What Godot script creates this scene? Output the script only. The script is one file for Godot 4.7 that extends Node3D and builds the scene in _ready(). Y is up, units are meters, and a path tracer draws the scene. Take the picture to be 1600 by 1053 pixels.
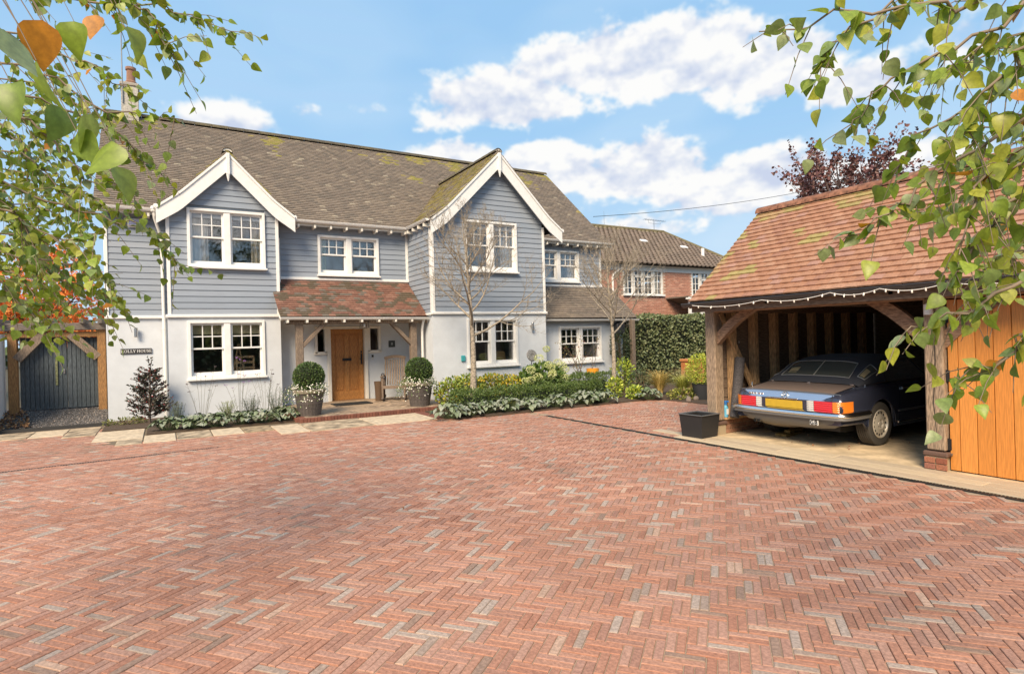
extends Node3D

var rng := RandomNumberGenerator.new()
var names := {}
var T := {}
var MT := {}
const EYE := Vector3(0, 1.7, 0)

class Geo:
	var v := PackedVector3Array()
	var n := PackedVector3Array()
	var ix := PackedInt32Array()
	func tri(a: Vector3, b: Vector3, c: Vector3) -> void:
		var m := (b - a).cross(c - a).normalized()
		var k := v.size()
		v.append_array([a, b, c])
		n.append_array([m, m, m])
		ix.append_array([k, k + 2, k + 1])
	func quad(a: Vector3, b: Vector3, c: Vector3, d: Vector3) -> void:
		var m := (c - a).cross(d - b).normalized()
		var k := v.size()
		v.append_array([a, b, c, d])
		n.append_array([m, m, m, m])
		ix.append_array([k, k + 2, k + 1, k, k + 3, k + 2])
	func hexa(p: Array) -> void: # p0..3 bottom ccw seen from above, p4..7 top
		quad(p[3], p[2], p[1], p[0]); quad(p[4], p[5], p[6], p[7])
		quad(p[0], p[1], p[5], p[4]); quad(p[1], p[2], p[6], p[5])
		quad(p[2], p[3], p[7], p[6]); quad(p[3], p[0], p[4], p[7])
	func box(c: Vector3, s: Vector3, b := Basis.IDENTITY) -> void:
		var h := s / 2
		var p := []
		for y in [-1, 1]:
			for q in [[-1, 1], [1, 1], [1, -1], [-1, -1]]:
				p.append(c + b * Vector3(q[0] * h.x, y * h.y, q[1] * h.z))
		hexa(p)
	func bx(x0: float, x1: float, y0: float, y1: float, z0: float, z1: float) -> void:
		box(Vector3(x0 + x1, y0 + y1, z0 + z1) / 2, Vector3(absf(x1 - x0), absf(y1 - y0), absf(z1 - z0)))
	func cbox(c: Vector3, s: Vector3, ch: float, b := Basis.IDENTITY) -> void: # box with chamfered edges
		var h := s / 2
		var w := func(x: float, y: float, z: float) -> Vector3: return c + b * Vector3(x, y, z)
		var e := h - Vector3(ch, ch, ch)
		for ax in 3:
			var ay := (ax + 1) % 3
			var az := (ax + 2) % 3
			for s1 in [-1.0, 1.0]:
				var q := []
				for k in [[-1, -1], [1, -1], [1, 1], [-1, 1]]:
					var t := Vector3.ZERO
					t[ax] = s1 * h[ax]; t[ay] = k[0] * e[ay]; t[az] = k[1] * e[az]
					q.append(c + b * t)
				if s1 > 0: quad(q[0], q[1], q[2], q[3])
				else: quad(q[3], q[2], q[1], q[0])
				for s2 in [-1.0, 1.0]: # edge along az between +-ax and +-ay
					var r := []
					for k in [-1.0, 1.0]:
						var t1 := Vector3.ZERO
						t1[ax] = s1 * h[ax]; t1[ay] = s2 * e[ay]; t1[az] = k * e[az]
						var t2 := Vector3.ZERO
						t2[ax] = s1 * e[ax]; t2[ay] = s2 * h[ay]; t2[az] = k * e[az]
						r.append(c + b * t1); r.append(c + b * t2)
					if s1 * s2 > 0: quad(r[0], r[1], r[3], r[2])
					else: quad(r[2], r[3], r[1], r[0])
		for sx in [-1.0, 1.0]:
			for sy in [-1.0, 1.0]:
				for sz in [-1.0, 1.0]:
					var a := c + b * Vector3(sx * h.x, sy * e.y, sz * e.z)
					var d := c + b * Vector3(sx * e.x, sy * h.y, sz * e.z)
					var f := c + b * Vector3(sx * e.x, sy * e.y, sz * h.z)
					if sx * sy * sz > 0: tri(a, d, f)
					else: tri(f, d, a)
	func beam(a: Vector3, z: Vector3, w: float, d: float, ch := 0.0, side := Vector3.UP) -> void: # bar from a to z, w across side x dir, d along side
		var y := (z - a).normalized()
		var x := y.cross(side).normalized()
		var q := x.cross(y).normalized()
		var b := Basis(x, y, q)
		if ch > 0: cbox((a + z) / 2, Vector3(w, a.distance_to(z), d), ch, b)
		else: box((a + z) / 2, Vector3(w, a.distance_to(z), d), b)
	func prism(poly: PackedVector2Array, t: Transform3D, depth: float) -> void: # ccw polygon in local xy, from z 0 to depth
		var p := poly
		if Geometry2D.is_polygon_clockwise(p): p.reverse()
		var tr := Geometry2D.triangulate_polygon(p)
		for i in range(0, tr.size(), 3):
			var a := p[tr[i]]; var b := p[tr[i + 1]]; var c := p[tr[i + 2]]
			if (b - a).cross(c - a) < 0:
				var s := b; b = c; c = s
			tri(t * Vector3(a.x, a.y, depth), t * Vector3(b.x, b.y, depth), t * Vector3(c.x, c.y, depth))
			tri(t * Vector3(c.x, c.y, 0), t * Vector3(b.x, b.y, 0), t * Vector3(a.x, a.y, 0))
		for i in p.size():
			var a := p[i]; var b := p[(i + 1) % p.size()]
			quad(t * Vector3(a.x, a.y, 0), t * Vector3(b.x, b.y, 0), t * Vector3(b.x, b.y, depth), t * Vector3(a.x, a.y, depth))
	func grid(rows: Array, flip := false) -> void: # smooth surface through rows of points
		var h := rows.size()
		var w: int = rows[0].size()
		var k := v.size()
		var acc := PackedVector3Array(); acc.resize(h * w)
		for i in h - 1:
			for j in w - 1:
				var a: Vector3 = rows[i][j]; var b: Vector3 = rows[i][j + 1]; var c: Vector3 = rows[i + 1][j + 1]; var d: Vector3 = rows[i + 1][j]
				var m := (c - a).cross(d - b)
				if flip: m = -m
				for q in [[i, j], [i, j + 1], [i + 1, j + 1], [i + 1, j]]: acc[q[0] * w + q[1]] += m
				var o := k + i * w + j
				if flip: ix.append_array([o, o + 1, o + w + 1, o, o + w + 1, o + w])
				else: ix.append_array([o, o + w + 1, o + 1, o, o + w, o + w + 1])
		for i in h:
			for j in w:
				v.append(rows[i][j])
				var m := acc[i * w + j]
				if (rows[i][0] as Vector3).distance_to(rows[i][w - 1]) < 1e-5 and (j == 0 or j == w - 1): m = acc[i * w] + acc[i * w + w - 1]
				n.append(m.normalized())
	func tube(p: Array, r: Array, sides := 6, cap := false) -> void:
		var rows := []
		var side := Vector3.ZERO
		for i in p.size():
			var d: Vector3 = (p[mini(i + 1, p.size() - 1)] - p[maxi(i - 1, 0)]).normalized()
			if side == Vector3.ZERO: side = d.cross(Vector3(0.31, 0.2, 0.93)).normalized()
			side = (side - d * side.dot(d)).normalized()
			var up := d.cross(side)
			var row := PackedVector3Array()
			for j in sides + 1:
				var a := TAU * (j % sides) / sides
				row.append(p[i] + (side * cos(a) + up * sin(a)) * float(r[i]))
			rows.append(row)
		grid(rows)
		if cap:
			for e in [0, p.size() - 1]:
				for j in sides:
					if e: tri(p[e], rows[e][j], rows[e][j + 1])
					else: tri(p[e], rows[e][j + 1], rows[e][j])
	func lathe(prof: Array, t: Transform3D, sides := 24) -> void: # profile of (radius, height) from bottom to top outside, about local y
		for i in prof.size() - 1:
			var rows := []
			for q in [prof[i], prof[i + 1]]:
				var row := PackedVector3Array()
				for j in sides + 1:
					var a := TAU * (j % sides) / sides
					row.append(t * Vector3(q.x * sin(a), q.y, q.x * cos(a)))
				rows.append(row)
			var k := v.size()
			grid(rows)
			if prof[i].x < 1e-4 or prof[i + 1].x < 1e-4: # a disc or cone: its point takes no part in the shading
				var d: Vector2 = prof[i + 1] - prof[i]
				for j in 2 * (sides + 1):
					var a := TAU * ((j % (sides + 1)) % sides) / sides
					n[k + j] = (t.basis * Vector3(d.y * sin(a), -d.x, d.y * cos(a))).normalized()
	func ball(c: Vector3, r: Vector3, sides := 10, rings := 6) -> void:
		var rows := []
		for i in rings + 1:
			var f := PI * (float(i) / rings - 0.5)
			var row := PackedVector3Array()
			for j in sides + 1:
				var a := TAU * (j % sides) / sides
				row.append(c + Vector3(r.x * cos(f) * sin(a), r.y * sin(f), r.z * cos(f) * cos(a)))
			rows.append(row)
		var k := v.size()
		grid(rows)
		for i in range(k, v.size()): n[i] = ((v[i] - c) / (r * r)).normalized()
	func mesh() -> ArrayMesh:
		var a := []
		a.resize(Mesh.ARRAY_MAX)
		a[Mesh.ARRAY_VERTEX] = v; a[Mesh.ARRAY_NORMAL] = n; a[Mesh.ARRAY_INDEX] = ix
		var m := ArrayMesh.new()
		m.add_surface_from_arrays(Mesh.PRIMITIVE_TRIANGLES, a)
		return m

func numbered(s: String) -> String:
	var k: int = names.get(s, 0)
	names[s] = k + 1
	return s if k == 0 else "%s_%03d" % [s, k]

func tag(o: Node3D, label: String, category: String, group := "") -> Node3D:
	o.set_meta("label", label)
	o.set_meta("category", category)
	if group: o.set_meta("group", group)
	return o

func thing(called: String, at: Vector3, label: String, category: String, group := "") -> Node3D:
	var o := Node3D.new()
	o.name = numbered(called)
	add_child(o)
	o.position = at
	return tag(o, label, category, group)

# one named mesh in world coordinates under a thing, a part or the root
func P(called: String, g: Variant, m: Material, parent: Node3D = self, local := false) -> MeshInstance3D:
	var o := MeshInstance3D.new()
	o.name = numbered(called) if parent == self else StringName(called)
	o.mesh = g.mesh() if g is Geo else g
	o.material_override = m
	parent.add_child(o, true)
	if not local and parent != self:
		var q: Node3D = parent
		while q != self:
			o.position -= q.position
			q = q.get_parent()
	return o

func structure(called: String, g: Variant, m: Material) -> MeshInstance3D:
	var o := P(called, g, m)
	o.set_meta("kind", "structure")
	return o

func MM(called: String, mesh: Mesh, m: Material, xf: Array, cols: Array, parent: Node3D = self, local := false) -> MultiMeshInstance3D:
	var mm := MultiMesh.new()
	mm.transform_format = MultiMesh.TRANSFORM_3D
	mm.use_colors = cols.size() > 0
	mm.mesh = mesh
	mm.instance_count = xf.size()
	for i in xf.size():
		mm.set_instance_transform(i, xf[i])
		if cols.size(): mm.set_instance_color(i, cols[i % cols.size()])
	var o := MultiMeshInstance3D.new()
	o.name = numbered(called) if parent == self else StringName(called)
	o.multimesh = mm
	o.material_override = m
	o.set_meta("kind", "stuff")
	parent.add_child(o, true)
	if not local and parent != self:
		var q: Node3D = parent
		while q != self:
			o.position -= q.position
			q = q.get_parent()
	return o

func copy(o: Node3D, at: Vector3, turn: float, size: float, label: String) -> Node3D:
	var c: Node3D = o.duplicate()
	c.name = numbered(String(o.name).rstrip("0123456789_"))
	add_child(c)
	c.position = at
	c.rotation.y = turn
	c.scale = Vector3.ONE * size
	c.set_meta("label", label)
	return c

# pieces of a surface: the ones that show largest become parts, the rest one part of kind stuff. items: [Transform3D, tone index, shade]
func pieces(called: String, items: Array, meshes: Array, tones: Array, mat_opts: Dictionary, parent: Node3D, most: int, area_normal := Vector3.UP, rest_name := "") -> void:
	var order := []
	for i in items.size():
		var t: Transform3D = items[i][0]
		var d := t.origin - EYE
		var f := Vector3(0.5117, 0, -0.8591)
		var dep := d.dot(f)
		var sx := d.dot(Vector3(0.8591, 0, 0.5117)) / maxf(dep, 0.1)
		var sy := d.y / maxf(dep, 0.1)
		var seen := dep > 0.3 and absf(sx) < 0.9 and absf(sy) < 0.6
		var s := absf((t.basis * area_normal).normalized().dot(d.normalized())) / d.length_squared()
		order.append([s if seen else 0.0, i])
	order.sort_custom(func(a, b): return a[0] > b[0] or a[0] == b[0] and a[1] < b[1])
	var mats := []
	for c in tones:
		var o: Dictionary = mat_opts.duplicate()
		mats.append(M((c as Color).linear_to_srgb(), o.get("rough", 0.85), o))
	var vo: Dictionary = mat_opts.duplicate()
	vo["vcol"] = true
	var vm := M(Color.WHITE, vo.get("rough", 0.85), vo)
	var rest := []
	var cols := []
	for k in order.size():
		var it: Array = items[order[k][1]]
		if k < most and order[k][0] > 0:
			var o := MeshInstance3D.new()
			o.name = called
			o.mesh = meshes[k % meshes.size()]
			o.material_override = mats[it[1]]
			parent.add_child(o, true)
			o.transform = it[0]
			o.position -= parent.position
		else:
			rest.append(it[0])
			var c: Color = tones[it[1]]
			cols.append(Color(c.r * it[2], c.g * it[2], c.b * it[2]))
	if rest.size():
		MM(rest_name if rest_name else called + "_field", meshes[0], vm, rest, cols, parent)

func M(col: Color, rough := 0.8, o := {}) -> StandardMaterial3D:
	var m := StandardMaterial3D.new()
	m.albedo_color = col
	m.roughness = rough
	m.metallic = o.get("metal", 0.0)
	if o.has("tex"):
		m.albedo_texture = T[o.tex]
		m.uv1_triplanar = true
		m.uv1_world_triplanar = not o.get("own", false)
		m.uv1_scale = o.get("ts", Vector3.ONE)
	if o.has("bump"):
		m.heightmap_enabled = true
		m.heightmap_texture = T[o.bump]
		m.heightmap_scale = o.get("bs", 0.3)
		m.uv1_triplanar = true
		m.uv1_world_triplanar = not o.get("own", false)
		m.uv1_scale = o.get("ts", Vector3.ONE)
	if o.has("off"): m.uv1_offset = o.off
	if o.get("vcol", false): m.vertex_color_use_as_albedo = true
	if o.has("coat"):
		m.clearcoat_enabled = true
		m.clearcoat = o.coat
		m.clearcoat_roughness = 0.05
	if o.has("back"):
		m.backlight_enabled = true
		m.backlight = o.back
	if o.has("spec"): m.metallic_specular = o.spec
	if o.has("alpha"):
		m.transparency = BaseMaterial3D.TRANSPARENCY_ALPHA
		m.albedo_color.a = o.alpha
	if o.has("rim"):
		m.rim_enabled = true
		m.rim = o.rim
	return m

func NT(freq: float, oct: int, lo: float, hi: float, type := FastNoiseLite.TYPE_SIMPLEX_SMOOTH, s := 1, mid := 0.5) -> NoiseTexture2D:
	var f := FastNoiseLite.new()
	f.seed = s
	f.noise_type = type
	f.frequency = freq
	f.fractal_octaves = oct
	f.fractal_gain = 0.55
	var t := NoiseTexture2D.new()
	t.width = 512; t.height = 512
	t.seamless = true
	t.noise = f
	var g := Gradient.new()
	g.offsets = PackedFloat32Array([0.0, mid, 1.0])
	var md := (lo + hi) / 2
	g.colors = PackedColorArray([Color(lo, lo, lo), Color(md, md, md), Color(hi, hi, hi)])
	t.color_ramp = g
	return t

func textures() -> void:
	T.fine = NT(0.04, 5, 0.72, 1.0, FastNoiseLite.TYPE_SIMPLEX_SMOOTH, 3)
	T.blotch = NT(0.012, 5, 0.74, 1.0, FastNoiseLite.TYPE_SIMPLEX_SMOOTH, 7)
	T.soft = NT(0.008, 4, 0.95, 1.0, FastNoiseLite.TYPE_SIMPLEX_SMOOTH, 9)
	T.grain = NT(0.02, 5, 0.55, 1.0, FastNoiseLite.TYPE_SIMPLEX_SMOOTH, 11)
	T.grain2 = NT(0.02, 5, 0.8, 1.0, FastNoiseLite.TYPE_SIMPLEX_SMOOTH, 12)
	T.rough = NT(0.05, 5, 0.0, 1.0, FastNoiseLite.TYPE_SIMPLEX_SMOOTH, 13)
	T.speck = NT(0.12, 3, 0.6, 1.0, FastNoiseLite.TYPE_CELLULAR, 17)
	T.stain = NT(0.01, 5, 0.35, 1.0, FastNoiseLite.TYPE_SIMPLEX_SMOOTH, 21, 0.35)

func lin(r: float, g: float, b: float) -> Color: # real-world linear base colour as an sRGB colour
	return Color(r, g, b).linear_to_srgb()

func R(a: float, b: float) -> float:
	return rng.randf_range(a, b)

func aim(y: Vector3, spin: float, s := 1.0) -> Basis: # y axis along a direction
	y = y.normalized()
	var x := y.cross(Vector3(0.3, 0.1, 0.95) if absf(y.y) > 0.9 else Vector3.UP).normalized()
	return Basis(x, y, x.cross(y)).rotated(y, spin).scaled(Vector3.ONE * s)

func rdir() -> Vector3:
	var z := R(-1, 1)
	var a := R(0, TAU)
	return Vector3(sqrt(1 - z * z) * cos(a), z, sqrt(1 - z * z) * sin(a))

# a leaf in the xy plane, stalk at the origin, tip up y
func leaf(l: float, w: float, fold := 0.25, curl := 0.15, seg := 4, heart := 0.0, tip := 0.0) -> ArrayMesh:
	var g := Geo.new()
	var rows := []
	for i in seg + 1:
		var t := float(i) / seg
		var ww := w / 2 * pow(sin(PI * pow(t, 0.8 - 0.3 * heart)), 0.75) if i > 0 and i < seg else w * 0.02
		if tip > 0 and i > 0 and i < seg: ww = w / 2 * pow(sin(PI * pow(t, 0.6)), 0.95)
		if heart > 0 and i == 0: ww = w * 0.25
		var z := -curl * l * t * t
		rows.append(PackedVector3Array([Vector3(-ww, t * l - heart * 0.1 * l * float(i == 0), z + ww * fold), Vector3(0, t * l, z), Vector3(ww, t * l - heart * 0.1 * l * float(i == 0), z + ww * fold)]))
	g.grid(rows)
	return g.mesh()

func dirof(az: float, el: float) -> Vector3:
	var a := deg_to_rad(az); var e := deg_to_rad(el)
	return Vector3(sin(a) * cos(e), sin(e), -cos(a) * cos(e))

func sky_image() -> ImageTexture:
	var w := 3072; var h := 1536
	var f := FastNoiseLite.new()
	f.seed = 5; f.noise_type = FastNoiseLite.TYPE_SIMPLEX_SMOOTH; f.frequency = 1.0
	f.fractal_octaves = 6; f.fractal_gain = 0.52
	var f2 := FastNoiseLite.new()
	f2.seed = 15; f2.noise_type = FastNoiseLite.TYPE_SIMPLEX_SMOOTH; f2.frequency = 1.0; f2.fractal_octaves = 3
	# heaps of cloud: azimuth, elevation, half width, half height, weight
	var heaps := [[31, 21.5, 9, 3.0, 1.0], [40, 24, 8, 3.2, 1.1], [47, 23.5, 8, 3.6, 1.1], [55, 21.5, 7, 3.0, 1.05], [61, 19.5, 5, 2.4, 0.9], [25, 20.5, 4.5, 2, 0.75],
		[5, 18, 4.5, 2.6, 1.0], [0, 17, 4, 2, 0.8], [12, 20, 2.6, 1.2, 0.62], [17, 21, 4, 1.0, 0.6], [22.7, 19.5, 2, 0.8, 0.6],
		[26, 16.5, 5, 2.0, 1.05], [34, 15.5, 6, 2.8, 1.15], [44, 14.5, 7, 3.0, 1.2], [52, 12.5, 7, 3.0, 1.2], [59, 12.5, 6, 2.4, 1.0], [66, 13, 6, 2.4, 0.9], [44, 10, 12, 2.2, 0.7], [70, 20, 6, 2.5, 0.7], [78, 17, 7, 3, 0.9]]
	var q := RandomNumberGenerator.new()
	q.seed = 77
	for i in 46: # the rest of the sky is like the part in view
		var az := 88.0 + 250.0 * i / 46.0
		heaps.append([az + q.randf_range(-6, 6), q.randf_range(9, 30) if i % 3 else q.randf_range(30, 62), q.randf_range(5, 10), q.randf_range(2, 4), q.randf_range(0.7, 1.1)])
	var px := PackedByteArray()
	px.resize(w * h * 3)
	var top := Color(0.475, 0.64, 0.805); var mid := Color(0.55, 0.705, 0.84); var low := Color(0.70, 0.79, 0.86)
	for y in h:
		var el := 90.0 - 180.0 * (y + 0.5) / h
		var row := []
		for b in heaps:
			if absf(el - b[1]) < b[3] * 2.6: row.append(b)
		for x in w:
			var az := 360.0 * (x + 0.5) / w - (360.0 if x >= w / 2 else 0.0)
			var at := (y * w + x) * 3
			if el < -1.0:
				px[at] = 115; px[at + 1] = 110; px[at + 2] = 102
				continue
			var c := mid.lerp(top, clampf((el - 20) / 50.0, 0, 1)) if el > 20 else low.lerp(mid, clampf(el / 20.0, 0, 1))
			var d := dirof(az, el)
			var den := 0.0
			for b in row:
				var da: float = fposmod(az - b[0] + 180.0, 360.0) - 180.0
				da *= cos(deg_to_rad(el)) / b[2]
				if absf(da) > 2.2: continue
				var de: float = (el - b[1]) / (b[3] * (1.25 if el > b[1] else 0.75))
				den = maxf(den, b[4] * exp(-da * da - de * de)) + 0.12 * b[4] * exp(-da * da - de * de)
			var veil := clampf(f2.get_noise_3d(d.x * 3, d.y * 7 + 3, d.z * 3) * 0.5 + 0.12, 0, 0.3) * clampf(1.0 - el / 60.0, 0, 1)
			c = c.lerp(Color(0.82, 0.85, 0.88), veil)
			if den < 0.04:
				px[at] = int(c.r * 255.0 + 0.5); px[at + 1] = int(c.g * 255.0 + 0.5); px[at + 2] = int(c.b * 255.0 + 0.5)
				continue
			var nz := f.get_noise_3d(d.x * 9, d.y * 16, d.z * 9)
			var n2 := f.get_noise_3d(d.x * 26 + 7, d.y * 40, d.z * 26)
			var n3 := f.get_noise_3d(d.x * 70 + 3, d.y * 90, d.z * 70)
			var cov := smoothstep(0.45, 0.76, den + nz * 0.5 + n2 * 0.22 + n3 * 0.09)
			var lit := f.get_noise_3d(d.x * 9 + 0.02, d.y * 16 + 0.35, d.z * 9)
			var sh := clampf(0.80 + (nz - lit) * 1.25 + n2 * 0.5 + n3 * 0.2, 0.0, 1.0)
			var cc := Color(0.70, 0.735, 0.81).lerp(Color(0.875, 0.87, 0.865), sh)
			c = c.lerp(cc, cov * 0.97)
			px[at] = int(c.r * 255.0 + 0.5); px[at + 1] = int(c.g * 255.0 + 0.5); px[at + 2] = int(c.b * 255.0 + 0.5)
	return ImageTexture.create_from_image(Image.create_from_data(w, h, false, Image.FORMAT_RGB8, px))

func camera_and_light() -> void:
	var cam := Camera3D.new()
	cam.name = "camera"
	cam.position = EYE
	cam.rotation = Vector3(deg_to_rad(0.081), deg_to_rad(-30.778), deg_to_rad(-1.55))
	cam.fov = 59.62
	cam.near = 0.05
	cam.far = 900.0
	add_child(cam)
	var env := Environment.new()
	env.background_mode = Environment.BG_SKY
	var sky := Sky.new()
	var sm := PanoramaSkyMaterial.new()
	sm.panorama = sky_image()
	sky.sky_material = sm
	env.sky = sky
	env.background_energy_multiplier = 1.0
	env.tonemap_mode = Environment.TONE_MAPPER_LINEAR
	env.tonemap_exposure = 1.36
	env.sdfgi_enabled = true
	env.ssao_enabled = true
	env.ssil_enabled = true
	var we := WorldEnvironment.new()
	we.name = "world"
	we.environment = env
	add_child(we)
	var sun := DirectionalLight3D.new()
	sun.name = "sun"
	sun.light_energy = 1.5
	sun.light_color = Color(1.0, 0.91, 0.79)
	sun.light_angular_distance = 26.0
	sun.shadow_enabled = true
	add_child(sun)
	sun.look_at_from_position(Vector3(-0.55, 0.66, 0.56), Vector3.ZERO)

var drive: MeshInstance3D

func ground() -> void:
	var g := Geo.new()
	g.bx(-300, 300, -0.3, -0.06, -300, 300)
	structure("ground", g, M(lin(0.10, 0.085, 0.05), 0.95, {"tex": "blotch", "ts": Vector3(0.3, 0.3, 0.3)}))
	g = Geo.new()
	g.bx(-9, 7.07, -0.05, -0.009, -15.9, 6)
	g.bx(7.15, 12.6, -0.05, -0.009, -13.2, -6.86)
	drive = structure("driveway", g, M(lin(0.50, 0.39, 0.28), 0.95, {"tex": "fine", "ts": Vector3(6, 6, 6)}))
	# clay pavers in a double herringbone
	var L := 0.215
	var half := L / 2
	var meshes := []
	for k in 3:
		var b := Geo.new()
		var e := 0.0035
		var w := L - 0.006; var d := L / 4 - 0.0045
		var q := func(x: float, y: float, z: float) -> Vector3: return Vector3(x, y, z)
		var t := []
		var lo := []
		var base := []
		for c in [[-1, 1], [1, 1], [1, -1], [-1, -1]]:
			var jx := R(0.0, 0.003); var jz := R(0, 0.0015)
			t.append(Vector3(c[0] * (w / 2 - e - jx), R(-0.0008, 0.0008), c[1] * (d / 2 - e - jz)))
			lo.append(Vector3(c[0] * (w / 2 - jx * 0.6), -0.003, c[1] * (d / 2 - jz * 0.6)))
			base.append(Vector3(c[0] * w / 2, -0.03, c[1] * d / 2))
		b.quad(t[0], t[1], t[2], t[3])
		for i in 4:
			var j := (i + 1) % 4
			b.quad(lo[i], lo[j], t[j], t[i])
			b.quad(base[i], base[j], lo[j], lo[i])
		meshes.append(b.mesh())
	var tones := [Color(0.53, 0.258, 0.168), Color(0.56, 0.29, 0.195), Color(0.50, 0.232, 0.148), Color(0.57, 0.32, 0.23), Color(0.53, 0.288, 0.208), Color(0.47, 0.242, 0.168),
		Color(0.54, 0.42, 0.34), Color(0.47, 0.345, 0.27), Color(0.64, 0.42, 0.30), Color(0.40, 0.26, 0.19)]
	var pick := [0, 0, 0, 1, 1, 1, 2, 2, 3, 3, 3, 4, 4, 4, 5, 5, 0, 0, 1, 1, 2, 2, 4, 4, 5, 0, 1, 3, 0, 4, 6, 6, 7, 8, 9]
	var dirt := FastNoiseLite.new()
	dirt.seed = 8; dirt.frequency = 0.5; dirt.fractal_octaves = 4
	var items := []
	var rot := Basis(Vector3.UP, deg_to_rad(39.5))
	var seg := func(i: int, j: int) -> Vector3: return Vector3(i * half, 0, j * half)
	for i in range(-190, 190):
		for j in range(-190, 190):
			var k := posmod(i - j, 4)
			if k != 0 and k != 3: continue
			var horiz := k == 0
			var c := Vector3((i + (1.0 if horiz else 0.5)) * half, 0, (j + (0.5 if horiz else 1.0)) * half)
			for s in [-1.0, 1.0]:
				var off := Vector3(0, 0, s * L / 8) if horiz else Vector3(s * L / 8, 0, 0)
				var p: Vector3 = rot * (c + off) + Vector3(3, 0, -5)
				var left := p.x > -8.9 and p.x < 7.03 and p.z > -15.2 and p.z < 1.0 and (p.z > -12.6 or p.x < -0.9 and p.x > -4.5)
				var right := p.x > 7.2 and p.x < 12.2 and p.z < -6.9 and p.z > -12.3
				if not (left or right): continue
				var az := rad_to_deg(atan2(p.x, -p.z))
				if az < -24 or az > 84 or p.z > -0.7: continue
				var b := rot
				if not horiz: b = b * Basis(Vector3.UP, PI / 2)
				b = b * Basis(Vector3.UP, R(-0.012, 0.012)) * Basis(Vector3.RIGHT, R(-0.012, 0.012)) * Basis(Vector3.BACK, R(-0.005, 0.005))
				p.y = R(-0.002, 0.0015) + 0.006 * dirt.get_noise_2d(p.x * 0.6 + 50, p.z * 0.6)
				items.append([Transform3D(b, p), pick[rng.randi() % pick.size()], R(0.86, 1.03) * (1.0 + 0.16 * dirt.get_noise_2d(p.x, p.z))])
	pieces("brick", items, meshes, tones, {"rough": 0.85, "tex": "blotch", "ts": Vector3(5, 5, 5), "bump": "rough", "bs": 0.12}, drive, 300)
	# sandstone slabs along the front of the house
	g = Geo.new()
	g.bx(-3.6, 5.95, -0.05, -0.004, -15.7, -12.0)
	var path := structure("path", g, M(lin(0.22, 0.17, 0.11), 0.95, {"tex": "fine", "ts": Vector3(5, 5, 5)}))
	var quads := [[-2.95, -15.62, -2.31, -14.62], [-2.29, -15.56, -1.73, -14.6], [-1.71, -15.56, -1.17, -14.15], [-1.15, -14.52, -0.35, -13.08], [-0.75, -13.06, -0.35, -12.33], [-0.33, -13.34, 0.18, -12.33],
		[0.2, -13.36, 0.78, -12.38], [0.8, -13.33, 1.33, -12.4], [1.35, -13.2, 1.87, -12.42], [1.89, -13.03, 2.42, -11.75], [2.44, -12.99, 3.68, -11.7], [3.7, -12.95, 5.03, -11.65], [-3.6, -15.62, -2.97, -14.66]]
	var sm := [M(lin(0.70, 0.55, 0.37), 0.8, {"tex": "stain", "ts": Vector3(0.55, 0.55, 0.55), "bump": "rough", "bs": 0.15}), M(lin(0.74, 0.60, 0.42), 0.8, {"tex": "blotch", "ts": Vector3(0.9, 0.9, 0.9), "bump": "rough", "bs": 0.15}),
		M(lin(0.58, 0.44, 0.27), 0.8, {"tex": "stain", "ts": Vector3(0.8, 0.8, 0.8), "bump": "rough", "bs": 0.15})]
	var k2 := 0
	for q in quads:
		g = Geo.new()
		g.cbox(Vector3((q[0] + q[2]) / 2, -0.012 + R(-0.002, 0.002), (q[1] + q[3]) / 2), Vector3(q[2] - q[0], 0.05, q[3] - q[1]), 0.006)
		P("slab", g, sm[k2 % 3 if k2 > 5 and k2 < 9 else (1 if k2 % 2 else 0)], path)
		k2 += 1
	# a row of bricks on edge beside the slabs by the porch
	var bm := M(lin(0.24, 0.09, 0.06), 0.85, {"tex": "blotch", "ts": Vector3(5, 5, 5)})
	for i in 22:
		g = Geo.new()
		g.cbox(Vector3(5.16, -0.008, -11.72 - i * 0.068), Vector3(0.21, 0.04, 0.062), 0.005)
		P("brick", g, bm, path)
	# slot drains
	g = Geo.new()
	g.bx(7.07, 7.15, -0.05, 0.001, -10.6, 3.0)
	var dr := P("drain_channel", g, M(lin(0.02, 0.02, 0.02), 0.6))
	tag(dr, "long dark slot drain running in front of the carport", "drain")
	var bars := []
	for i in 420: bars.append(Transform3D(Basis.IDENTITY, Vector3(7.11, 0.003, 2.9 - i * 0.032)))
	var bar := Geo.new()
	bar.box(Vector3.ZERO, Vector3(0.075, 0.006, 0.018))
	MM("grating", bar.mesh(), M(lin(0.05, 0.05, 0.05), 0.5, {"metal": 0.6}), bars, [], dr)
	g = Geo.new()
	g.bx(-2.6, 2.3, -0.05, 0.001, -11.05, -10.97)
	dr = P("drain_channel", g, M(lin(0.06, 0.045, 0.035), 0.8))
	dr.rotation.y = 0.07
	dr.position = Vector3(-0.75, 0, 0.12)
	tag(dr, "narrow gritty drain channel across the brick drive facing the house", "drain")
	bars = []
	for i in 150: bars.append(Transform3D(Basis.IDENTITY, Vector3(-2.58 + i * 0.0325, 0.003, -11.01)))
	bar = Geo.new()
	bar.box(Vector3.ZERO, Vector3(0.016, 0.006, 0.07))
	MM("grating", bar.mesh(), M(lin(0.22, 0.13, 0.1), 0.7), bars, [], dr, true)
	# planting beds
	var soil := M(lin(0.115, 0.078, 0.05), 0.98, {"tex": "fine", "ts": Vector3(3, 3, 3), "bump": "rough", "bs": 0.5})
	g = Geo.new()
	g.bx(-1.1, 2.46, -0.05, 0.03, -16.4, -14.56)
	g.bx(-0.3, 2.46, -0.05, 0.031, -14.56, -13.42)
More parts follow.
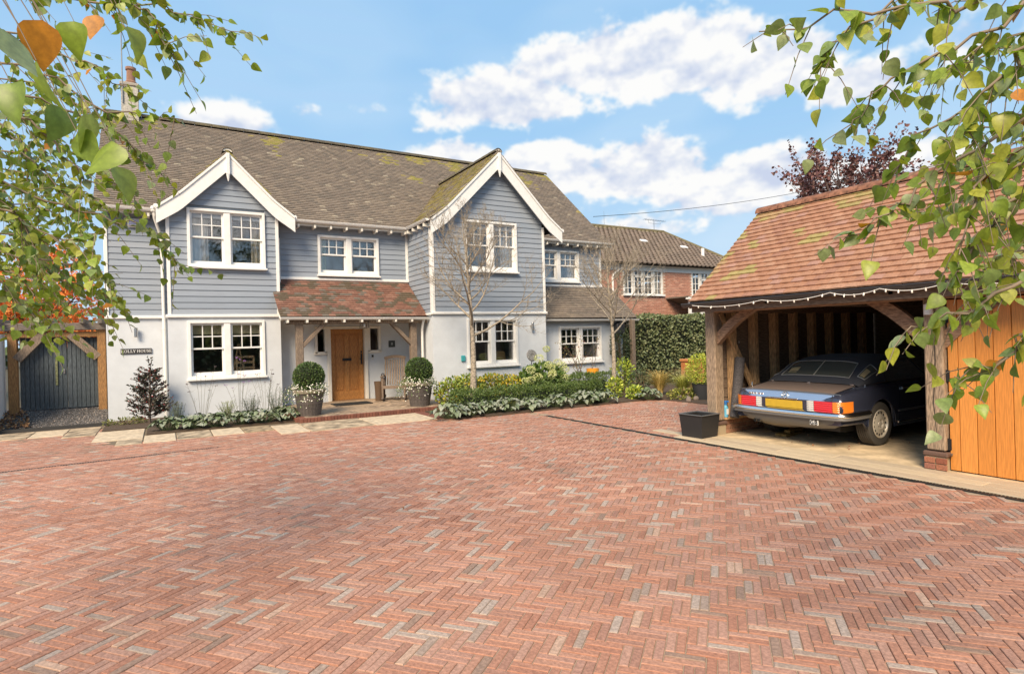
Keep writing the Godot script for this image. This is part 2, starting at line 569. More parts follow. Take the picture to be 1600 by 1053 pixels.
	g.bx(5.3, 5.98, -0.05, 0.03, -13.0, -11.35)
	g.bx(6.0, 12.2, -0.05, 0.035, -15.2, -11.25)
	structure("flower_bed", g, soil)
	g = Geo.new()
	g.bx(10.9, 13.9, -0.045, 0.012, -15.0, -11.9)
	structure("garden_path", g, M(lin(0.24, 0.19, 0.12), 0.95, {"tex": "blotch", "ts": Vector3(1.5, 1.5, 1.5), "bump": "rough", "bs": 0.6}))
	g = Geo.new()
	g.bx(11.0, 20.0, -0.045, 0.02, -14.0, -8.0)
	structure("border_soil", g, soil)
	# gravel rising to the gate
	g = Geo.new()
	g.hexa([Vector3(-5.2, -0.1, -16.0), Vector3(-1.12, -0.1, -16.0), Vector3(-1.12, -0.1, -24), Vector3(-5.2, -0.1, -24), Vector3(-5.2, 0.02, -16.0), Vector3(-1.12, 0.015, -16.0), Vector3(-1.12, 0.33, -17.4), Vector3(-5.2, 0.33, -17.4)])
	var gb := structure("gravel_path", g, M(lin(0.10, 0.09, 0.085), 0.95, {"tex": "speck", "ts": Vector3(4, 4, 4)}))
	var xf := []
	var cols := []
	for i in 5200:
		var x := R(-3.4, -1.14); var t := R(0, 1)
		xf.append(Transform3D(aim(rdir(), R(0, 6), R(0.6, 1.3)), Vector3(x, 0.02 + 0.31 * t, -16.02 - 1.38 * t)))
		var c := R(0.05, 0.22)
		cols.append(Color(c * 1.05, c, c * 0.97) if i % 9 else Color(c * 2.2, c * 1.8, c * 1.5))
	var st := Geo.new()
	st.ball(Vector3.ZERO, Vector3(0.013, 0.009, 0.011), 5, 3)
	MM("gravel", st.mesh(), M(Color.WHITE, 0.9, {"vcol": true}), xf, cols, gb)
	g = Geo.new()
	g.beam(Vector3(-3.6, 0.035, -15.9), Vector3(-1.12, 0.035, -15.84), 0.03, 0.07)
	tag(P("edging_strip", g, M(lin(0.03, 0.03, 0.03), 0.6)), "thin dark metal edging between the gravel and the pale slabs", "edging")
	# fallen leaves in the corner by the gate, and a few on the drive and the floor of the carport
	xf = []
	cols = []
	for i in 420:
		var t := pow(rng.randf(), 1.3)
		xf.append(Transform3D(aim(Vector3(R(-1, 1), R(-0.2, 0.5), R(-1, 1)), R(0, 6), R(0.6, 1.1)), Vector3(R(-3.2, -2.45 - 0.3 * t), 0.06 + 0.28 * t + R(0, 0.05), -16.1 - 1.2 * t)))
		cols.append([Color(0.20, 0.10, 0.045), Color(0.28, 0.15, 0.07), Color(0.14, 0.07, 0.04), Color(0.33, 0.2, 0.1)][rng.randi() % 4])
	for i in 60:
		xf.append(Transform3D(aim(Vector3(R(-1, 1), R(-0.1, 0.2), R(-1, 1)), R(0, 6), R(0.3, 0.6)), Vector3(R(-2.5, 12), 0.015, R(-12.4, -5.5)) if i < 34 else Vector3(R(7.9, 9.6), 0.035, R(-6, -3.8))))
		cols.append([Color(0.20, 0.08, 0.045), Color(0.30, 0.14, 0.06)][i % 2])
	var ll := MM("leaf_litter", leaf(0.06, 0.04, 0.3, 0.3), M(Color.WHITE, 0.8, {"vcol": true}), xf, cols)
	tag(ll, "brown fallen leaves heaped on the gravel beside the gate and scattered about", "leaves")

var house: Node3D
var roof_items := []
const ZM := -16.35
const ZL := -15.86
const ZR := -14.66
const EAVE_Y := 4.92
const EAVE_Z := -16.08
const RIDGE_Z := -20.0
const RIDGE_Y := 8.36

func wall_z(g: Geo, x0: float, x1: float, y0: float, y1: float, zf: float, th: float, holes: Array) -> void: # a wall facing +z with openings
	var ys := [y0, y1]
	for h in holes: ys.append_array([clampf(h[2], y0, y1), clampf(h[3], y0, y1)])
	ys.sort()
	for i in ys.size() - 1:
		if ys[i + 1] - ys[i] < 1e-4: continue
		var ym: float = (ys[i] + ys[i + 1]) / 2
		var xs := [x0]
		var hs := []
		for h in holes:
			if h[2] < ym and h[3] > ym: hs.append(h)
		hs.sort_custom(func(a, b): return a[0] < b[0])
		for h in hs: xs.append_array([h[0], h[1]])
		xs.append(x1)
		for k in range(0, xs.size(), 2):
			if xs[k + 1] - xs[k] > 1e-4: g.bx(xs[k], xs[k + 1], ys[i], ys[i + 1], zf - th, zf)

# weatherboards on a wall: o a point of the wall, a along it, n out of it; clip(y) gives the ends of the board at that height
func boards(o: Vector3, a: Vector3, n: Vector3, y0: float, y1: float, clip: Callable, holes: Array, step := 0.145) -> void:
	var y := y0
	while y < y1 - 0.03:
		var yt := minf(y + step + 0.012, y1)
		var e0: Array = (clip as Callable).call(y)
		var e1: Array = (clip as Callable).call(yt)
		if e0[1] - e0[0] < 0.12: break
		if e1[1] <= e1[0]: e1 = [(e0[0] + e0[1]) / 2, (e0[0] + e0[1]) / 2]
		var spans := [[e0[0], e0[1], e1[0], e1[1]]]
		var ym := y + step / 2
		for h in holes:
			if h[2] - 0.02 < ym and h[3] + 0.02 > ym:
				var out := []
				for s in spans:
					if h[0] > s[0] and h[1] < s[1]:
						out.append([s[0], h[0], minf(s[2], h[0]), h[0]])
						out.append([h[1], s[1], h[1], maxf(s[3], h[1])])
					else: out.append(s)
				spans = out
		for s in spans:
			if s[1] - s[0] < 0.03: continue
			var g := Geo.new()
			var jut := R(0.0, 0.003)
			var q := func(x: float, yy: float, d: float) -> Vector3: return o + a * x + Vector3.UP * yy + n * d
			var p := []
			for w in [[s[0], y, 0.024 + jut], [s[1], y, 0.024 + jut], [s[1], y, -0.02], [s[0], y, -0.02], [s[2], yt, 0.006], [s[3], yt, 0.006], [s[3], yt, -0.02], [s[2], yt, -0.02]]:
				p.append(o + a * w[0] + Vector3.UP * w[1] + n * w[2])
			g.hexa(p)
			P("weatherboard", g, MT.boards[rng.randi() % 4], house)
		y += step

func window(x0: float, x1: float, y0: float, y1: float, z: float, sill := true) -> void:
	var g := Geo.new()
	var c := 0.065
	var mid := (x0 + x1) / 2
	for b in [[x0, x0 + c, y0, y1], [x1 - c, x1, y0, y1], [x0 + c, x1 - c, y1 - c, y1], [x0 + c, x1 - c, y0, y0 + c]]:
		g.cbox(Vector3((b[0] + b[1]) / 2, (b[2] + b[3]) / 2, z - 0.02), Vector3(b[1] - b[0], b[3] - b[2], 0.13), 0.006)
	var w := P("window", g, MT.white, house)
	g = Geo.new()
	g.cbox(Vector3(mid, (y0 + y1) / 2, z - 0.025), Vector3(0.15, y1 - y0 - 2 * c, 0.11), 0.01)
	P("mullion", g, MT.white, w)
	g = Geo.new()
	g.cbox(Vector3(mid, y0 - 0.025, z + 0.025), Vector3(x1 - x0 + (0.06 if sill else 0.0), 0.05, 0.15), 0.008)
	P("sill", g, MT.white, w)
	for side in [[x0 + c, mid - 0.075], [mid + 0.075, x1 - c]]:
		var a: float = side[0]
		var b: float = side[1]
		var ym := (y0 + y1) / 2 + 0.02
		for up in [0, 1]:
			var lo := ym - 0.02 if up else y0 + c
			var hi := y1 - c if up else ym + 0.02
			var zz := z - 0.035 if up else z - 0.075
			var f := 0.045
			var fb := 0.04 if up else 0.075
			g = Geo.new()
			for q in [[a, a + f, lo, hi], [b - f, b, lo, hi], [a + f, b - f, hi - (0.045 if up else 0.04), hi], [a + f, b - f, lo, lo + fb]]:
				g.bx(q[0], q[1], q[2], q[3], zz - 0.04, zz)
			P("sash", g, MT.white, w)
			var xa := a + f
			var xb := b - f
			var ya := lo + fb
			var yb := hi - 0.045
			if up:
				for k in 2:
					g = Geo.new()
					var xx := xa + (xb - xa) * (k + 1) / 3.0
					g.bx(xx - 0.011, xx + 0.011, ya, yb, zz - 0.032, zz - 0.006)
					P("glazing_bar", g, MT.white, w)
				g = Geo.new()
				g.bx(xa, xb, (ya + yb) / 2 - 0.011, (ya + yb) / 2 + 0.011, zz - 0.034, zz - 0.008)
				P("glazing_bar", g, MT.white, w)
			for i in (3 if up else 1):
				for j in (2 if up else 1):
					var nx := 3 if up else 1
					var ny := 2 if up else 1
					g = Geo.new()
					g.box(Vector3(xa + (xb - xa) * (i + 0.5) / nx, ya + (yb - ya) * (j + 0.5) / ny, zz - 0.02), Vector3((xb - xa) / nx - 0.018 * up, (yb - ya) / ny - 0.018 * up, 0.004), Basis(Vector3.UP, R(-0.003, 0.003)) * Basis(Vector3.RIGHT, R(-0.004, 0.004)))
					g.box(Vector3(xa + (xb - xa) * (i + 0.5) / nx, ya + (yb - ya) * (j + 0.5) / ny, zz - 0.034), Vector3((xb - xa) / nx - 0.018 * up, (yb - ya) / ny - 0.018 * up, 0.004), Basis(Vector3.UP, R(-0.003, 0.003)))
					for s in 2: g.box(Vector3(xa + (xb - xa) * (i + 0.5) / nx, ya + (yb - ya) * (j + 0.5) / ny, z - 0.16 - 0.014 * s), Vector3((xb - xa) / nx, (yb - ya) / ny, 0.004), Basis(Vector3.UP, R(-0.003, 0.003)))  # second pair of sheets, added to strengthen the reflections
					P("pane", g, MT.glass, w)

func curtain(x0: float, x1: float, y0: float, y1: float, z: float, m: Material) -> void:
	var g := Geo.new()
	var rows := []
	for y in [y0, y1]:
		var row := PackedVector3Array()
		for i in 41:
			var t := i / 40.0
			row.append(Vector3(lerpf(x0, x1, t), y, z + 0.035 * sin(t * (x1 - x0) * 60) + 0.01 * sin(t * 31)))
		rows.append(row)
	g.grid(rows)
	P("curtain", g, m, house)

# tiles on a slope: o eave corner, u along the eave, s up the slope; keep(point) says where; tone(point) which of the tones
func tiles(items: Array, o: Vector3, u: Vector3, s: Vector3, wide: float, long: float, tw: float, gauge: float, keep: Callable, tone: Callable, lift := 0.0) -> void:
	var nrm := u.cross(s).normalized()
	if nrm.y < 0: nrm = -nrm
	var rows := int(long / gauge) + 1
	for r in rows:
		var k := 0
		var shift := (r % 2) * tw / 2 + R(-0.004, 0.004)
		var x := -shift
		while x < wide:
			var xl := maxf(x, 0.0)
			var xr := minf(x + tw, wide)
			x += tw
			if xr - xl < 0.03: continue
			var c := o + u * (xl + xr) / 2 + s * (r * gauge + 0.11)
			var part := (xr - xl) / tw
			if not (keep as Callable).call(c): continue
			var b := Basis(u, nrm, u.cross(nrm))
			if b.z.dot(s) > 0: b = Basis(-u, nrm, (-u).cross(nrm))
			b = b * Basis(Vector3.RIGHT, -0.17 + R(-0.015, 0.015)) * Basis(Vector3.BACK, R(-0.015, 0.015)) * Basis(Vector3.UP, R(-0.012, 0.012)) * Basis.from_scale(Vector3(part, 1, 1))
			items.append([Transform3D(b, c + nrm * (0.016 + lift + R(0, 0.003))), (tone as Callable).call(c), R(0.93, 1.07)])

func tile_mesh(tw: float, tl: float, th: float, camber: float) -> ArrayMesh: # a plain tile, tail at +z
	var g := Geo.new()
	var n := 2
	for i in n:
		var xa := -tw / 2 + tw * i / n
		var xb := xa + tw / n
		var f := func(x: float, z: float) -> float: return camber * (1 - pow(2 * x / tw, 2)) * 0.5 + camber * (1 - pow(2 * z / tl, 2)) * 0.5
		var pts := []
		for z in [tl / 2, -tl / 2]:
			for x in [xa, xb]:
				var h: float = camber * (1 - pow(2 * x / tw, 2))
				pts.append(Vector3(x, h, z))
		g.quad(pts[0], pts[1], pts[3], pts[2])
		g.quad(pts[0] - Vector3(0, th, 0), pts[1] - Vector3(0, th, 0), pts[1], pts[0])
	g.quad(Vector3(tw / 2, -th, tl / 2), Vector3(tw / 2, -th, -tl / 2), Vector3(tw / 2, 0, -tl / 2), Vector3(tw / 2, 0, tl / 2))
	g.quad(Vector3(-tw / 2, -th, -tl / 2), Vector3(-tw / 2, -th, tl / 2), Vector3(-tw / 2, 0, tl / 2), Vector3(-tw / 2, 0, -tl / 2))
	return g.mesh()

func slab(p: Array, n: Vector3, th: float) -> Geo: # a plate below the polygon p (ccw from outside)
	var g := Geo.new()
	for i in range(1, p.size() - 1):
		g.tri(p[0], p[i], p[i + 1])
		g.tri(p[0] - n * th, p[i + 1] - n * th, p[i] - n * th)
	for i in p.size():
		var a: Vector3 = p[i]; var b: Vector3 = p[(i + 1) % p.size()]
		g.quad(a - n * th, b - n * th, b, a)
	return g

func gable_top(dx: float, apex: float, half: float, eave: float) -> float: # height of the gable roof beside its ridge, with a slight kick at the eaves
	var d := absf(dx)
	var kick := 0.5
	var yk := eave + kick * 0.78
	if d < half - kick: return apex + (yk - apex) * d / (half - kick)
	return yk - (d - (half - kick)) * 0.78

func main_y(z: float) -> float:
	return EAVE_Y + (EAVE_Z - z) * (RIDGE_Y - EAVE_Y) / (EAVE_Z - RIDGE_Z)

func gutter(a: Vector3, b: Vector3, r: float, m: Material, called := "gutter", parent: Node3D = null) -> void: # half round
	var g := Geo.new()
	var d := (b - a).normalized()
	var out := Vector3.UP.cross(d).normalized()
	for k in 2:
		var rows := []
		for e in [a, b]:
			var row := PackedVector3Array()
			for i in 9:
				var t := PI * i / 8.0
				var rr := r - 0.006 * k
				row.append(e + out * cos(t) * rr - Vector3.UP * sin(t) * rr)
			rows.append(row)
		g.grid(rows, k == 0)
	for e in [a, b]:
		for i in 8:
			g.tri(e, e + out * cos(PI * i / 8.0) * r - Vector3.UP * sin(PI * i / 8.0) * r, e + out * cos(PI * (i + 1) / 8.0) * r - Vector3.UP * sin(PI * (i + 1) / 8.0) * r)
	for s in [1.0, -1.0]: g.tube([a + out * r * s, b + out * r * s], [0.008, 0.008], 5)
	P(called, g, m, parent if parent else house)
	var n := int(a.distance_to(b) / 1.1)
	for i in range(1, n):
		var c := a.lerp(b, float(i) / n)
		g = Geo.new()
		var rows := []
		for e in [-0.018, 0.018]:
			var row := PackedVector3Array()
			for j in 9: row.append(c + d * e + out * cos(PI * j / 8.0) * (r + 0.006) - Vector3.UP * sin(PI * j / 8.0) * (r + 0.006))
			rows.append(row)
		g.grid(rows, true)
		P("gutter_clip", g, m, parent if parent else house)

func pipe(p: Array, r: float, m: Material, parent: Node3D) -> void:
	var g := Geo.new()
	var rr := []
	for i in p.size(): rr.append(r)
	g.tube(p, rr, 10)
	for q in [p[-1].lerp(p[-2], 0.05), p[-1].lerp(p[-2], 0.5), p[-2]]:
		g.tube([q - Vector3(0, 0.02, 0), q + Vector3(0, 0.02, 0)], [r * 1.18, r * 1.18], 10, true)
	P("downpipe", g, m, parent)

func barge(cx: float, apex: float, half: float, eave: float, z: float, depth: float) -> void:
	for s in [-1.0, 1.0]:
		var up := PackedVector2Array()
		var dn := PackedVector2Array()
		for i in 15:
			var d := half * i / 14.0
			var y := gable_top(d, apex, half, eave)
			up.append(Vector2(cx + s * d, y - 0.012))
			var dd := maxf(d, 0.0)
			dn.append(Vector2(cx + s * dd, y - depth + 0.07 * smoothstep(half - 0.5, half, d) * 0.5))
		dn.reverse()
		up.append_array(dn)
		var g := Geo.new()
		g.prism(up, Transform3D(Basis.IDENTITY, Vector3(0, 0, z - 0.028)), 0.03)
		P("bargeboard", g, MT.white, house)
		g = Geo.new() # the flat moulding along the upper edge
		for i in 14:
			var d0 := half * i / 14.0; var d1 := half * (i + 1) / 14.0
			var a := Vector3(cx + s * d0, gable_top(d0, apex, half, eave) - 0.03, z + 0.014)
			var b := Vector3(cx + s * d1, gable_top(d1, apex, half, eave) - 0.03, z + 0.014)
			g.beam(a, b, 0.03, 0.05, 0.0, Vector3.BACK.cross(b - a))
		P("barge_moulding", g, MT.white, house)
	var g := Geo.new()
	g.cbox(Vector3(cx, apex - 0.28, z + 0.03), Vector3(0.085, 0.52, 0.075), 0.01)
	g.lathe([Vector2(0.0, -0.17), Vector2(0.012, -0.16), Vector2(0.045, 0.0), Vector2(0.0, 0.0)], Transform3D(Basis.IDENTITY, Vector3(cx, apex - 0.54, z + 0.03)), 10)
	P("finial", g, MT.white, house)

func build_house() -> void:
	house = thing("house", Vector3(6, 0, -17), "large two storey house with blue grey weatherboards over pale rendered walls and twin gables", "house")
	var g := Geo.new()
	var wl := [[0.56, 2.28, 3.60, 4.99], [0.52, 2.22, 0.93, 2.31]]
	var wm := [[3.67, 5.36, 3.55, 4.63]]
	var wr := [[7.27, 8.95, 3.60, 5.02], [7.28, 8.92, 0.93, 2.27]]
	var wu := [[10.78, 12.49, 3.57, 4.63]]
	var wd := [[10.85, 12.58, 0.86, 2.02]]
	var door := [3.53, 5.36, 0.0, 2.14]
	var pad := func(h: Array) -> Array: return [h[0] + 0.05, h[1] - 0.05, h[2] + 0.04, h[3] - 0.05]
	# rendered lower walls
	wall_z(g, -1.10, 0.12, 0, 2.42, ZM, 0.3, [])
	wall_z(g, 0.12, 2.60, 0, 2.42, ZL, 0.3, [pad.call(wl[1])])
	g.bx(0.12, 0.42, 0, 2.42, ZM - 0.3, ZL - 0.3)
	g.bx(2.30, 2.60, 0, 2.42, ZM - 0.3, ZL - 0.3)
	P("rendered_wall", g, MT.render, house)
	g = Geo.new()
	wall_z(g, 2.60, 6.26, 0, 2.42, ZM, 0.3, [door])
	P("rendered_wall", g, MT.render, house)
	g = Geo.new()
	wall_z(g, 6.26, 9.93, 0, 2.42, ZR, 0.3, [pad.call(wr[1])])
	g.bx(6.26, 6.56, 0, 2.42, ZM - 0.3, ZR - 0.3)
	g.bx(9.63, 9.93, 0, 2.42, ZM - 0.3, ZR - 0.3)
	P("rendered_wall", g, MT.render, house)
	g = Geo.new()
	wall_z(g, 9.93, 13.5, 0, 2.25, -15.3, 0.28, [pad.call(wd[0])])
	g.bx(13.2, 13.5, 0, 2.25, ZM, -15.58)
	P("rendered_wall", g, MT.render, house)
	# carcass of the upper storey, behind the boards
	g = Geo.new()
	wall_z(g, -1.08, 0.14, 2.42, 4.95, ZM - 0.02, 0.28, [])
	wall_z(g, 0.14, 2.58, 2.42, 4.95, ZL - 0.02, 0.28, [pad.call(wl[0])])
	g.bx(0.14, 0.42, 2.42, 4.95, ZM - 0.3, ZL - 0.3)
	g.bx(2.30, 2.58, 2.42, 4.95, ZM - 0.3, ZL - 0.3)
	wall_z(g, 2.58, 6.28, 2.42, 4.95, ZM - 0.02, 0.28, [pad.call(wm[0])])
	wall_z(g, 6.28, 9.91, 2.42, 4.95, ZR - 0.02, 0.28, [pad.call(wr[0])])
	g.bx(6.28, 6.56, 2.42, 4.95, ZM - 0.3, ZR - 0.3)
	g.bx(9.63, 9.91, 2.42, 4.95, ZM - 0.3, ZR - 0.3)
	wall_z(g, 9.91, 13.48, 2.42, 4.95, ZM - 0.02, 0.28, [pad.call(wu[0])])
	for q in [[1.38, 1.22, 6.36, ZL], [8.3, 1.81, 6.95, ZR]]: # gable triangles
		g.prism(PackedVector2Array([Vector2(1.36 - 1.22 if q[0] < 2 else 8.1 - 1.81, 4.78), Vector2(1.36 + 1.22 if q[0] < 2 else 8.1 + 1.81, 4.78), Vector2(1.46 if q[0] < 2 else 8.3, q[2] - 0.38)]), Transform3D(Basis.IDENTITY, Vector3(0, 0, q[3] - 0.25)), 0.22)
	P("upper_wall", g, MT.boards[0], house)
	# side and back walls, floors and the rooms behind the windows
	g = Geo.new()
	g.bx(-1.10, -0.8, 0, 4.9, -23.9, ZM - 0.3)
	g.bx(13.2, 13.5, 0, 4.9, -23.9, ZM - 0.3)
	g.bx(-1.10, 13.5, 0, 4.9, -24.2, -23.9)
	for x in [-1.1, 13.2]: g.prism(PackedVector2Array([Vector2(0, 4.9), Vector2(7.55, 4.9), Vector2(3.65, RIDGE_Y - 0.12)]), Transform3D(Basis(Vector3(0, 0, -1), Vector3.UP, Vector3(1, 0, 0)), Vector3(x, 0, ZM - 0.0)), 0.3)
	P("side_wall", g, MT.render, house)
	var room := M(lin(0.50, 0.46, 0.40), 0.9)
	g = Geo.new()
	g.bx(-0.8, 13.2, -0.05, 0.08, -23.9, -16.65)
	g.bx(0.42, 2.3, -0.05, 0.08, -16.65, -16.16); g.bx(6.56, 9.63, -0.05, 0.08, -16.65, -14.96); g.bx(9.95, 13.2, -0.05, 0.08, -16.65, -15.58)
	g.bx(-0.8, 13.2, 2.42, 2.56, -23.9, -16.65)
	g.bx(0.42, 2.3, 2.42, 2.56, -16.65, -16.16); g.bx(6.56, 9.63, 2.42, 2.56, -16.65, -14.96)
	g.bx(-0.8, 13.2, 4.85, 4.95, -23.9, -16.65)
	P("floor", g, M(lin(0.2, 0.13, 0.08), 0.6), house)
	g = Geo.new()
	g.bx(-0.8, 13.2, 0.08, 4.85, -20.2, -20.05)
	for x in [3.0, 6.4, 9.8]: g.bx(x, x + 0.12, 0.08, 4.85, -20.05, -16.66)
	P("inner_wall", g, room, house)
	# boards
	var flat := func(a: float, b: float) -> Callable: return func(_y: float) -> Array: return [a, b]
	boards(Vector3(0, 0, ZM), Vector3.RIGHT, Vector3.BACK, 2.46, 4.92, flat.call(-1.03, 0.14), [])
	var cl := func(y: float) -> Array:
		var d := 1.02 * (6.25 - y) / 1.03
		return [maxf(0.20, 1.46 - d), minf(2.53, 1.46 + d)]
	boards(Vector3(0, 0, ZL), Vector3.RIGHT, Vector3.BACK, 2.46, 6.3, cl, [wl[0]])
	boards(Vector3(0, 0, ZM), Vector3.RIGHT, Vector3.BACK, 3.47, 4.92, flat.call(2.62, 6.2), [wm[0]])
	var cr := func(y: float) -> Array:
		var d := 1.63 * (6.84 - y) / 1.65
		return [maxf(6.35, 8.3 - d), minf(9.86, 8.3 + d)]
	boards(Vector3(0, 0, ZR), Vector3.RIGHT, Vector3.BACK, 2.46, 6.9, cr, [wr[0]])
	boards(Vector3(6.26, 0, 0), Vector3.BACK, Vector3.LEFT, 2.40, 4.92, flat.call(ZM + 0.05, ZR - 0.06), [])
	boards(Vector3(0, 0, ZM), Vector3.RIGHT, Vector3.BACK, 3.47, 4.92, flat.call(9.95, 13.41), [wu[0]])
	# corner boards and the white drip boards under the cladding
	for c in [[-1.07, ZM, 4.9, 2.42], [0.165, ZL, 4.95, 2.42], [2.565, ZL, 4.95, 2.42], [6.30, ZR, 4.95, 2.42], [9.89, ZR, 4.98, 2.42], [13.45, ZM, 4.9, 3.42], [6.21, ZM, 4.9, 3.42]]:
		g = Geo.new()
		g.cbox(Vector3(c[0], (c[2] + c[3]) / 2, c[1] + 0.005), Vector3(0.075, c[2] - c[3], 0.075), 0.006)
		P("corner_board", g, MT.white, house)
	g = Geo.new()
	g.cbox(Vector3(6.265, 3.7, ZR - 0.02), Vector3(0.07, 2.5, 0.1), 0.006)
	P("corner_board", g, MT.white, house)
	for c in [[-1.12, 0.12, 2.42, ZM], [0.08, 2.64, 2.42, ZL], [6.22, 9.97, 2.42, ZR], [2.62, 6.25, 3.43, ZM], [9.95, 13.5, 3.43, ZM]]:
		g = Geo.new()
		g.cbox(Vector3((c[0] + c[1]) / 2, c[2], c[3] + 0.02), Vector3(c[1] - c[0], 0.075, 0.09), 0.012)
		P("drip_board", g, MT.white, house)
	g = Geo.new()
	g.cbox(Vector3(6.24, 2.4, (ZM + ZR) / 2), Vector3(0.09, 0.06, 1.7), 0.01)
	P("drip_board", g, MT.white, house)
	# windows
	window(wl[0][0], wl[0][1], wl[0][2], wl[0][3], ZL + 0.03)
	window(wl[1][0], wl[1][1], wl[1][2], wl[1][3], ZL + 0.0)
	window(wm[0][0], wm[0][1], wm[0][2], wm[0][3], ZM + 0.03)
	window(wr[0][0], wr[0][1], wr[0][2], wr[0][3], ZR + 0.03)
	window(wr[1][0], wr[1][1], wr[1][2], wr[1][3], ZR + 0.0)
	window(wu[0][0], wu[0][1], wu[0][2], wu[0][3], ZM + 0.03)
	window(wd[0][0], wd[0][1], wd[0][2], wd[0][3], -15.3)
	# curtains and blinds
	var voile := M(lin(0.72, 0.72, 0.70), 0.9, {"back": Color(0.5, 0.5, 0.5)})
	curtain(0.60, 1.02, 3.65, 4.95, ZL - 0.24, voile)
	curtain(1.98, 2.26, 3.65, 4.95, ZL - 0.24, M(lin(0.55, 0.52, 0.42), 0.9))
	curtain(3.70, 3.95, 3.58, 4.60, ZM - 0.26, M(lin(0.3, 0.4, 0.2), 0.9))
	curtain(8.55, 8.93, 3.63, 4.98, ZR - 0.26, voile)
	curtain(12.2, 12.46, 3.6, 4.6, ZM - 0.26, voile)
	g = Geo.new()
	for i in 3: g.bx(0.57, 2.19, 2.26 - 0.09 * (i + 1), 2.26 - 0.09 * i, ZL - 0.22 - 0.008 * (i % 2), ZL - 0.2)
	P("blind", g, M(lin(0.62, 0.58, 0.38), 0.9, {"back": Color(0.3, 0.3, 0.2)}), house)
	# chair and table by the lower window, a lamp and cushion in the other
	g = Geo.new()
	for x in [1.62, 2.02]: g.beam(Vector3(x, 0.5, ZL - 0.55), Vector3(x, 1.42, ZL - 0.62), 0.04, 0.04)
	for y in [1.12, 1.26, 1.4]: g.beam(Vector3(1.62, y, ZL - 0.6), Vector3(2.02, y, ZL - 0.6), 0.02, 0.06)
	for x in [1.5, 1.78]: g.beam(Vector3(x, 0.9, ZL - 0.4), Vector3(1.66, 1.75, ZL - 0.5), 0.025, 0.025)
	g.bx(0.7, 2.1, 0.75, 0.8, ZL - 1.4, ZL - 0.45)
	tag(P("wooden_chair", g, M(lin(0.45, 0.33, 0.2), 0.7)), "pale slatted chair and little easel seen through the lower left window", "chair")
	g = Geo.new()
	g.cbox(Vector3(8.62, 1.13, ZR - 0.6), Vector3(0.42, 0.36, 0.16), 0.05, Basis(Vector3.RIGHT, -0.2))
	tag(P("cushion", g, M(lin(0.5, 0.36, 0.16), 0.9, {"tex": "fine", "ts": Vector3(6, 6, 6)})), "ochre cushion behind the lower window of the right gable", "cushion")
	front_door(g)
	porch()
	roofs()
	rain_goods()
	chimney()

func front_door(g: Geo) -> void:
	var x0 := 3.95; var x1 := 4.88; var y0 := 0.10; var y1 := 2.07
	var z := ZM - 0.12
	g = Geo.new()
	for b in [[x0, x0 + 0.12, y0, y1], [x1 - 0.12, x1, y0, y1], [x0 + 0.12, x1 - 0.12, y1 - 0.13, y1], [x0 + 0.12, x1 - 0.12, y0, y0 + 0.24], [4.355, 4.475, y0 + 0.24, y1 - 0.13]]:
		g.cbox(Vector3((b[0] + b[1]) / 2, (b[2] + b[3]) / 2, z), Vector3(b[1] - b[0], b[3] - b[2], 0.05), 0.006)
	var d := P("front_door", g, MT.door, house)
	for b in [[x0 + 0.12, 4.355], [4.475, x1 - 0.12]]:
		g = Geo.new()
		g.bx(b[0], b[1], y0 + 0.24, y1 - 0.13, z - 0.02, z)
		g.cbox(Vector3((b[0] + b[1]) / 2, (y0 + 0.24 + y1 - 0.13) / 2, z + 0.002), Vector3(b[1] - b[0] - 0.08, y1 - y0 - 0.45, 0.02), 0.008)
		P("door_panel", g, MT.door2, d)
	g = Geo.new()
	g.cbox(Vector3(4.415, 1.22, z + 0.03), Vector3(0.25, 0.075, 0.018), 0.005)
	g.cbox(Vector3(4.415, 1.22, z + 0.04), Vector3(0.17, 0.035, 0.01), 0.004)
	P("letter_plate", g, MT.iron, d)
	g = Geo.new()
	g.cbox(Vector3(4.825, 1.22, z + 0.03), Vector3(0.05, 0.3, 0.014), 0.004)
	g.cbox(Vector3(4.825, 1.42, z + 0.03), Vector3(0.04, 0.06, 0.02), 0.004)
	g.tube([Vector3(4.825, 1.22, z + 0.03), Vector3(4.825, 1.22, z + 0.08), Vector3(4.75, 1.22, z + 0.085)], [0.009, 0.009, 0.008], 6, true)
	P("door_handle", g, MT.iron, d)
	g = Geo.new()
	for b in [[3.86, 3.95, 0.09, 2.14], [4.88, 4.97, 0.09, 2.14], [3.95, 4.88, 2.07, 2.14], [3.53, 3.60, 1.42, 2.14], [3.79, 3.86, 1.42, 2.14], [3.60, 3.79, 2.07, 2.14], [3.51, 3.86, 1.38, 1.46], [5.29, 5.36, 1.42, 2.14], [4.97, 5.05, 1.42, 2.14], [5.05, 5.29, 2.07, 2.14], [4.97, 5.38, 1.38, 1.46]]:
		g.cbox(Vector3((b[0] + b[1]) / 2, (b[2] + b[3]) / 2, ZM - 0.01), Vector3(b[1] - b[0], b[3] - b[2], 0.14), 0.006)
	P("door_frame", g, MT.cream, house)
	for b in [[3.60, 3.79], [5.05, 5.29]]:
		g = Geo.new()
		g.bx(b[0], b[1], 1.46, 2.07, ZM - 0.04, ZM - 0.034)
		P("side_pane", g, MT.glass, house)
	g = Geo.new()
	g.bx(3.53, 3.87, 0, 1.38, ZM - 0.3, ZM - 0.001)
	g.bx(4.96, 5.36, 0, 1.38, ZM - 0.3, ZM - 0.001)
	P("rendered_wall", g, MT.render, house)
	g = Geo.new()
	g.cbox(Vector3(4.42, 0.075, ZM + 0.0), Vector3(1.05, 0.06, 0.3), 0.01)
	P("threshold", g, M(lin(0.42, 0.25, 0.13), 0.7, {"tex": "grain", "ts": Vector3(1, 9, 9)}), house)

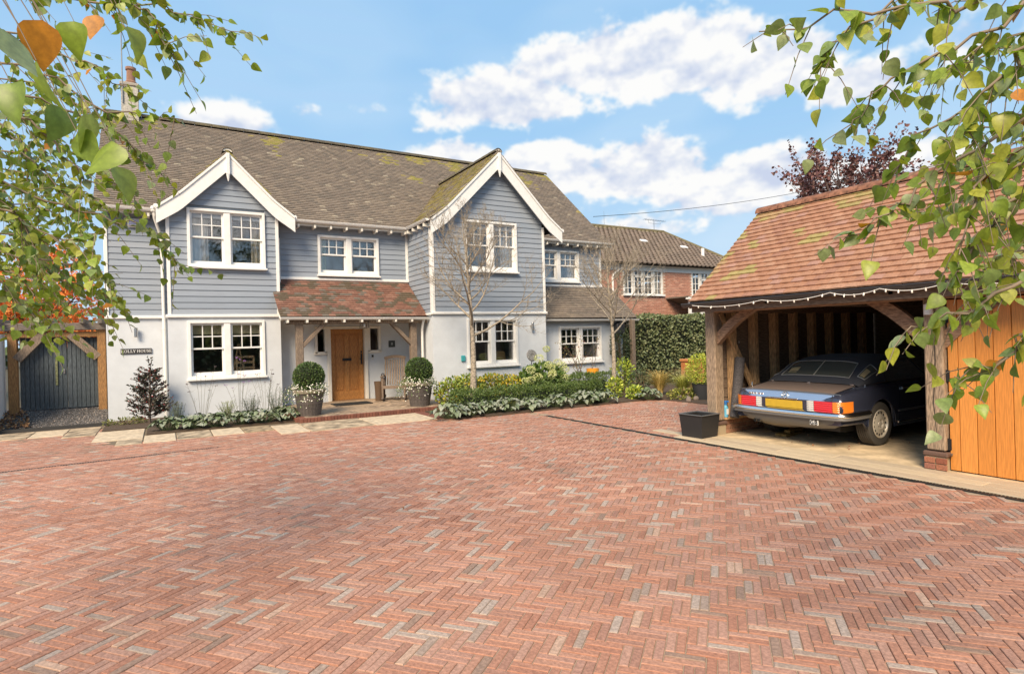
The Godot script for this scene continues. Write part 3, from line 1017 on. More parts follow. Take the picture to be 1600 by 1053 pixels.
func porch() -> void:
	var g := Geo.new()
	# platform with a brick nosing
	g.bx(2.62, 6.26, -0.05, 0.087, ZM, -13.22)
	var st := P("porch_step", g, M(lin(0.40, 0.30, 0.2), 0.8, {"tex": "stain", "ts": Vector3(0.7, 0.7, 0.7), "bump": "rough", "bs": 0.1}), house)
	var xs := 2.62
	for row in 5:
		for k in 3:
			var xa := 2.64 + k * 1.2 + (0.4 if row % 2 else 0.0)
			g = Geo.new()
			g.cbox(Vector3(minf(xa + 0.59, 6.0), 0.08, ZM + 0.35 + row * 0.62), Vector3(minf(1.19, 6.25 - xa), 0.03, 0.61), 0.004)
			P("slab", g, [MT.flag1, MT.flag2][(row + k) % 2], st)
	var bm := [M(lin(0.20, 0.075, 0.05), 0.85, {"tex": "blotch", "ts": Vector3(5, 5, 5)}), M(lin(0.26, 0.10, 0.065), 0.85, {"tex": "blotch", "ts": Vector3(5, 5, 5)})]
	for i in 48:
		g = Geo.new()
		g.cbox(Vector3(2.53 + i * 0.0715, 0.04, -13.2), Vector3(0.065, 0.105, 0.22), 0.006)
		P("brick", g, bm[rng.randi() % 2], st)
	for i in 36:
		g = Geo.new()
		g.cbox(Vector3(2.54, 0.04, -13.36 - i * 0.0715), Vector3(0.2, 0.105, 0.065), 0.006)
		P("brick", g, bm[rng.randi() % 2], st)
	# posts and braces
	for p in [[2.9, 1.0], [5.86, -1.0]]:
		g = Geo.new()
		g.cbox(Vector3(p[0], 1.14, -15.1), Vector3(0.17, 2.1, 0.17), 0.012)
		var o := P("porch_post", g, MT.oak_grey, house)
		g = Geo.new()
		g.beam(Vector3(p[0] + p[1] * 0.06, 1.62, -15.1), Vector3(p[0] + p[1] * 0.62, 2.2, -15.1), 0.09, 0.15, 0.008, Vector3.BACK)
		P("brace", g, MT.oak_grey, o)
	g = Geo.new()
	g.cbox(Vector3(4.42, 2.25, -15.1), Vector3(3.7, 0.16, 0.16), 0.01)
	P("porch_beam", g, MT.oak_grey, house)
	g = Geo.new()
	g.bx(2.6, 6.25, 2.3, 2.33, ZM, -15.05)
	P("porch_ceiling", g, MT.cream, house)

func roofs() -> void:
	var tm := tile_mesh(0.162, 0.20, 0.02, 0.003)
	var slope := Vector3(0, RIDGE_Y - EAVE_Y, RIDGE_Z - EAVE_Z)
	var s := slope.normalized()
	var nm := Vector3(0, -s.z, s.y)
	var moss := FastNoiseLite.new()
	moss.seed = 4; moss.frequency = 0.55; moss.fractal_octaves = 4
	# tones: 0-3 weathered brown grey, 4 ochre lichen, 5 moss, 6 pale, 7-9 red browns, 10 dark moss
	var tones := [Color(0.235, 0.19, 0.15), Color(0.26, 0.21, 0.165), Color(0.21, 0.175, 0.14), Color(0.29, 0.235, 0.18), Color(0.43, 0.35, 0.13), Color(0.36, 0.32, 0.085), Color(0.42, 0.36, 0.27),
		Color(0.29, 0.145, 0.10), Color(0.24, 0.12, 0.085), Color(0.35, 0.19, 0.135), Color(0.145, 0.11, 0.072)]
	var main_tone := func(p: Vector3) -> int:
		var m := moss.get_noise_3d(p.x * 1.2, p.y, p.z)
		var h := (p.y - EAVE_Y) / (RIDGE_Y - EAVE_Y)
		var k := m + (h - 0.82) * 1.3 + maxf(0, (p.x - 12.2) * 0.35) + rng.randf_range(-0.2, 0.2)
		if k > 0.36: return 4 if rng.randf() < 0.4 else 5
		if k > 0.14: return 3
		if rng.randf() < 0.02: return 6
		return rng.randi() % 4
	var gables := [[1.46, 6.38, 1.52, 4.96], [8.3, 6.97, 2.13, 4.93]]
	var keep_main := func(p: Vector3) -> bool:
		if p.z < RIDGE_Z + 0.02: return false
		for q in gables:
			if absf(p.x - q[0]) < q[2] and gable_top(p.x - q[0], q[1], q[2], q[3]) > p.y + 0.02: return false
		return true
	tiles(roof_items, Vector3(-1.28, EAVE_Y, EAVE_Z), Vector3.RIGHT, s, 15.0, slope.length(), 0.165, 0.1, keep_main, main_tone)
	var g := slab([Vector3(-1.28, EAVE_Y, EAVE_Z) - nm * 0.01, Vector3(13.72, EAVE_Y, EAVE_Z) - nm * 0.01, Vector3(13.72, RIDGE_Y, RIDGE_Z) - nm * 0.01, Vector3(-1.28, RIDGE_Y, RIDGE_Z) - nm * 0.01], nm, 0.06)
	var roof := P("roof", g, MT.dark_wood, house)
	g = slab([Vector3(13.72, EAVE_Y, -23.92), Vector3(-1.28, EAVE_Y, -23.92), Vector3(-1.28, RIDGE_Y, RIDGE_Z), Vector3(13.72, RIDGE_Y, RIDGE_Z)], Vector3(0, s.y * 0 + -s.z, -s.y), 0.08)
	P("rear_slope", g, M(lin(0.13, 0.1, 0.08), 0.9, {"tex": "blotch", "ts": Vector3(4, 4, 4)}), roof)
	# ridge tiles
	var rm := [M(lin(0.16, 0.14, 0.10), 0.9, {"tex": "stain", "ts": Vector3(3, 3, 3)}), M(lin(0.2, 0.17, 0.10), 0.9, {"tex": "stain", "ts": Vector3(3, 3, 3)})]
	var ridge := func(a: Vector3, b: Vector3, r: float, n: int) -> void:
		for i in n:
			var p := a.lerp(b, (i + 0.0) / n)
			var q := a.lerp(b, (i + 0.985) / n)
			var h := Geo.new()
			var d := (b - a).normalized()
			var side := d.cross(Vector3.UP).normalized()
			for rr in [r, r - 0.014]:
				var rows := []
				for e in [p, q]:
					var row := PackedVector3Array()
					for j in 9:
						var t := PI * j / 8.0
						row.append(e + side * cos(t) * rr + Vector3.UP * (sin(t) * rr * 0.9 - 0.05 + (0.004 if e == q else 0.0)))
					rows.append(row)
				h.grid(rows, rr == r)
			for j in 8:
				for e in [p, q]:
					var t0 := PI * j / 8.0; var t1 := PI * (j + 1) / 8.0
					h.quad(e + side * cos(t0) * r + Vector3.UP * (sin(t0) * r * 0.9 - 0.05), e + side * cos(t1) * r + Vector3.UP * (sin(t1) * r * 0.9 - 0.05), e + side * cos(t1) * (r - 0.014) + Vector3.UP * (sin(t1) * (r - 0.014) * 0.9 - 0.05), e + side * cos(t0) * (r - 0.014) + Vector3.UP * (sin(t0) * (r - 0.014) * 0.9 - 0.05))
			P("ridge_tile", h, rm[rng.randi() % 2], roof)
			if i == 0:
				var mo := Geo.new()
				for j in 8: mo.tri(p + d * 0.02, p + d * 0.02 + side * cos(PI * j / 8.0) * (r - 0.01) + Vector3.UP * (sin(PI * j / 8.0) * (r - 0.01) * 0.9 - 0.05), p + d * 0.02 + side * cos(PI * (j + 1) / 8.0) * (r - 0.01) + Vector3.UP * (sin(PI * (j + 1) / 8.0) * (r - 0.01) * 0.9 - 0.05))
				P("mortar", mo, MT.cream, roof)
	(ridge as Callable).call(Vector3(-1.28, RIDGE_Y + 0.03, RIDGE_Z), Vector3(13.72, RIDGE_Y + 0.03, RIDGE_Z), 0.13, 33)
	# gable roofs
	for q in gables:
		var cx: float = q[0]
		var zf := (ZL + 0.2) if cx < 2 else (ZR + 0.26)
		var gt := func(p: Vector3) -> int:
			var m := moss.get_noise_3d(p.x * 1.5, p.y * 1.5, p.z * 1.5) + rng.randf_range(-0.25, 0.25)
			if p.x < cx and cx > 5: return ([4, 4, 5, 4, 3, 6][rng.randi() % 6]) if m > -0.4 else 3
			if m > 0.3: return 5
			return rng.randi() % 4
		var kp := func(p: Vector3) -> bool: return p.z > EAVE_Z - (p.y - EAVE_Y) * (EAVE_Z - RIDGE_Z) / (RIDGE_Y - EAVE_Y) - 0.15 and p.z < zf - 0.02
		for sd in [-1.0, 1.0]:
			var yk: float = q[3] + 0.5 * 0.78
			var a := Vector3(cx + sd * q[2], q[3], zf)
			var k := Vector3(cx + sd * (q[2] - 0.5), yk, zf)
			var t := Vector3(cx, q[1], zf)
			var len := zf + 20.0
			var u := Vector3.FORWARD
			tiles(roof_items, a, u, (k - a).normalized(), len, (k - a).length() - 0.02, 0.165, 0.1, kp, gt, 0.01)
			tiles(roof_items, k, u, (t - k).normalized(), len, (t - k).length() - 0.06, 0.165, 0.1, kp, gt, 0.01)
			var back := Vector3(0, 0, -4.2)
			for w in [[a, k], [k, t]]:
				var zz := [0.0, 0.0]
				for e in 2: zz[e] = EAVE_Z - (w[e].y - EAVE_Y) * (EAVE_Z - RIDGE_Z) / (RIDGE_Y - EAVE_Y) - 0.05
				var n2: Vector3 = (w[1] - w[0]).cross(u) * (1.0 if sd > 0 else -1.0)
				if n2.y < 0: n2 = -n2
				var pl := [w[0], Vector3(w[0].x, w[0].y, zz[0]), Vector3(w[1].x, w[1].y, zz[1]), w[1]]
				if sd < 0: pl.reverse()
				for e in 4: pl[e] -= n2.normalized() * 0.01
				if pl[0].z - zz[0] > 0.01: P("gable_deck", slab(pl, n2.normalized(), 0.05), MT.dark_wood, roof)
		(ridge as Callable).call(Vector3(cx, q[1] + 0.05, zf), Vector3(cx, q[1] + 0.05, EAVE_Z - (q[1] - EAVE_Y) * (EAVE_Z - RIDGE_Z) / (RIDGE_Y - EAVE_Y)), 0.12, 5 if cx < 2 else 9)
		barge(cx, q[1] - 0.02, q[2], q[3] - 0.02, zf + 0.005, 0.44)
		g = Geo.new() # boarded underside of the gable overhang
		for sd in [-1.0, 1.0]:
			g.quad(Vector3(cx, q[1] - 0.24, zf - 0.03), Vector3(cx + sd * q[2], q[3] - 0.2, zf - 0.03), Vector3(cx + sd * q[2], q[3] - 0.2, zf - 0.3), Vector3(cx, q[1] - 0.24, zf - 0.3))
		P("soffit", g, MT.white, house)
	# porch roof and the lean-to at the right, redder
	var red := func(p: Vector3) -> int:
		var m := moss.get_noise_3d(p.x * 3.5, p.y * 3, p.z * 3.5) + rng.randf_range(-0.22, 0.22) + 0.05
		if m > 0.22: return 10
		if m > 0.12: return 2
		return [7, 8, 9, 7, 8][rng.randi() % 5]
	var brown := func(_p: Vector3) -> int: return [0, 1, 2, 1, 3][rng.randi() % 5]
	for q in [[2.44, 6.22, 3.37, 2.34, -14.93, red], [9.97, 13.92, 3.37, 2.26, -15.02, brown]]:
		var a := Vector3(q[0], q[3], q[4])
		var up := Vector3(0, q[2] - q[3], ZM - q[4])
		var n3 := Vector3(0, -up.z, up.y).normalized()
		var kp := func(p: Vector3) -> bool: return not (p.x < 2.6 and p.z < ZL + 0.03)
		tiles(roof_items, a, Vector3.RIGHT, up.normalized(), q[1] - q[0], up.length() - 0.05, 0.165, 0.1, kp, q[5], 0.004)
		var x2: float = maxf(q[0], 2.62)
		P("lean_to_deck", slab([a - n3 * 0.012, Vector3(q[1], q[3], q[4]) - n3 * 0.012, Vector3(q[1], q[2], ZM + 0.03) - n3 * 0.012, Vector3(x2, q[2], ZM + 0.03) - n3 * 0.012], n3, 0.05), MT.dark_wood, roof)
		g = Geo.new()
		g.beam(Vector3(x2, q[2] + 0.02, ZM + 0.035), Vector3(minf(q[1], 13.46), q[2] + 0.02, ZM + 0.035), 0.12, 0.012, 0.0, Vector3(0, 0.4, 1))
		P("lead_flashing", g, M(lin(0.13, 0.13, 0.14), 0.6), roof)
	g = Geo.new()
	g.beam(Vector3(2.43, 2.3, -14.93), Vector3(2.62, 2.9, -15.84), 0.03, 0.06)
	P("porch_verge", g, MT.cream, roof)
	pieces("roof_tile", roof_items, [tm], tones, {"rough": 0.92, "tex": "blotch", "ts": Vector3(4, 4, 4)}, house, 300, Vector3.UP)

func rain_goods() -> void:
	var g := Geo.new()
	for r in [[-1.2, -0.06], [2.98, 6.12], [10.42, 13.78]]:
		gutter(Vector3(r[0], EAVE_Y - 0.0, EAVE_Z + 0.09), Vector3(r[1], EAVE_Y - 0.0, EAVE_Z + 0.09), 0.06, MT.white_pvc)
		g = Geo.new()
		g.bx(r[0], r[1], EAVE_Y - 0.12, EAVE_Y - 0.03, EAVE_Z + 0.0, EAVE_Z + 0.02)
		P("fascia", g, MT.cream, house)
		g = Geo.new()
		g.bx(r[0], r[1], EAVE_Y - 0.05, EAVE_Y - 0.04, ZM - 0.01, EAVE_Z)
		P("soffit", g, MT.white, house)
		var x: float = r[0] + 0.15
		while x < r[1]:
			g = Geo.new()
			g.cbox(Vector3(x, EAVE_Y - 0.13, (ZM + EAVE_Z) / 2 + 0.06), Vector3(0.05, 0.09, 0.32), 0.006)
			P("rafter_end", g, MT.cream, house)
			x += 0.42
	# gutter along the side of the right gable
	gutter(Vector3(6.1, EAVE_Y - 0.0, EAVE_Z + 0.06), Vector3(6.1, EAVE_Y - 0.0, ZR + 0.22), 0.06, MT.white_pvc)
	for k in 4:
		g = Geo.new()
		g.cbox(Vector3(6.2, EAVE_Y - 0.13, ZM + 0.45 + k * 0.4), Vector3(0.26, 0.09, 0.05), 0.006)
		P("rafter_end", g, MT.cream, house)
	for q in [[-0.06, EAVE_Y + 0.02], [2.98, EAVE_Y]]: # stubs of the gable gutters at the ends of the bargeboards
		g = Geo.new()
		g.tube([Vector3(q[0], q[1], ZL - 0.3), Vector3(q[0], q[1], ZL + 0.2)], [0.055, 0.055], 8, true)
		P("gutter", g, MT.white_pvc, house)
	g = Geo.new()
	g.tube([Vector3(10.47, EAVE_Y - 0.03, ZR - 0.4), Vector3(10.47, EAVE_Y - 0.03, ZR + 0.24)], [0.055, 0.055], 8, true)
	P("gutter", g, MT.white_pvc, house)
	g = Geo.new()
	g.cbox(Vector3(-0.1, EAVE_Y + 0.0, ZM + 0.36), Vector3(0.13, 0.14, 0.12), 0.02)
	P("hopper", g, MT.white_pvc, house)
	pipe([Vector3(-0.1, EAVE_Y - 0.05, ZM + 0.36), Vector3(-0.09, EAVE_Y - 0.2, ZM + 0.34), Vector3(0.02, EAVE_Y - 0.55, ZM + 0.1), Vector3(0.04, EAVE_Y - 0.7, ZM + 0.08), Vector3(0.05, 0.06, ZM + 0.08)], 0.036, MT.white_pvc, house)
	pipe([Vector3(2.66, EAVE_Y - 0.45, ZM + 0.1), Vector3(2.66, EAVE_Y - 0.6, ZM + 0.08), Vector3(2.66, 3.0, ZM + 0.12)], 0.034, MT.white_pvc, house)
	gutter(Vector3(2.44, 2.33, -14.86), Vector3(6.22, 2.31, -14.86), 0.06, MT.white_pvc)
	pipe([Vector3(6.1, 2.27, -14.88), Vector3(6.1, 2.17, -14.95), Vector3(6.13, 2.0, -15.1), Vector3(6.13, 0.1, -15.12)], 0.034, MT.white_pvc, house)
	var x := 2.6
	while x < 6.2:
		g = Geo.new()
		g.cbox(Vector3(x, 2.235, -14.95), Vector3(0.05, 0.07, 0.26), 0.006)
		P("rafter_end", g, MT.cream, house)
		x += 0.45
	gutter(Vector3(9.99, 2.23, -14.95), Vector3(13.92, 2.21, -14.95), 0.055, MT.white_pvc)
	pipe([Vector3(10.06, 2.19, -14.95), Vector3(10.06, 2.08, -15.0), Vector3(10.0, 1.95, -15.15), Vector3(9.99, 0.1, -15.2)], 0.032, MT.white_pvc, house)

func chimney() -> void:
	var g := Geo.new()
	g.bx(-0.84, -0.43, 6.9, 9.12, -20.3, -19.7)
	var c := P("chimney", g, M(lin(0.60, 0.57, 0.50), 0.9, {"tex": "blotch", "ts": Vector3(2, 2, 2)}), house)
	g = Geo.new()
	g.cbox(Vector3(-0.635, 9.16, -20.0), Vector3(0.47, 0.1, 0.66), 0.02)
	P("chimney_cap", g, M(lin(0.5, 0.46, 0.4), 0.9, {"tex": "fine", "ts": Vector3(3, 3, 3)}), c)
	g = Geo.new()
	g.lathe([Vector2(0.14, 0), Vector2(0.15, 0.1), Vector2(0.115, 0.14), Vector2(0.105, 0.42), Vector2(0.135, 0.45), Vector2(0.135, 0.52), Vector2(0.1, 0.53), Vector2(0.09, 0.3)], Transform3D(Basis.IDENTITY, Vector3(-0.6, 9.2, -19.95)), 14)
	P("chimney_pot", g, M(lin(0.45, 0.24, 0.16), 0.85, {"tex": "fine", "ts": Vector3(4, 4, 4)}), c)
	g = Geo.new()
	g.tube([Vector3(-0.8, 8.6, -19.68), Vector3(-0.8, 10.6, -19.68)], [0.018, 0.014], 6, true)
	P("aerial_pole", g, M(lin(0.25, 0.25, 0.25), 0.5, {"metal": 0.7}), c)
	g = Geo.new()
	g.bx(-0.86, -0.41, 7.95, 8.12, -20.32, -19.68)
	P("lead_flashing", g, M(lin(0.16, 0.17, 0.19), 0.6), c)

func house_materials() -> void:
	MT.white = M(lin(0.80, 0.80, 0.78), 0.5, {"tex": "soft", "ts": Vector3(1.3, 1.3, 1.3)})
	MT.cream = M(lin(0.74, 0.71, 0.64), 0.6, {"tex": "soft", "ts": Vector3(1.3, 1.3, 1.3)})
	MT.white_pvc = M(lin(0.80, 0.79, 0.76), 0.35, {"tex": "soft", "ts": Vector3(0.8, 0.8, 0.8)})
	MT.render = M(lin(0.61, 0.65, 0.69), 0.9, {"tex": "soft", "ts": Vector3(0.5, 0.5, 0.5), "bump": "rough", "bs": 0.05})
	MT.boards = []
	for c in [[0.265, 0.31, 0.37], [0.285, 0.33, 0.39], [0.275, 0.315, 0.37], [0.30, 0.34, 0.395]]:
		MT.boards.append(M(lin(c[0], c[1], c[2]), 0.65, {"tex": "soft", "ts": Vector3(0.5, 4, 4)}))
	MT.glass = M(Color(0.05, 0.06, 0.06), 0.0, {"alpha": 0.03, "spec": 0.7})
	MT.door = M(lin(0.70, 0.32, 0.095), 0.4, {"tex": "grain", "ts": Vector3(7, 0.7, 7)})
	MT.door2 = M(lin(0.66, 0.285, 0.08), 0.4, {"tex": "grain", "ts": Vector3(8, 0.6, 8)})
	MT.iron = M(lin(0.02, 0.02, 0.022), 0.5, {"metal": 0.3})
	MT.dark_wood = M(lin(0.05, 0.038, 0.028), 0.85, {"tex": "grain", "ts": Vector3(2, 2, 2)})
	MT.oak_grey = M(lin(0.33, 0.25, 0.185), 0.8, {"tex": "grain", "ts": Vector3(5, 0.8, 5), "bump": "grain", "bs": 0.4})
	MT.oak = M(lin(0.46, 0.24, 0.085), 0.75, {"tex": "grain", "ts": Vector3(6, 0.7, 6), "bump": "grain", "bs": 0.4})
	MT.flag1 = M(lin(0.58, 0.43, 0.30), 0.75, {"tex": "stain", "ts": Vector3(0.8, 0.8, 0.8), "bump": "rough", "bs": 0.12})
	MT.flag2 = M(lin(0.50, 0.37, 0.25), 0.75, {"tex": "blotch", "ts": Vector3(1.1, 1.1, 1.1), "bump": "rough", "bs": 0.12})
	MT.steel = M(lin(0.5, 0.5, 0.5), 0.3, {"metal": 1.0})
	MT.black = M(lin(0.02, 0.02, 0.02), 0.5)

func kf(t: Array, x: float) -> float: # value between keys [x, v]
	if x <= t[0][0]: return t[0][1]
	for i in t.size() - 1:
		if x <= t[i + 1][0]:
			var f: float = (x - t[i][0]) / (t[i + 1][0] - t[i][0])
			f = f * f * (3 - 2 * f) if t[i].size() > 2 else f
			return lerpf(t[i][1], t[i + 1][1], f)
	return t[-1][1]

const CAR_TOP := [[0.0, 0.685], [0.055, 0.775], [0.5, 0.835], [0.75, 0.868], [1.3, 0.885], [2.6, 0.905], [3.0, 0.885], [3.7, 0.82], [4.2, 0.72], [4.36, 0.6]]
const CAR_HALF := [[0.0, 0.835], [0.06, 0.862], [0.2, 0.882], [0.6, 0.895], [3.6, 0.89], [4.2, 0.84], [4.36, 0.75]]
const WHEELS := [0.93, 3.38]

func car_low(x: float) -> float:
	var y := 0.235 if x > 0.5 else 0.36
	for w in WHEELS:
		var d := absf(x - w)
		if d < 0.365: y = maxf(y, 0.31 + sqrt(0.365 * 0.365 - d * d) * 0.98)
	return y

func car_section(x: float, lo: float, side: float, out := 0.0) -> PackedVector3Array: # from the sill to the middle of the top
	var hi := kf(CAR_TOP, x)
	var w := kf(CAR_HALF, x) + out
	var r := PackedVector3Array()
	for k in [[0.965, 0.0], [0.985, 0.06], [0.998, 0.3], [1.0, 0.52], [1.003, 0.70], [0.998, 0.80], [0.978, 0.90], [0.945, 0.965], [0.90, 1.0]]:
		var base := 0.235
		var y: float = lerpf(base, hi, k[1])
		r.append(Vector3(x, maxf(y, lo + (hi - lo) * k[1] * 0.12 + 0.001 * k[1]) if y < lo + 0.02 else y, side * w * k[0]))
	for k in [[0.6, 0.012], [0.3, 0.018], [0.0, 0.02]]:
		r.append(Vector3(x, hi + k[1], side * w * k[0]))
	return r

const HOOD_H := [[0.62, 0.03, 1], [0.80, 0.145], [1.0, 0.275], [1.12, 0.335], [1.3, 0.375], [1.7, 0.39], [2.1, 0.375], [2.22, 0.35]]
const HOOD_W := [[0.62, 0.74], [0.8, 0.755], [1.3, 0.75], [2.22, 0.69]]

func hood_pt(x: float, a: float, lift := 0.0) -> Vector3: # a from 0 (right sill) to PI (left)
	var w := kf(HOOD_W, x) + lift
	var h := kf(HOOD_H, x) + lift
	var base := kf(CAR_TOP, x) + 0.005
	var e := 0.5
	var c := cos(a); var s := sin(a)
	return Vector3(x - 0.10 * absf(c) * float(x < 1.0) * 0.0, base + h * pow(absf(s), 0.72), w * signf(c) * pow(absf(c), e) * (1.0 - 0.10 * pow(absf(s), 2)))

func build_car() -> void:
	var at := Vector3(7.91, 0.012, -5.43)
	var car := thing("parked_car", at, "dark blue convertible car with dark soft top parked nose first in the carport", "car")
	var paint := M(lin(0.045, 0.052, 0.085), 0.22, {"metal": 0.35, "coat": 1.0})
	var dusty_reflection := M(lin(0.19, 0.145, 0.125), 0.5, {"tex": "soft", "ts": Vector3(2, 2, 2), "coat": 0.15})  # brown reflection of the carport roof put into the colour, with some dust
	var chrome := M(lin(0.82, 0.81, 0.79), 0.22, {"metal": 1.0})
	var rubber := M(lin(0.03, 0.03, 0.03), 0.7)
	var cloth := M(lin(0.058, 0.062, 0.078), 0.85, {"tex": "fine", "ts": Vector3(12, 12, 12), "own": true, "rim": 0.3})
	var grey := M(lin(0.14, 0.135, 0.13), 0.5)
	var glass := M(Color(0.85, 0.9, 0.95), 0.02, {"alpha": 0.05, "spec": 0.6, "metal": 0.06})
	var beige := M(lin(0.50, 0.38, 0.20), 0.6)
	var xs := [0.0, 0.02, 0.06, 0.14, 0.25, 0.38, 0.48]
	for w in WHEELS:
		if w > 2: xs.append_array([1.45, 1.8, 2.2, 2.6, 2.9])
		for k in 13: xs.append(w - 0.366 + 0.732 * k / 12.0)
	xs.append_array([3.85, 4.05, 4.2, 4.3, 4.36])
	xs.sort()
	var L := func(g: Geo, name: String, m: Material) -> MeshInstance3D: return P(name, g, m, car, true)
	var g := Geo.new()
	for sd in [1.0, -1.0]:
		var rows := []
		for x in xs: rows.append(car_section(x, car_low(x), sd))
		g.grid(rows, sd > 0)
	# closing faces
	for x in [0.0, 4.36]:
		var a := car_section(x, car_low(x), 1.0)
		var b := car_section(x, car_low(x), -1.0)
		for i in a.size() - 1:
			if x > 1: g.quad(a[i], b[i], b[i + 1], a[i + 1])
			else: g.quad(b[i], a[i], a[i + 1], b[i + 1])
	P("body", g, paint, car, true)
	g = Geo.new()
	g.bx(0.35, 4.2, 0.22, 0.40, -0.62, 0.62)
	for w in WHEELS: for sd in [-1.0, 1.0]: g.bx(w - 0.42, w + 0.42, 0.2, 0.74, sd * 0.55, sd * 0.6)
	P("underbody", g, MT.black, car, true)
	# boot lid, and its trailing edge with the sky reflection put into its colour
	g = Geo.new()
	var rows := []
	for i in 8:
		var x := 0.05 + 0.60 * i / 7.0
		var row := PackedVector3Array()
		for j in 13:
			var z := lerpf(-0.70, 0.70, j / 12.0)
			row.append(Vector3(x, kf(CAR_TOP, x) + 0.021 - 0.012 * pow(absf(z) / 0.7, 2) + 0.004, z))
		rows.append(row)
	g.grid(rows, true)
	P("boot_lid", g, dusty_reflection, car, true)
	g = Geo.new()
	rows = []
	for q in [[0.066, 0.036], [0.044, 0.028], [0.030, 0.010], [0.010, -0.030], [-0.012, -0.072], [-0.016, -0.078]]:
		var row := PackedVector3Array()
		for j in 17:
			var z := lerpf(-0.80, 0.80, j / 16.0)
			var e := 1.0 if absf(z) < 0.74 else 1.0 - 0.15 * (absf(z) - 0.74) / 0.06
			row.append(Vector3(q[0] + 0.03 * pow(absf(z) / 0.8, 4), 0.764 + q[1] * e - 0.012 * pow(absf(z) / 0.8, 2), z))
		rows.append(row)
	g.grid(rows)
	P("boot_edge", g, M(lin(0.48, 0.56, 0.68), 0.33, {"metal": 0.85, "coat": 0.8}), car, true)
	for z in [-0.71, 0.71]:
		g = Geo.new()
		g.beam(Vector3(-0.012, 0.692, z), Vector3(0.03, 0.772, z), 0.006, 0.006)
		P("panel_gap", g, MT.black, car, true)
	# lamps
	var red := M(lin(0.62, 0.02, 0.025), 0.18, {"coat": 0.6})
	var amber := M(lin(0.72, 0.20, 0.02), 0.2, {"coat": 0.6})
	var clear := M(lin(0.62, 0.60, 0.56), 0.25, {"coat": 0.6})
	for sd in [1.0, -1.0]:
		var lamp: MeshInstance3D
		for q in [["tail_lamp", 0.47, 0.735, red], ["reversing_lamp", 0.365, 0.466, clear], ["indicator_lamp", 0.739, 0.872, amber]]:
			g = Geo.new()
			rows = []
			var n := 20
			for i in n + 1:
				var t := float(i) / n
				var rib := 0.009 * (1.0 if fmod(t * 5.0, 1.0) < 0.62 else 0.0)
				var y := 0.538 + 0.148 * t
				var row := PackedVector3Array()
				for j in 5:
					var z := lerpf(q[1], q[2], j / 4.0)
					row.append(Vector3(-0.022 - rib + 0.10 * pow(maxf(0, (z - 0.74) / 0.14), 2.2), y, sd * z))
				if q[0] == "indicator_lamp": row.append(Vector3(0.22, y, sd * 0.888))
				rows.append(row)
			g.grid(rows, sd < 0)
			var r0: PackedVector3Array = rows[0]; var rn: PackedVector3Array = rows[n]
			for j in r0.size() - 1:
				g.quad(rn[j], rn[j + 1], Vector3(0.25, rn[j + 1].y, rn[j + 1].z * 0.99), Vector3(0.25, rn[j].y, rn[j].z * 0.99))
				g.quad(r0[j + 1], r0[j], Vector3(0.25, r0[j].y, r0[j].z * 0.99), Vector3(0.25, r0[j + 1].y, r0[j + 1].z * 0.99))
			P(q[0], g, q[3], car, true)
	# number plate panel, blank yellow plate, emblem, handle strip
	g = Geo.new()
	g.cbox(Vector3(-0.012, 0.612, 0), Vector3(0.03, 0.15, 0.78), 0.006)
	P("plate_recess", g, paint, car, true)
	g = Geo.new()
	g.cbox(Vector3(-0.034, 0.607, 0), Vector3(0.012, 0.118, 0.60), 0.004)
	P("number_plate", g, M(lin(0.55, 0.36, 0.03), 0.45, {"tex": "soft", "ts": Vector3(3, 3, 3)}), car, true)
	g = Geo.new()
	g.cbox(Vector3(-0.04, 0.689, -0.02), Vector3(0.028, 0.016, 0.50), 0.005)
	P("boot_handle", g, chrome, car, true)
	g = Geo.new()
	var ring := []
	var rr := []
	for i in 25:
		var a := TAU * i / 24.0
		ring.append(Vector3(0.0 + 0.022 * sin(a), 0.735 + 0.044 * sin(a), 0.048 * cos(a)))
		rr.append(0.006)
	g.tube(ring, rr, 6)
	for k in 3:
		var a := PI / 2 + TAU * k / 3
		var tip := Vector3(0.0 + 0.02 * sin(a), 0.735 + 0.041 * sin(a), 0.045 * cos(a))
		g.tube([Vector3(0.0, 0.735, 0), tip], [0.009, 0.002], 4, true)
	P("emblem", g, chrome, car, true)
	for k in 5:
		g = Geo.new()
		g.cbox(Vector3(0.004, 0.728, -0.60 + k * 0.05 + (0.02 if k > 2 else 0.0)), Vector3(0.006, 0.03, 0.034), 0.002)
		P("badge_chrome", g, chrome, car, true)
	# bumper wrapping round the tail
	var path := [[0.58, 0.905, 1.0], [0.3, 0.912, 1.0], [0.1, 0.91, 0.8], [0.0, 0.885, 0.5], [-0.05, 0.82, 0.2], [-0.075, 0.6, 0.05], [-0.085, 0.3, 0.0], [-0.088, 0.0, 0.0]]
	var full := []
	for q in path: full.append(Vector3(q[0], q[1], 1.0))
	for i in range(path.size() - 2, -1, -1): full.append(Vector3(path[i][0], -path[i][1], 1.0))
	var short := []
	for q in [[0.5, 0.86], [0.2, 0.865], [0.05, 0.83], [-0.03, 0.72], [-0.055, 0.5], [-0.068, 0.25], [-0.07, 0.0], [-0.068, -0.25], [-0.055, -0.5], [-0.03, -0.72], [0.05, -0.83], [0.2, -0.865], [0.5, -0.86]]: short.append(Vector3(q[0], q[1], 1.0))
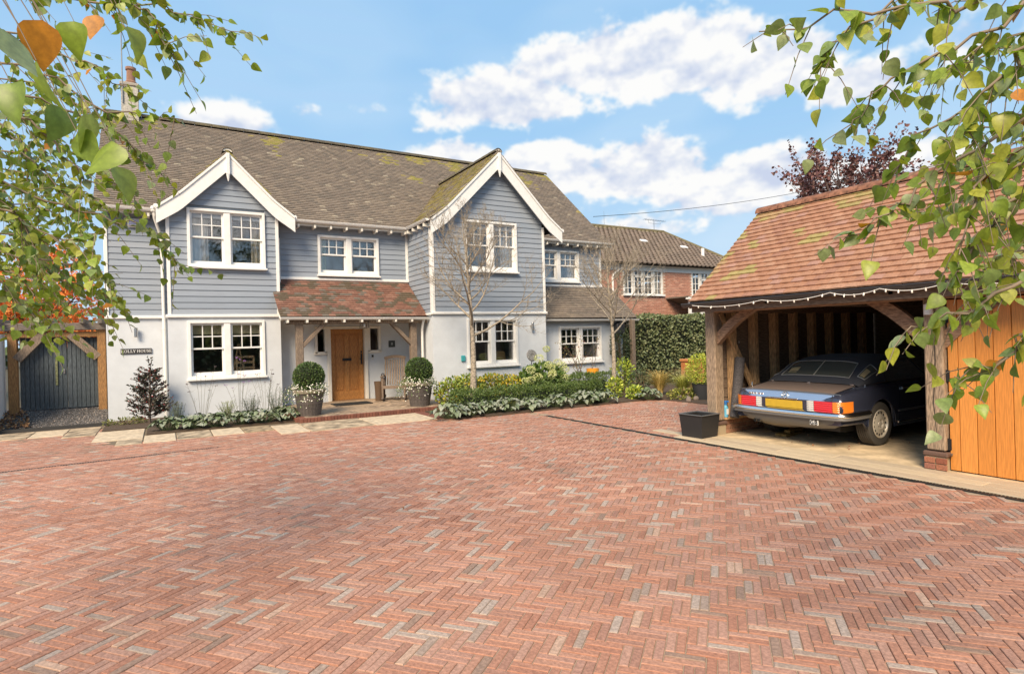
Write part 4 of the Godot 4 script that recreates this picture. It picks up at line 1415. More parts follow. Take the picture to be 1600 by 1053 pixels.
	for part in [["bumper", [[-0.02, 0.548], [0.012, 0.540], [0.030, 0.522], [0.040, 0.50], [0.038, 0.485], [0.022, 0.470], [0.0, 0.466]], chrome], ["bumper_strip", [[0.0, 0.47], [0.02, 0.468], [0.022, 0.435], [0.0, 0.43]], grey], ["rear_apron", [[-0.012, 0.44], [-0.012, 0.40], [-0.04, 0.345], [-0.10, 0.295], [-0.17, 0.275]], M(lin(0.155, 0.15, 0.145), 0.5)]]:
		g = Geo.new()
		rows = []
		for pr in part[1]:
			var row := PackedVector3Array()
			var f2: Array = full if part[0] != "rear_apron" else short
			for i in f2.size():
				var a: Vector3 = f2[maxi(i - 1, 0)]
				var b: Vector3 = f2[mini(i + 1, f2.size() - 1)]
				var t := Vector2(b.x - a.x, b.y - a.y).normalized()
				var o := Vector2(t.y, -t.x)
				row.append(Vector3(f2[i].x + o.x * pr[0], pr[1] + (0.05 * pow(absf(f2[i].y) / 0.86, 4.0) if part[0] == "rear_apron" and pr[1] < 0.4 else 0.0), f2[i].y + o.y * pr[0]))
			rows.append(row)
		g.grid(rows)
		P(part[0], g, part[2], car, true)
	# oval-country sticker
	g = Geo.new()
	g.cbox(Vector3(-0.078, 0.385, 0.50), Vector3(0.012, 0.068, 0.125), 0.002, Basis(Vector3.UP, -0.04))
	var stk := P("country_plate", g, M(lin(0.75, 0.75, 0.73), 0.5), car, true)
	var tm := text_mesh("GB", 0.062, 0.006, "Droid Sans", true)
	var to := P("lettering", tm, MT.black, stk, true)
	to.transform = Transform3D(Basis(Vector3.UP, -PI / 2 - 0.04), Vector3(-0.0855, 0.385, 0.50))
	# exhaust
	g = Geo.new()
	for z in [-0.50, -0.43]:
		g.tube([Vector3(0.3, 0.32, z), Vector3(-0.03, 0.315, z)], [0.026, 0.026], 10)
		g.tube([Vector3(-0.03, 0.315, z), Vector3(0.2, 0.315, z)], [0.022, 0.022], 10)
	P("exhaust", g, chrome, car, true)
	g = Geo.new()
	g.ball(Vector3(0.45, 0.28, -0.3), Vector3(0.3, 0.09, 0.45), 12, 6)
	P("silencer", g, M(lin(0.25, 0.22, 0.18), 0.5, {"metal": 0.7}), car, true)
	# wheels
	var tyre := Geo.new()
	var prof := [Vector2(0.19, -0.095), Vector2(0.235, -0.10), Vector2(0.285, -0.10), Vector2(0.305, -0.085)]
	var zz := -0.085
	for k in 6:
		prof.append_array([Vector2(0.312, zz), Vector2(0.312, zz + 0.022), Vector2(0.304, zz + 0.023), Vector2(0.304, zz + 0.0285)])
		zz += 0.0295
	prof.append_array([Vector2(0.312, 0.088), Vector2(0.30, 0.095), Vector2(0.285, 0.10), Vector2(0.235, 0.10), Vector2(0.19, 0.09)])
	var turn := Transform3D(Basis(Vector3.RIGHT, PI / 2), Vector3.ZERO) # y to +z
	tyre.lathe(prof, turn, 40)
	var tmesh := tyre.mesh()
	var alloy := M(lin(0.74, 0.68, 0.57), 0.4, {"metal": 0.35})
	for w in WHEELS:
		for sd in [1.0, -1.0]:
			var wh := P("wheel", tmesh, M(lin(0.065, 0.06, 0.052), 0.85), car, true)
			wh.transform = Transform3D(Basis(Vector3.UP, 0.0 if sd > 0 else PI), Vector3(w, 0.312, sd * 0.775))
			g = Geo.new()
			g.lathe([Vector2(0.205, 0.06), Vector2(0.205, 0.098), Vector2(0.197, 0.104), Vector2(0.188, 0.10), Vector2(0.178, 0.075), Vector2(0.12, 0.088), Vector2(0.075, 0.098), Vector2(0.06, 0.082), Vector2(0.045, 0.08), Vector2(0.04, 0.092), Vector2(0.0, 0.094)], turn, 40)
			P("rim", g, alloy, wh, true)
			g = Geo.new()
			for k in 15:
				var a := TAU * k / 15.0
				var c := Vector3(0.157 * cos(a), 0.157 * sin(a), 0.0815)
				g.cbox(c, Vector3(0.034, 0.03, 0.008), 0.0035, Basis(Vector3.BACK, a))
			P("wheel_slots", g, MT.black, wh, true)
			g = Geo.new()
			for k in 5:
				var a := TAU * k / 5.0
				g.tube([Vector3(0.058 * cos(a), 0.058 * sin(a), 0.08), Vector3(0.058 * cos(a), 0.058 * sin(a), 0.092)], [0.008, 0.008], 6, true)
			P("wheel_nuts", g, chrome, wh, true)
	# door, handle, side strips
	for sd in [1.0, -1.0]:
		g = Geo.new()
		rows = []
		for i in 9: 
			var s := car_section(1.42 + 1.2 * i / 8.0, 0.235, sd, 0.004)
			rows.append(s.slice(1, 9))
		g.grid(rows, sd > 0)
		var door := P("door", g, paint, car, true)
		g = Geo.new()
		g.cbox(Vector3(1.56, 0.79, sd * 0.905), Vector3(0.17, 0.022, 0.03), 0.006)
		g.cbox(Vector3(1.50, 0.79, sd * 0.897), Vector3(0.04, 0.045, 0.012), 0.003)
		P("door_handle", g, chrome, door, true)
		g = Geo.new()
		g.tube([Vector3(1.38, 0.30, sd * 0.885), Vector3(2.95, 0.30, sd * 0.885)], [0.014, 0.014], 6, true)
		P("sill_strip", g, chrome, car, true)
		g = Geo.new()
		g.cbox(Vector3(2.17, 0.47, sd * 0.90), Vector3(1.6, 0.03, 0.02), 0.006)
		P("rub_strip", g, grey, car, true)
		g = Geo.new() # wheel arch lip
		var arc := []
		var ar := []
		for i in 17:
			var a := PI * i / 16.0
			arc.append(Vector3(0.93 - 0.372 * cos(a), 0.31 + 0.365 * sin(a), sd * 0.893)); ar.append(0.008)
		g.tube(arc, ar, 5)
		P("arch_lip", g, paint, car, true)
		g = Geo.new()
		g.cbox(Vector3(2.32, 0.99, sd * 0.93), Vector3(0.08, 0.11, 0.16), 0.03)
		g.tube([Vector3(2.34, 0.93, sd * 0.82), Vector3(2.33, 0.97, sd * 0.9)], [0.015, 0.015], 6)
		P("door_mirror", g, paint, car, true)
		g = Geo.new()
		for y in [0.895]: g.tube([Vector3(0.7, kf(CAR_TOP, 0.7) + 0.012, sd * 0.79), Vector3(1.3, kf(CAR_TOP, 1.3) + 0.008, sd * 0.80), Vector3(2.6, kf(CAR_TOP, 2.6) + 0.006, sd * 0.79)], [0.008, 0.008, 0.008], 5, true)
		P("belt_trim", g, chrome, car, true)
	# soft top
	g = Geo.new()
	rows = []
	for i in 15:
		var x := 0.62 + (1.34 - 0.62) * i / 14.0
		var row := PackedVector3Array()
		for j in 33: row.append(hood_pt(x, PI * j / 32.0))
		rows.append(row)
	g.grid(rows, true)
	rows = []
	for i in 10:
		var x := 1.34 + (2.22 - 1.34) * i / 9.0
		var row := PackedVector3Array()
		for j in 33: row.append(hood_pt(x, lerpf(0.62, PI - 0.62, j / 32.0)))
		rows.append(row)
	g.grid(rows, true)
	var top := P("soft_top", g, cloth, car, true)
	var win := func(x0: float, x1: float, a0: float, a1: float, name: String, taper: float) -> void:
		var q := Geo.new()
		var rr2 := []
		var edge := []
		for i in 7:
			var x := lerpf(x0, x1, i / 6.0)
			var row := PackedVector3Array()
			for j in 13:
				var aa := lerpf(a0 + taper * i / 6.0, a1 - taper * i / 6.0, j / 12.0)
				row.append(hood_pt(x, aa, 0.007))
			rr2.append(row)
		q.grid(rr2, true)
		P(name, q, M(lin(0.10, 0.105, 0.09), 0.1, {"coat": 1.0}), top, true)
		for j in 13: edge.append(rr2[0][j])
		for i in 7: edge.append(rr2[i][12])
		for j in 13: edge.append(rr2[6][12 - j])
		for i in 7: edge.append(rr2[6 - i][0])
		var r3 := []
		for e in edge: r3.append(0.006)
		q = Geo.new()
		q.tube(edge, r3, 5)
		P("window_seam", q, M(lin(0.36, 0.35, 0.33), 0.5), top, true)
	(win as Callable).call(0.73, 1.06, 0.93, PI - 0.93, "rear_window", 0.10)
	(win as Callable).call(0.80, 1.16, 0.34, 0.72, "quarter_window", 0.0)
	(win as Callable).call(0.80, 1.16, PI - 0.72, PI - 0.34, "quarter_window", 0.0)
	g = Geo.new()
	g.tube([hood_pt(0.73, PI / 2, 0.012), hood_pt(0.9, PI / 2, 0.012), hood_pt(1.06, PI / 2, 0.012)], [0.008, 0.008, 0.008], 5)
	P("window_zip", g, M(lin(0.45, 0.42, 0.34), 0.5), top, true)
	# what shows of the pale seats through the soft windows
	g = Geo.new()
	for q in [[0.80, 0.50, 0.02]]:
		rows = []
		for i in 5:
			var row := PackedVector3Array()
			for j in 7: row.append(hood_pt(lerpf(0.83, 1.02, i / 4.0), lerpf(0.47, 0.68, j / 6.0), 0.010))
			rows.append(row)
		g.grid(rows, true)
	for q in [-0.3]:
		rows = []
		for i in 5:
			var row := PackedVector3Array()
			for j in 7: row.append(hood_pt(lerpf(0.77, 0.90, i / 4.0), lerpf(1.78, 2.02, j / 6.0), 0.010))
			rows.append(row)
		g.grid(rows, true)
	P("seat", g, beige, car, true)
	# glass of the doors and the windscreen
	for sd in [1.0, -1.0]:
		g = Geo.new()
		g.quad(Vector3(1.36, 0.9, sd * 0.77), Vector3(2.5, 0.91, sd * 0.77), Vector3(2.2, 1.18, sd * 0.66), Vector3(1.36, 1.2, sd * 0.66))
		P("side_window", g, glass, car, true)
		g = Geo.new()
		g.tube([Vector3(1.36, 1.205, sd * 0.67), Vector3(2.2, 1.185, sd * 0.67)], [0.01, 0.01], 5)
		g.tube([Vector3(2.2, 1.22, sd * 0.64), Vector3(2.62, 0.9, sd * 0.74)], [0.018, 0.018], 6)
		P("window_frame", g, chrome, car, true)
	g = Geo.new()
	g.quad(Vector3(2.2, 1.24, -0.62), Vector3(2.2, 1.24, 0.62), Vector3(2.66, 0.9, 0.72), Vector3(2.66, 0.9, -0.72))
	P("windscreen", g, glass, car, true)
	g = Geo.new()
	g.tube([Vector3(0.25, kf(CAR_TOP, 0.25) + 0.02, -0.74), Vector3(0.25, kf(CAR_TOP, 0.25) + 0.075, -0.74)], [0.012, 0.007], 6, true)
	P("aerial", g, chrome, car, true)
	for z in [-0.62, 0.0, 0.66]:
		g = Geo.new()
		g.cbox(Vector3(0.615, kf(CAR_TOP, 0.62) + 0.03, z), Vector3(0.03, 0.016, 0.05), 0.004)
		P("hood_fastener", g, chrome, car, true)

func text_mesh(s: String, size: float, depth: float, font: String, bold := false) -> TextMesh:
	var f := SystemFont.new()
	f.font_names = PackedStringArray([font])
	f.font_weight = 700 if bold else 400
	var t := TextMesh.new()
	t.font = f
	t.text = s
	t.font_size = 48
	t.pixel_size = size / 34.0
	t.depth = depth
	t.curve_step = 2.0
	return t

func bulb_light_string(o: Node3D, hooks: Array, sag: float) -> void:
	var g := Geo.new()
	var pts := []
	for i in hooks.size() - 1:
		for k in 10:
			var t := k / 10.0
			pts.append(hooks[i].lerp(hooks[i + 1], t) - Vector3(0, sag * 4 * t * (1 - t), 0))
	pts.append(hooks[-1])
	var r := []
	for p in pts: r.append(0.0055)
	g.tube(pts, r, 5)
	P("wire", g, M(lin(0.72, 0.70, 0.66), 0.5), o)
	var b := Geo.new()
	b.lathe([Vector2(0, -0.036), Vector2(0.009, -0.03), Vector2(0.0115, -0.018), Vector2(0.008, -0.004), Vector2(0.008, 0.008), Vector2(0, 0.008)], Transform3D.IDENTITY, 6)
	var bm := b.mesh()
	var m := M(lin(0.78, 0.76, 0.70), 0.3)
	for i in range(1, pts.size(), 2):
		var q := P("bulb", bm, m, o)
		q.transform = Transform3D(Basis(Vector3.FORWARD, R(-0.5, 0.5)), pts[i] - o.position)

func build_carport() -> void:
	var cp := thing("carport", Vector3(9.5, 0, -3.6), "oak framed carport with red brown tiled roof, open bay and orange timber doors", "carport")
	var oak := M(lin(0.50, 0.37, 0.255), 0.8, {"tex": "grain", "ts": Vector3(5, 0.7, 5), "bump": "grain", "bs": 0.5})
	var oak_b := M(lin(0.44, 0.27, 0.165), 0.8, {"tex": "grain", "ts": Vector3(3, 3, 0.8), "bump": "grain", "bs": 0.4})
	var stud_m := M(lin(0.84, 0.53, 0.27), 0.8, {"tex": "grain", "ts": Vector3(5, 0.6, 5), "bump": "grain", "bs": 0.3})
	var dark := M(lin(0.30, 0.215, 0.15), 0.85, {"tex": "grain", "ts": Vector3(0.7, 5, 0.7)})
	var g := Geo.new()
	# floor and the timber strip in front
	g.bx(7.78, 13.0, -0.05, 0.012, -6.75, 3.0)
	P("floor", g, M(lin(0.78, 0.61, 0.39), 0.9, {"tex": "blotch", "ts": Vector3(0.5, 0.5, 0.5), "bump": "rough", "bs": 0.1}), cp)
	var strip := [M(lin(0.66, 0.54, 0.37), 0.85, {"tex": "grain2", "ts": Vector3(6, 6, 0.5), "bump": "grain", "bs": 0.2}), M(lin(0.58, 0.47, 0.33), 0.85, {"tex": "grain2", "ts": Vector3(6, 6, 0.5), "bump": "grain", "bs": 0.2})]
	for i in 3:
		for k in 4:
			g = Geo.new()
			g.cbox(Vector3(7.26 + i * 0.205, -0.015, -5.73 + k * 2.42 - (i % 2) * 0.7), Vector3(0.2, 0.06, 2.41), 0.006)
			P("plank", g, strip[(i + k) % 2], cp)
	# posts on brick plinths
	for z in [-6.69, -3.41, -0.65]:
		g = Geo.new()
		g.cbox(Vector3(7.9, 1.14, z), Vector3(0.2, 1.8, 0.2), 0.014)
		var post := P("post", g, oak, cp)
		if z > -5:
			g = Geo.new() # shake running down the face
			g.tube([Vector3(7.797, 1.9, z + 0.01), Vector3(7.797, 1.3, z + 0.02), Vector3(7.797, 0.8, z - 0.01), Vector3(7.797, 0.4, z + 0.02)], [0.002, 0.006, 0.004, 0.002], 4)
			P("crack", g, MT.black, post)
		g = Geo.new()
		g.bx(7.79, 8.01, -0.02, 0.2, z - 0.105, z + 0.105)
		var pl := P("plinth", g, M(lin(0.5, 0.4, 0.26), 0.95, {"tex": "fine", "ts": Vector3(5, 5, 5)}), cp)
		for r in 2:
			for e in [[-0.062, 0.118], [0.062, 0.118]]:
				g = Geo.new()
				g.cbox(Vector3(7.785, 0.05 + r * 0.075, z + e[0] * (1 if r else 1) + (0.03 if r else -0.02) * 0), Vector3(0.02, 0.065, 0.113), 0.004)
				P("brick", g, MT.brick[rng.randi() % 4], pl)
		g = Geo.new()
		g.cbox(Vector3(7.9, 0.2, z), Vector3(0.26, 0.055, 0.26), 0.012)
		P("plinth_cap", g, M(lin(0.17, 0.10, 0.075), 0.85, {"tex": "fine", "ts": Vector3(5, 5, 5)}), pl)
	# wall plate, braces
	g = Geo.new()
	g.cbox(Vector3(7.9, 2.12, -3.4), Vector3(0.18, 0.2, 6.8), 0.012)
	P("wall_plate", g, oak_b, cp)
	var tr := Transform3D(Basis(Vector3(0, 0, 1), Vector3.UP, Vector3(-1, 0, 0)), Vector3(7.95, 0, 0)) # local x along world z
	for q in [[-6.59, 1.0, 0.74, 0.54, 0.2, 0.26], [-3.51, -1.0, 0.70, 0.60, 0.22, 0.27], [-3.31, 1.0, 0.7, 0.6, 0.22, 0.27]]:
		var poly := PackedVector2Array()
		var inner := PackedVector2Array()
		for i in 9:
			var t := i / 8.0
			poly.append(Vector2(q[0] + q[1] * q[2] * (1 - pow(1 - t, 1.0)) * 1.0, 2.03 - q[3] * (1 - t) + 0.05 * sin(PI * t)))
			inner.append(Vector2(q[0] + q[1] * maxf(0.0, (q[2] - q[5]) * t), 2.03 - (q[3] - q[4]) * (1 - t) + 0.05 * sin(PI * t) * 0.6))
		inner.reverse()
		poly.append_array(inner)
		g = Geo.new()
		g.prism(poly, tr, 0.1)
		P("brace", g, oak_b, cp)
	# inside of the end wall: boards, studs, a diagonal, brick plinth
	g = Geo.new()
	g.bx(8.0, 12.9, -0.02, 0.24, -6.8, -6.62)
	var pw := P("plinth_wall", g, M(lin(0.66, 0.53, 0.36), 0.95, {"tex": "fine", "ts": Vector3(5, 5, 5)}), cp)
	for r in 3:
		for i in 22:
			g = Geo.new()
			g.cbox(Vector3(8.02 + 0.1 + i * 0.225 - (0.11 if r % 2 else 0.0), 0.05 + r * 0.075, -6.615), Vector3(0.213, 0.064, 0.02), 0.004)
			P("brick", g, MT.brick_dark[rng.randi() % 3], pw)
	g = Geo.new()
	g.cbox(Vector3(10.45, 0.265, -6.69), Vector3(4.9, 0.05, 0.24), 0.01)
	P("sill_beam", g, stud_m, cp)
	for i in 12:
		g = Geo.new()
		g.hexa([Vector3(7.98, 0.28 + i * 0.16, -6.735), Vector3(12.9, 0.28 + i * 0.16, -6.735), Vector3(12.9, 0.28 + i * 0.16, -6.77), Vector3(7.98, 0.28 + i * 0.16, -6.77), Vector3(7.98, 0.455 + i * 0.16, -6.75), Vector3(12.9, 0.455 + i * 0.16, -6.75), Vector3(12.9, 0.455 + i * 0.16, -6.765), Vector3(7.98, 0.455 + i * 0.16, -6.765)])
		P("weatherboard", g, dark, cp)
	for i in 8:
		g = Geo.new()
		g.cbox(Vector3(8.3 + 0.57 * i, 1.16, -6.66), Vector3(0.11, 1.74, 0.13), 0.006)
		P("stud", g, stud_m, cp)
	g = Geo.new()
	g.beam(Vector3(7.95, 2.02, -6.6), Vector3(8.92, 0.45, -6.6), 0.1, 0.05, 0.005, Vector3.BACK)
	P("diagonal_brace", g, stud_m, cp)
	g = Geo.new()
	g.cbox(Vector3(10.45, 2.1, -6.69), Vector3(5.0, 0.18, 0.18), 0.01)
	P("wall_plate", g, oak_b, cp)
	for p in [[8.12, 1.5], [8.58, 1.52], [8.1, 1.16], [8.6, 1.18], [8.62, 0.86]]: # small pale discs set on the boards
		g = Geo.new()
		g.ball(Vector3(p[0], p[1], -6.73), Vector3(0.025, 0.025, 0.006), 8, 4)
		P("pale_spot", g, M(lin(0.4, 0.38, 0.36), 0.6), cp)
	# back wall, partition and far end
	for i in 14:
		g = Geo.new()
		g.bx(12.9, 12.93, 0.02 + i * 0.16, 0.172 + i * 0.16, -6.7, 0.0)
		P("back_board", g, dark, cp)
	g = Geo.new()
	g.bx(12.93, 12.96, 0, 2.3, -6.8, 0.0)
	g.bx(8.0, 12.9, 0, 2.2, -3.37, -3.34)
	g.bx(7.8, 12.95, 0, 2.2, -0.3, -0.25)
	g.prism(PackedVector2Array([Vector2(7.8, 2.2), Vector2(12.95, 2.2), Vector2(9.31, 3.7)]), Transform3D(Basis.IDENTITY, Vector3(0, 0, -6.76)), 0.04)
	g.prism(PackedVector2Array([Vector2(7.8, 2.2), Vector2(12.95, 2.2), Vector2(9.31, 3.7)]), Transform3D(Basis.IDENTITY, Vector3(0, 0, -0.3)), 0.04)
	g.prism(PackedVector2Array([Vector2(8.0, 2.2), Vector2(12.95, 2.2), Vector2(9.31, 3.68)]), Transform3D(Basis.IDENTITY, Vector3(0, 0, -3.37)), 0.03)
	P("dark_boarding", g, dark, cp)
	# tie beam, rafters and a purlin strut under the roof
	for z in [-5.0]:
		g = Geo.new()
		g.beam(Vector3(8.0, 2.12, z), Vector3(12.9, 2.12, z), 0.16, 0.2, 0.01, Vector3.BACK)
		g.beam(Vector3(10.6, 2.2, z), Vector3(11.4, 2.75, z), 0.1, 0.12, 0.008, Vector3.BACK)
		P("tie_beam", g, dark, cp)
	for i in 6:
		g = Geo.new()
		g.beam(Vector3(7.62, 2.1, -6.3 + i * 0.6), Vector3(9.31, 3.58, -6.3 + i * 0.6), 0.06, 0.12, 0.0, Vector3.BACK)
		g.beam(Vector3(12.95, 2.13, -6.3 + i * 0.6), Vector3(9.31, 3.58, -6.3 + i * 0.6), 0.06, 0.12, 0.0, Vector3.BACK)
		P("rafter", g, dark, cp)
	# doors of broad upright planks
	var dm := []
	for c in [[0.80, 0.33, 0.075], [0.76, 0.315, 0.07], [0.76, 0.30, 0.065], [0.72, 0.285, 0.06]]:
		dm.append(M(lin(c[0], c[1], c[2]), 0.38, {"tex": "grain2", "ts": Vector3(7, 0.35, 7), "off": Vector3(R(0, 1), R(0, 1), R(0, 1))}))
	g = Geo.new()
	g.bx(7.9, 7.94, 0.03, 2.0, -3.28, -0.77)
	var door := P("door", g, M(lin(0.05, 0.03, 0.02), 0.8), cp)
	var zz := -3.295
	for i in 15:
		var w := 0.105 if i == 0 else 0.168
		g = Geo.new()
		g.cbox(Vector3(7.885, 1.015, zz + w / 2), Vector3(0.03, 1.98, w - 0.006), 0.004)
		P("plank", g, dm[(i * 7 + 1) % 4], door)
		zz += w
	for y in [0.32, 1.12, 1.8]:
		g = Geo.new()
		g.cbox(Vector3(7.865, y, -3.29), Vector3(0.02, 0.13, 0.03), 0.003)
		g.tube([Vector3(7.855, y - 0.07, -3.3), Vector3(7.855, y + 0.07, -3.3)], [0.01, 0.01], 6, true)
		P("hinge", g, MT.iron, door)
	g = Geo.new()
	g.tube([Vector3(7.86, 0.2, -3.27), Vector3(7.8, 0.2, -3.25), Vector3(7.79, 0.23, -3.24)], [0.008, 0.008, 0.01], 6, true)
	P("door_catch", g, MT.steel, door)
	# roof
	var ev := Vector3(7.44, 2.2, -6.78)
	var rg := Vector3(9.31, 3.83, -6.78)
	var up := rg - ev
	var nm := Vector3(-up.y, up.x, 0).normalized()
	var roof := P("roof", slab([ev - nm * 0.01, rg - nm * 0.01, rg - nm * 0.01 + Vector3(0, 0, 6.7), ev - nm * 0.01 + Vector3(0, 0, 6.7)], nm, 0.04), MT.dark_wood, cp)
	var n2 := Vector3(1.55, 3.7, 0).normalized()
	P("rear_slope", slab([rg + Vector3(0, 0, 6.7), Vector3(rg.x, rg.y, rg.z), Vector3(13.15, 2.22, -6.78), Vector3(13.15, 2.22, -0.08)], n2, 0.06), M(lin(0.24, 0.12, 0.08), 0.9, {"tex": "blotch", "ts": Vector3(4, 4, 4)}), roof)
	var items := []
	var moss := FastNoiseLite.new()
	moss.seed = 12; moss.frequency = 0.9; moss.fractal_octaves = 3
	var tones := [Color(0.46, 0.23, 0.135), Color(0.485, 0.25, 0.15), Color(0.44, 0.215, 0.125), Color(0.51, 0.28, 0.175), Color(0.42, 0.21, 0.135), Color(0.48, 0.31, 0.15), Color(0.44, 0.35, 0.13), Color(0.47, 0.26, 0.19)]
	var spots := [[-6.2, 2.62, 0.17], [-6.0, 2.72, 0.13], [-6.35, 3.2, 0.14], [-5.5, 3.25, 0.14], [-5.2, 3.12, 0.12], [-6.35, 2.27, 0.10], [-5.4, 3.05, 0.08], [-5.0, 3.6, 0.12]]
	var tone := func(p: Vector3) -> int:
		var m := moss.get_noise_3d(p.x * 1.5, p.y * 1.5, p.z * 1.5)
		if p.y > 3.66 and m + rng.randf_range(-0.2, 0.2) > -0.05 or p.z < -6.66 and m > -0.1 and p.y > 2.6: return 5 + rng.randi() % 2
		for s in spots:
			if Vector2(p.z - s[0], (p.y - s[1]) * 1.5).length() < s[2]: return 6 if rng.randf() < 0.6 else (5 if rng.randf() < 0.5 else 1)
		return [0, 0, 1, 1, 2, 3, 4, 7][rng.randi() % 8]
	tiles(items, ev, Vector3.BACK, up.normalized(), 6.72, up.length() - 0.03, 0.17, 0.118, func(_p: Vector3) -> bool: return true, tone)
	pieces("roof_tile", items, [tile_mesh(0.166, 0.235, 0.022, 0.004)], tones, {"rough": 0.88, "tex": "blotch", "ts": Vector3(5, 5, 5)}, cp, 300)
	var rm := [M(lin(0.38, 0.17, 0.10), 0.88, {"tex": "stain", "ts": Vector3(2, 2, 2)}), M(lin(0.43, 0.2, 0.12), 0.88, {"tex": "stain", "ts": Vector3(2, 2, 2)})]
	for i in 15:
		g = Geo.new()
		var rows := []
		var rows2 := []
		for e in [-6.79 + i * 0.45, -6.79 + i * 0.45 + 0.443]:
			var row := PackedVector3Array()
			var row2 := PackedVector3Array()
			for j in 11:
				var t := PI * j / 10.0
				row.append(Vector3(9.31 + 0.125 * cos(t), 3.8 + 0.12 * sin(t), e))
				row2.append(Vector3(9.31 + 0.108 * cos(t), 3.8 + 0.103 * sin(t), e))
			rows.append(row); rows2.append(row2)
		g.grid(rows, true); g.grid(rows2)
		for j in 10:
			for e in [0, 1]: g.quad(rows[e][j], rows[e][j + 1], rows2[e][j + 1], rows2[e][j])
		P("ridge_tile", g, rm[i % 2], roof)
	g = Geo.new()
	g.beam(ev + Vector3(0.02, -0.09, 0.03), rg + Vector3(0, -0.09, 0.03), 0.03, 0.12, 0.0, Vector3.BACK)
	P("bargeboard", g, dark, cp)
	# dark gutter and fascia
	var gm := M(lin(0.045, 0.042, 0.042), 0.4)
	gutter(Vector3(7.39, 2.2, -0.1), Vector3(7.39, 2.17, -6.86), 0.06, gm, "gutter", cp)
	g = Geo.new()
	g.bx(7.47, 7.495, 2.03, 2.17, -6.76, -0.1)
	P("fascia", g, dark, cp)
	for i in 12:
		g = Geo.new()
		g.cbox(Vector3(7.65, 2.14, -6.5 + i * 0.56), Vector3(0.36, 0.1, 0.06), 0.005)
		P("rafter_end", g, oak_b, cp)
	# small white lamp on the post
	var lamp := thing("wall_lamp", Vector3(7.76, 1.86, -3.43), "small white cylindrical lamp at the head of the carport post", "lamp")
	g = Geo.new()
	g.lathe([Vector2(0, 0), Vector2(0.048, 0), Vector2(0.048, 0.12), Vector2(0.03, 0.13), Vector2(0, 0.13)], Transform3D(Basis.IDENTITY, Vector3(7.755, 1.84, -3.43)), 14)
	P("lamp_body", g, MT.white_pvc, lamp)
	g = Geo.new()
	g.cbox(Vector3(7.79, 1.91, -3.43), Vector3(0.03, 0.08, 0.06), 0.004)
	P("bracket", g, MT.white_pvc, lamp)
	var fl := thing("string_lights", Vector3(7.33, 2.1, -6.5), "string of small white bulbs draped along the dark carport gutter", "string lights")
	bulb_light_string(fl, [Vector3(7.325, 2.14, -6.62), Vector3(7.325, 2.14, -5.35), Vector3(7.325, 2.165, -4.35), Vector3(7.325, 2.165, -3.75), Vector3(7.325, 2.17, -3.05), Vector3(7.325, 2.17, -2.2), Vector3(7.325, 2.17, -1.2)], 0.05)

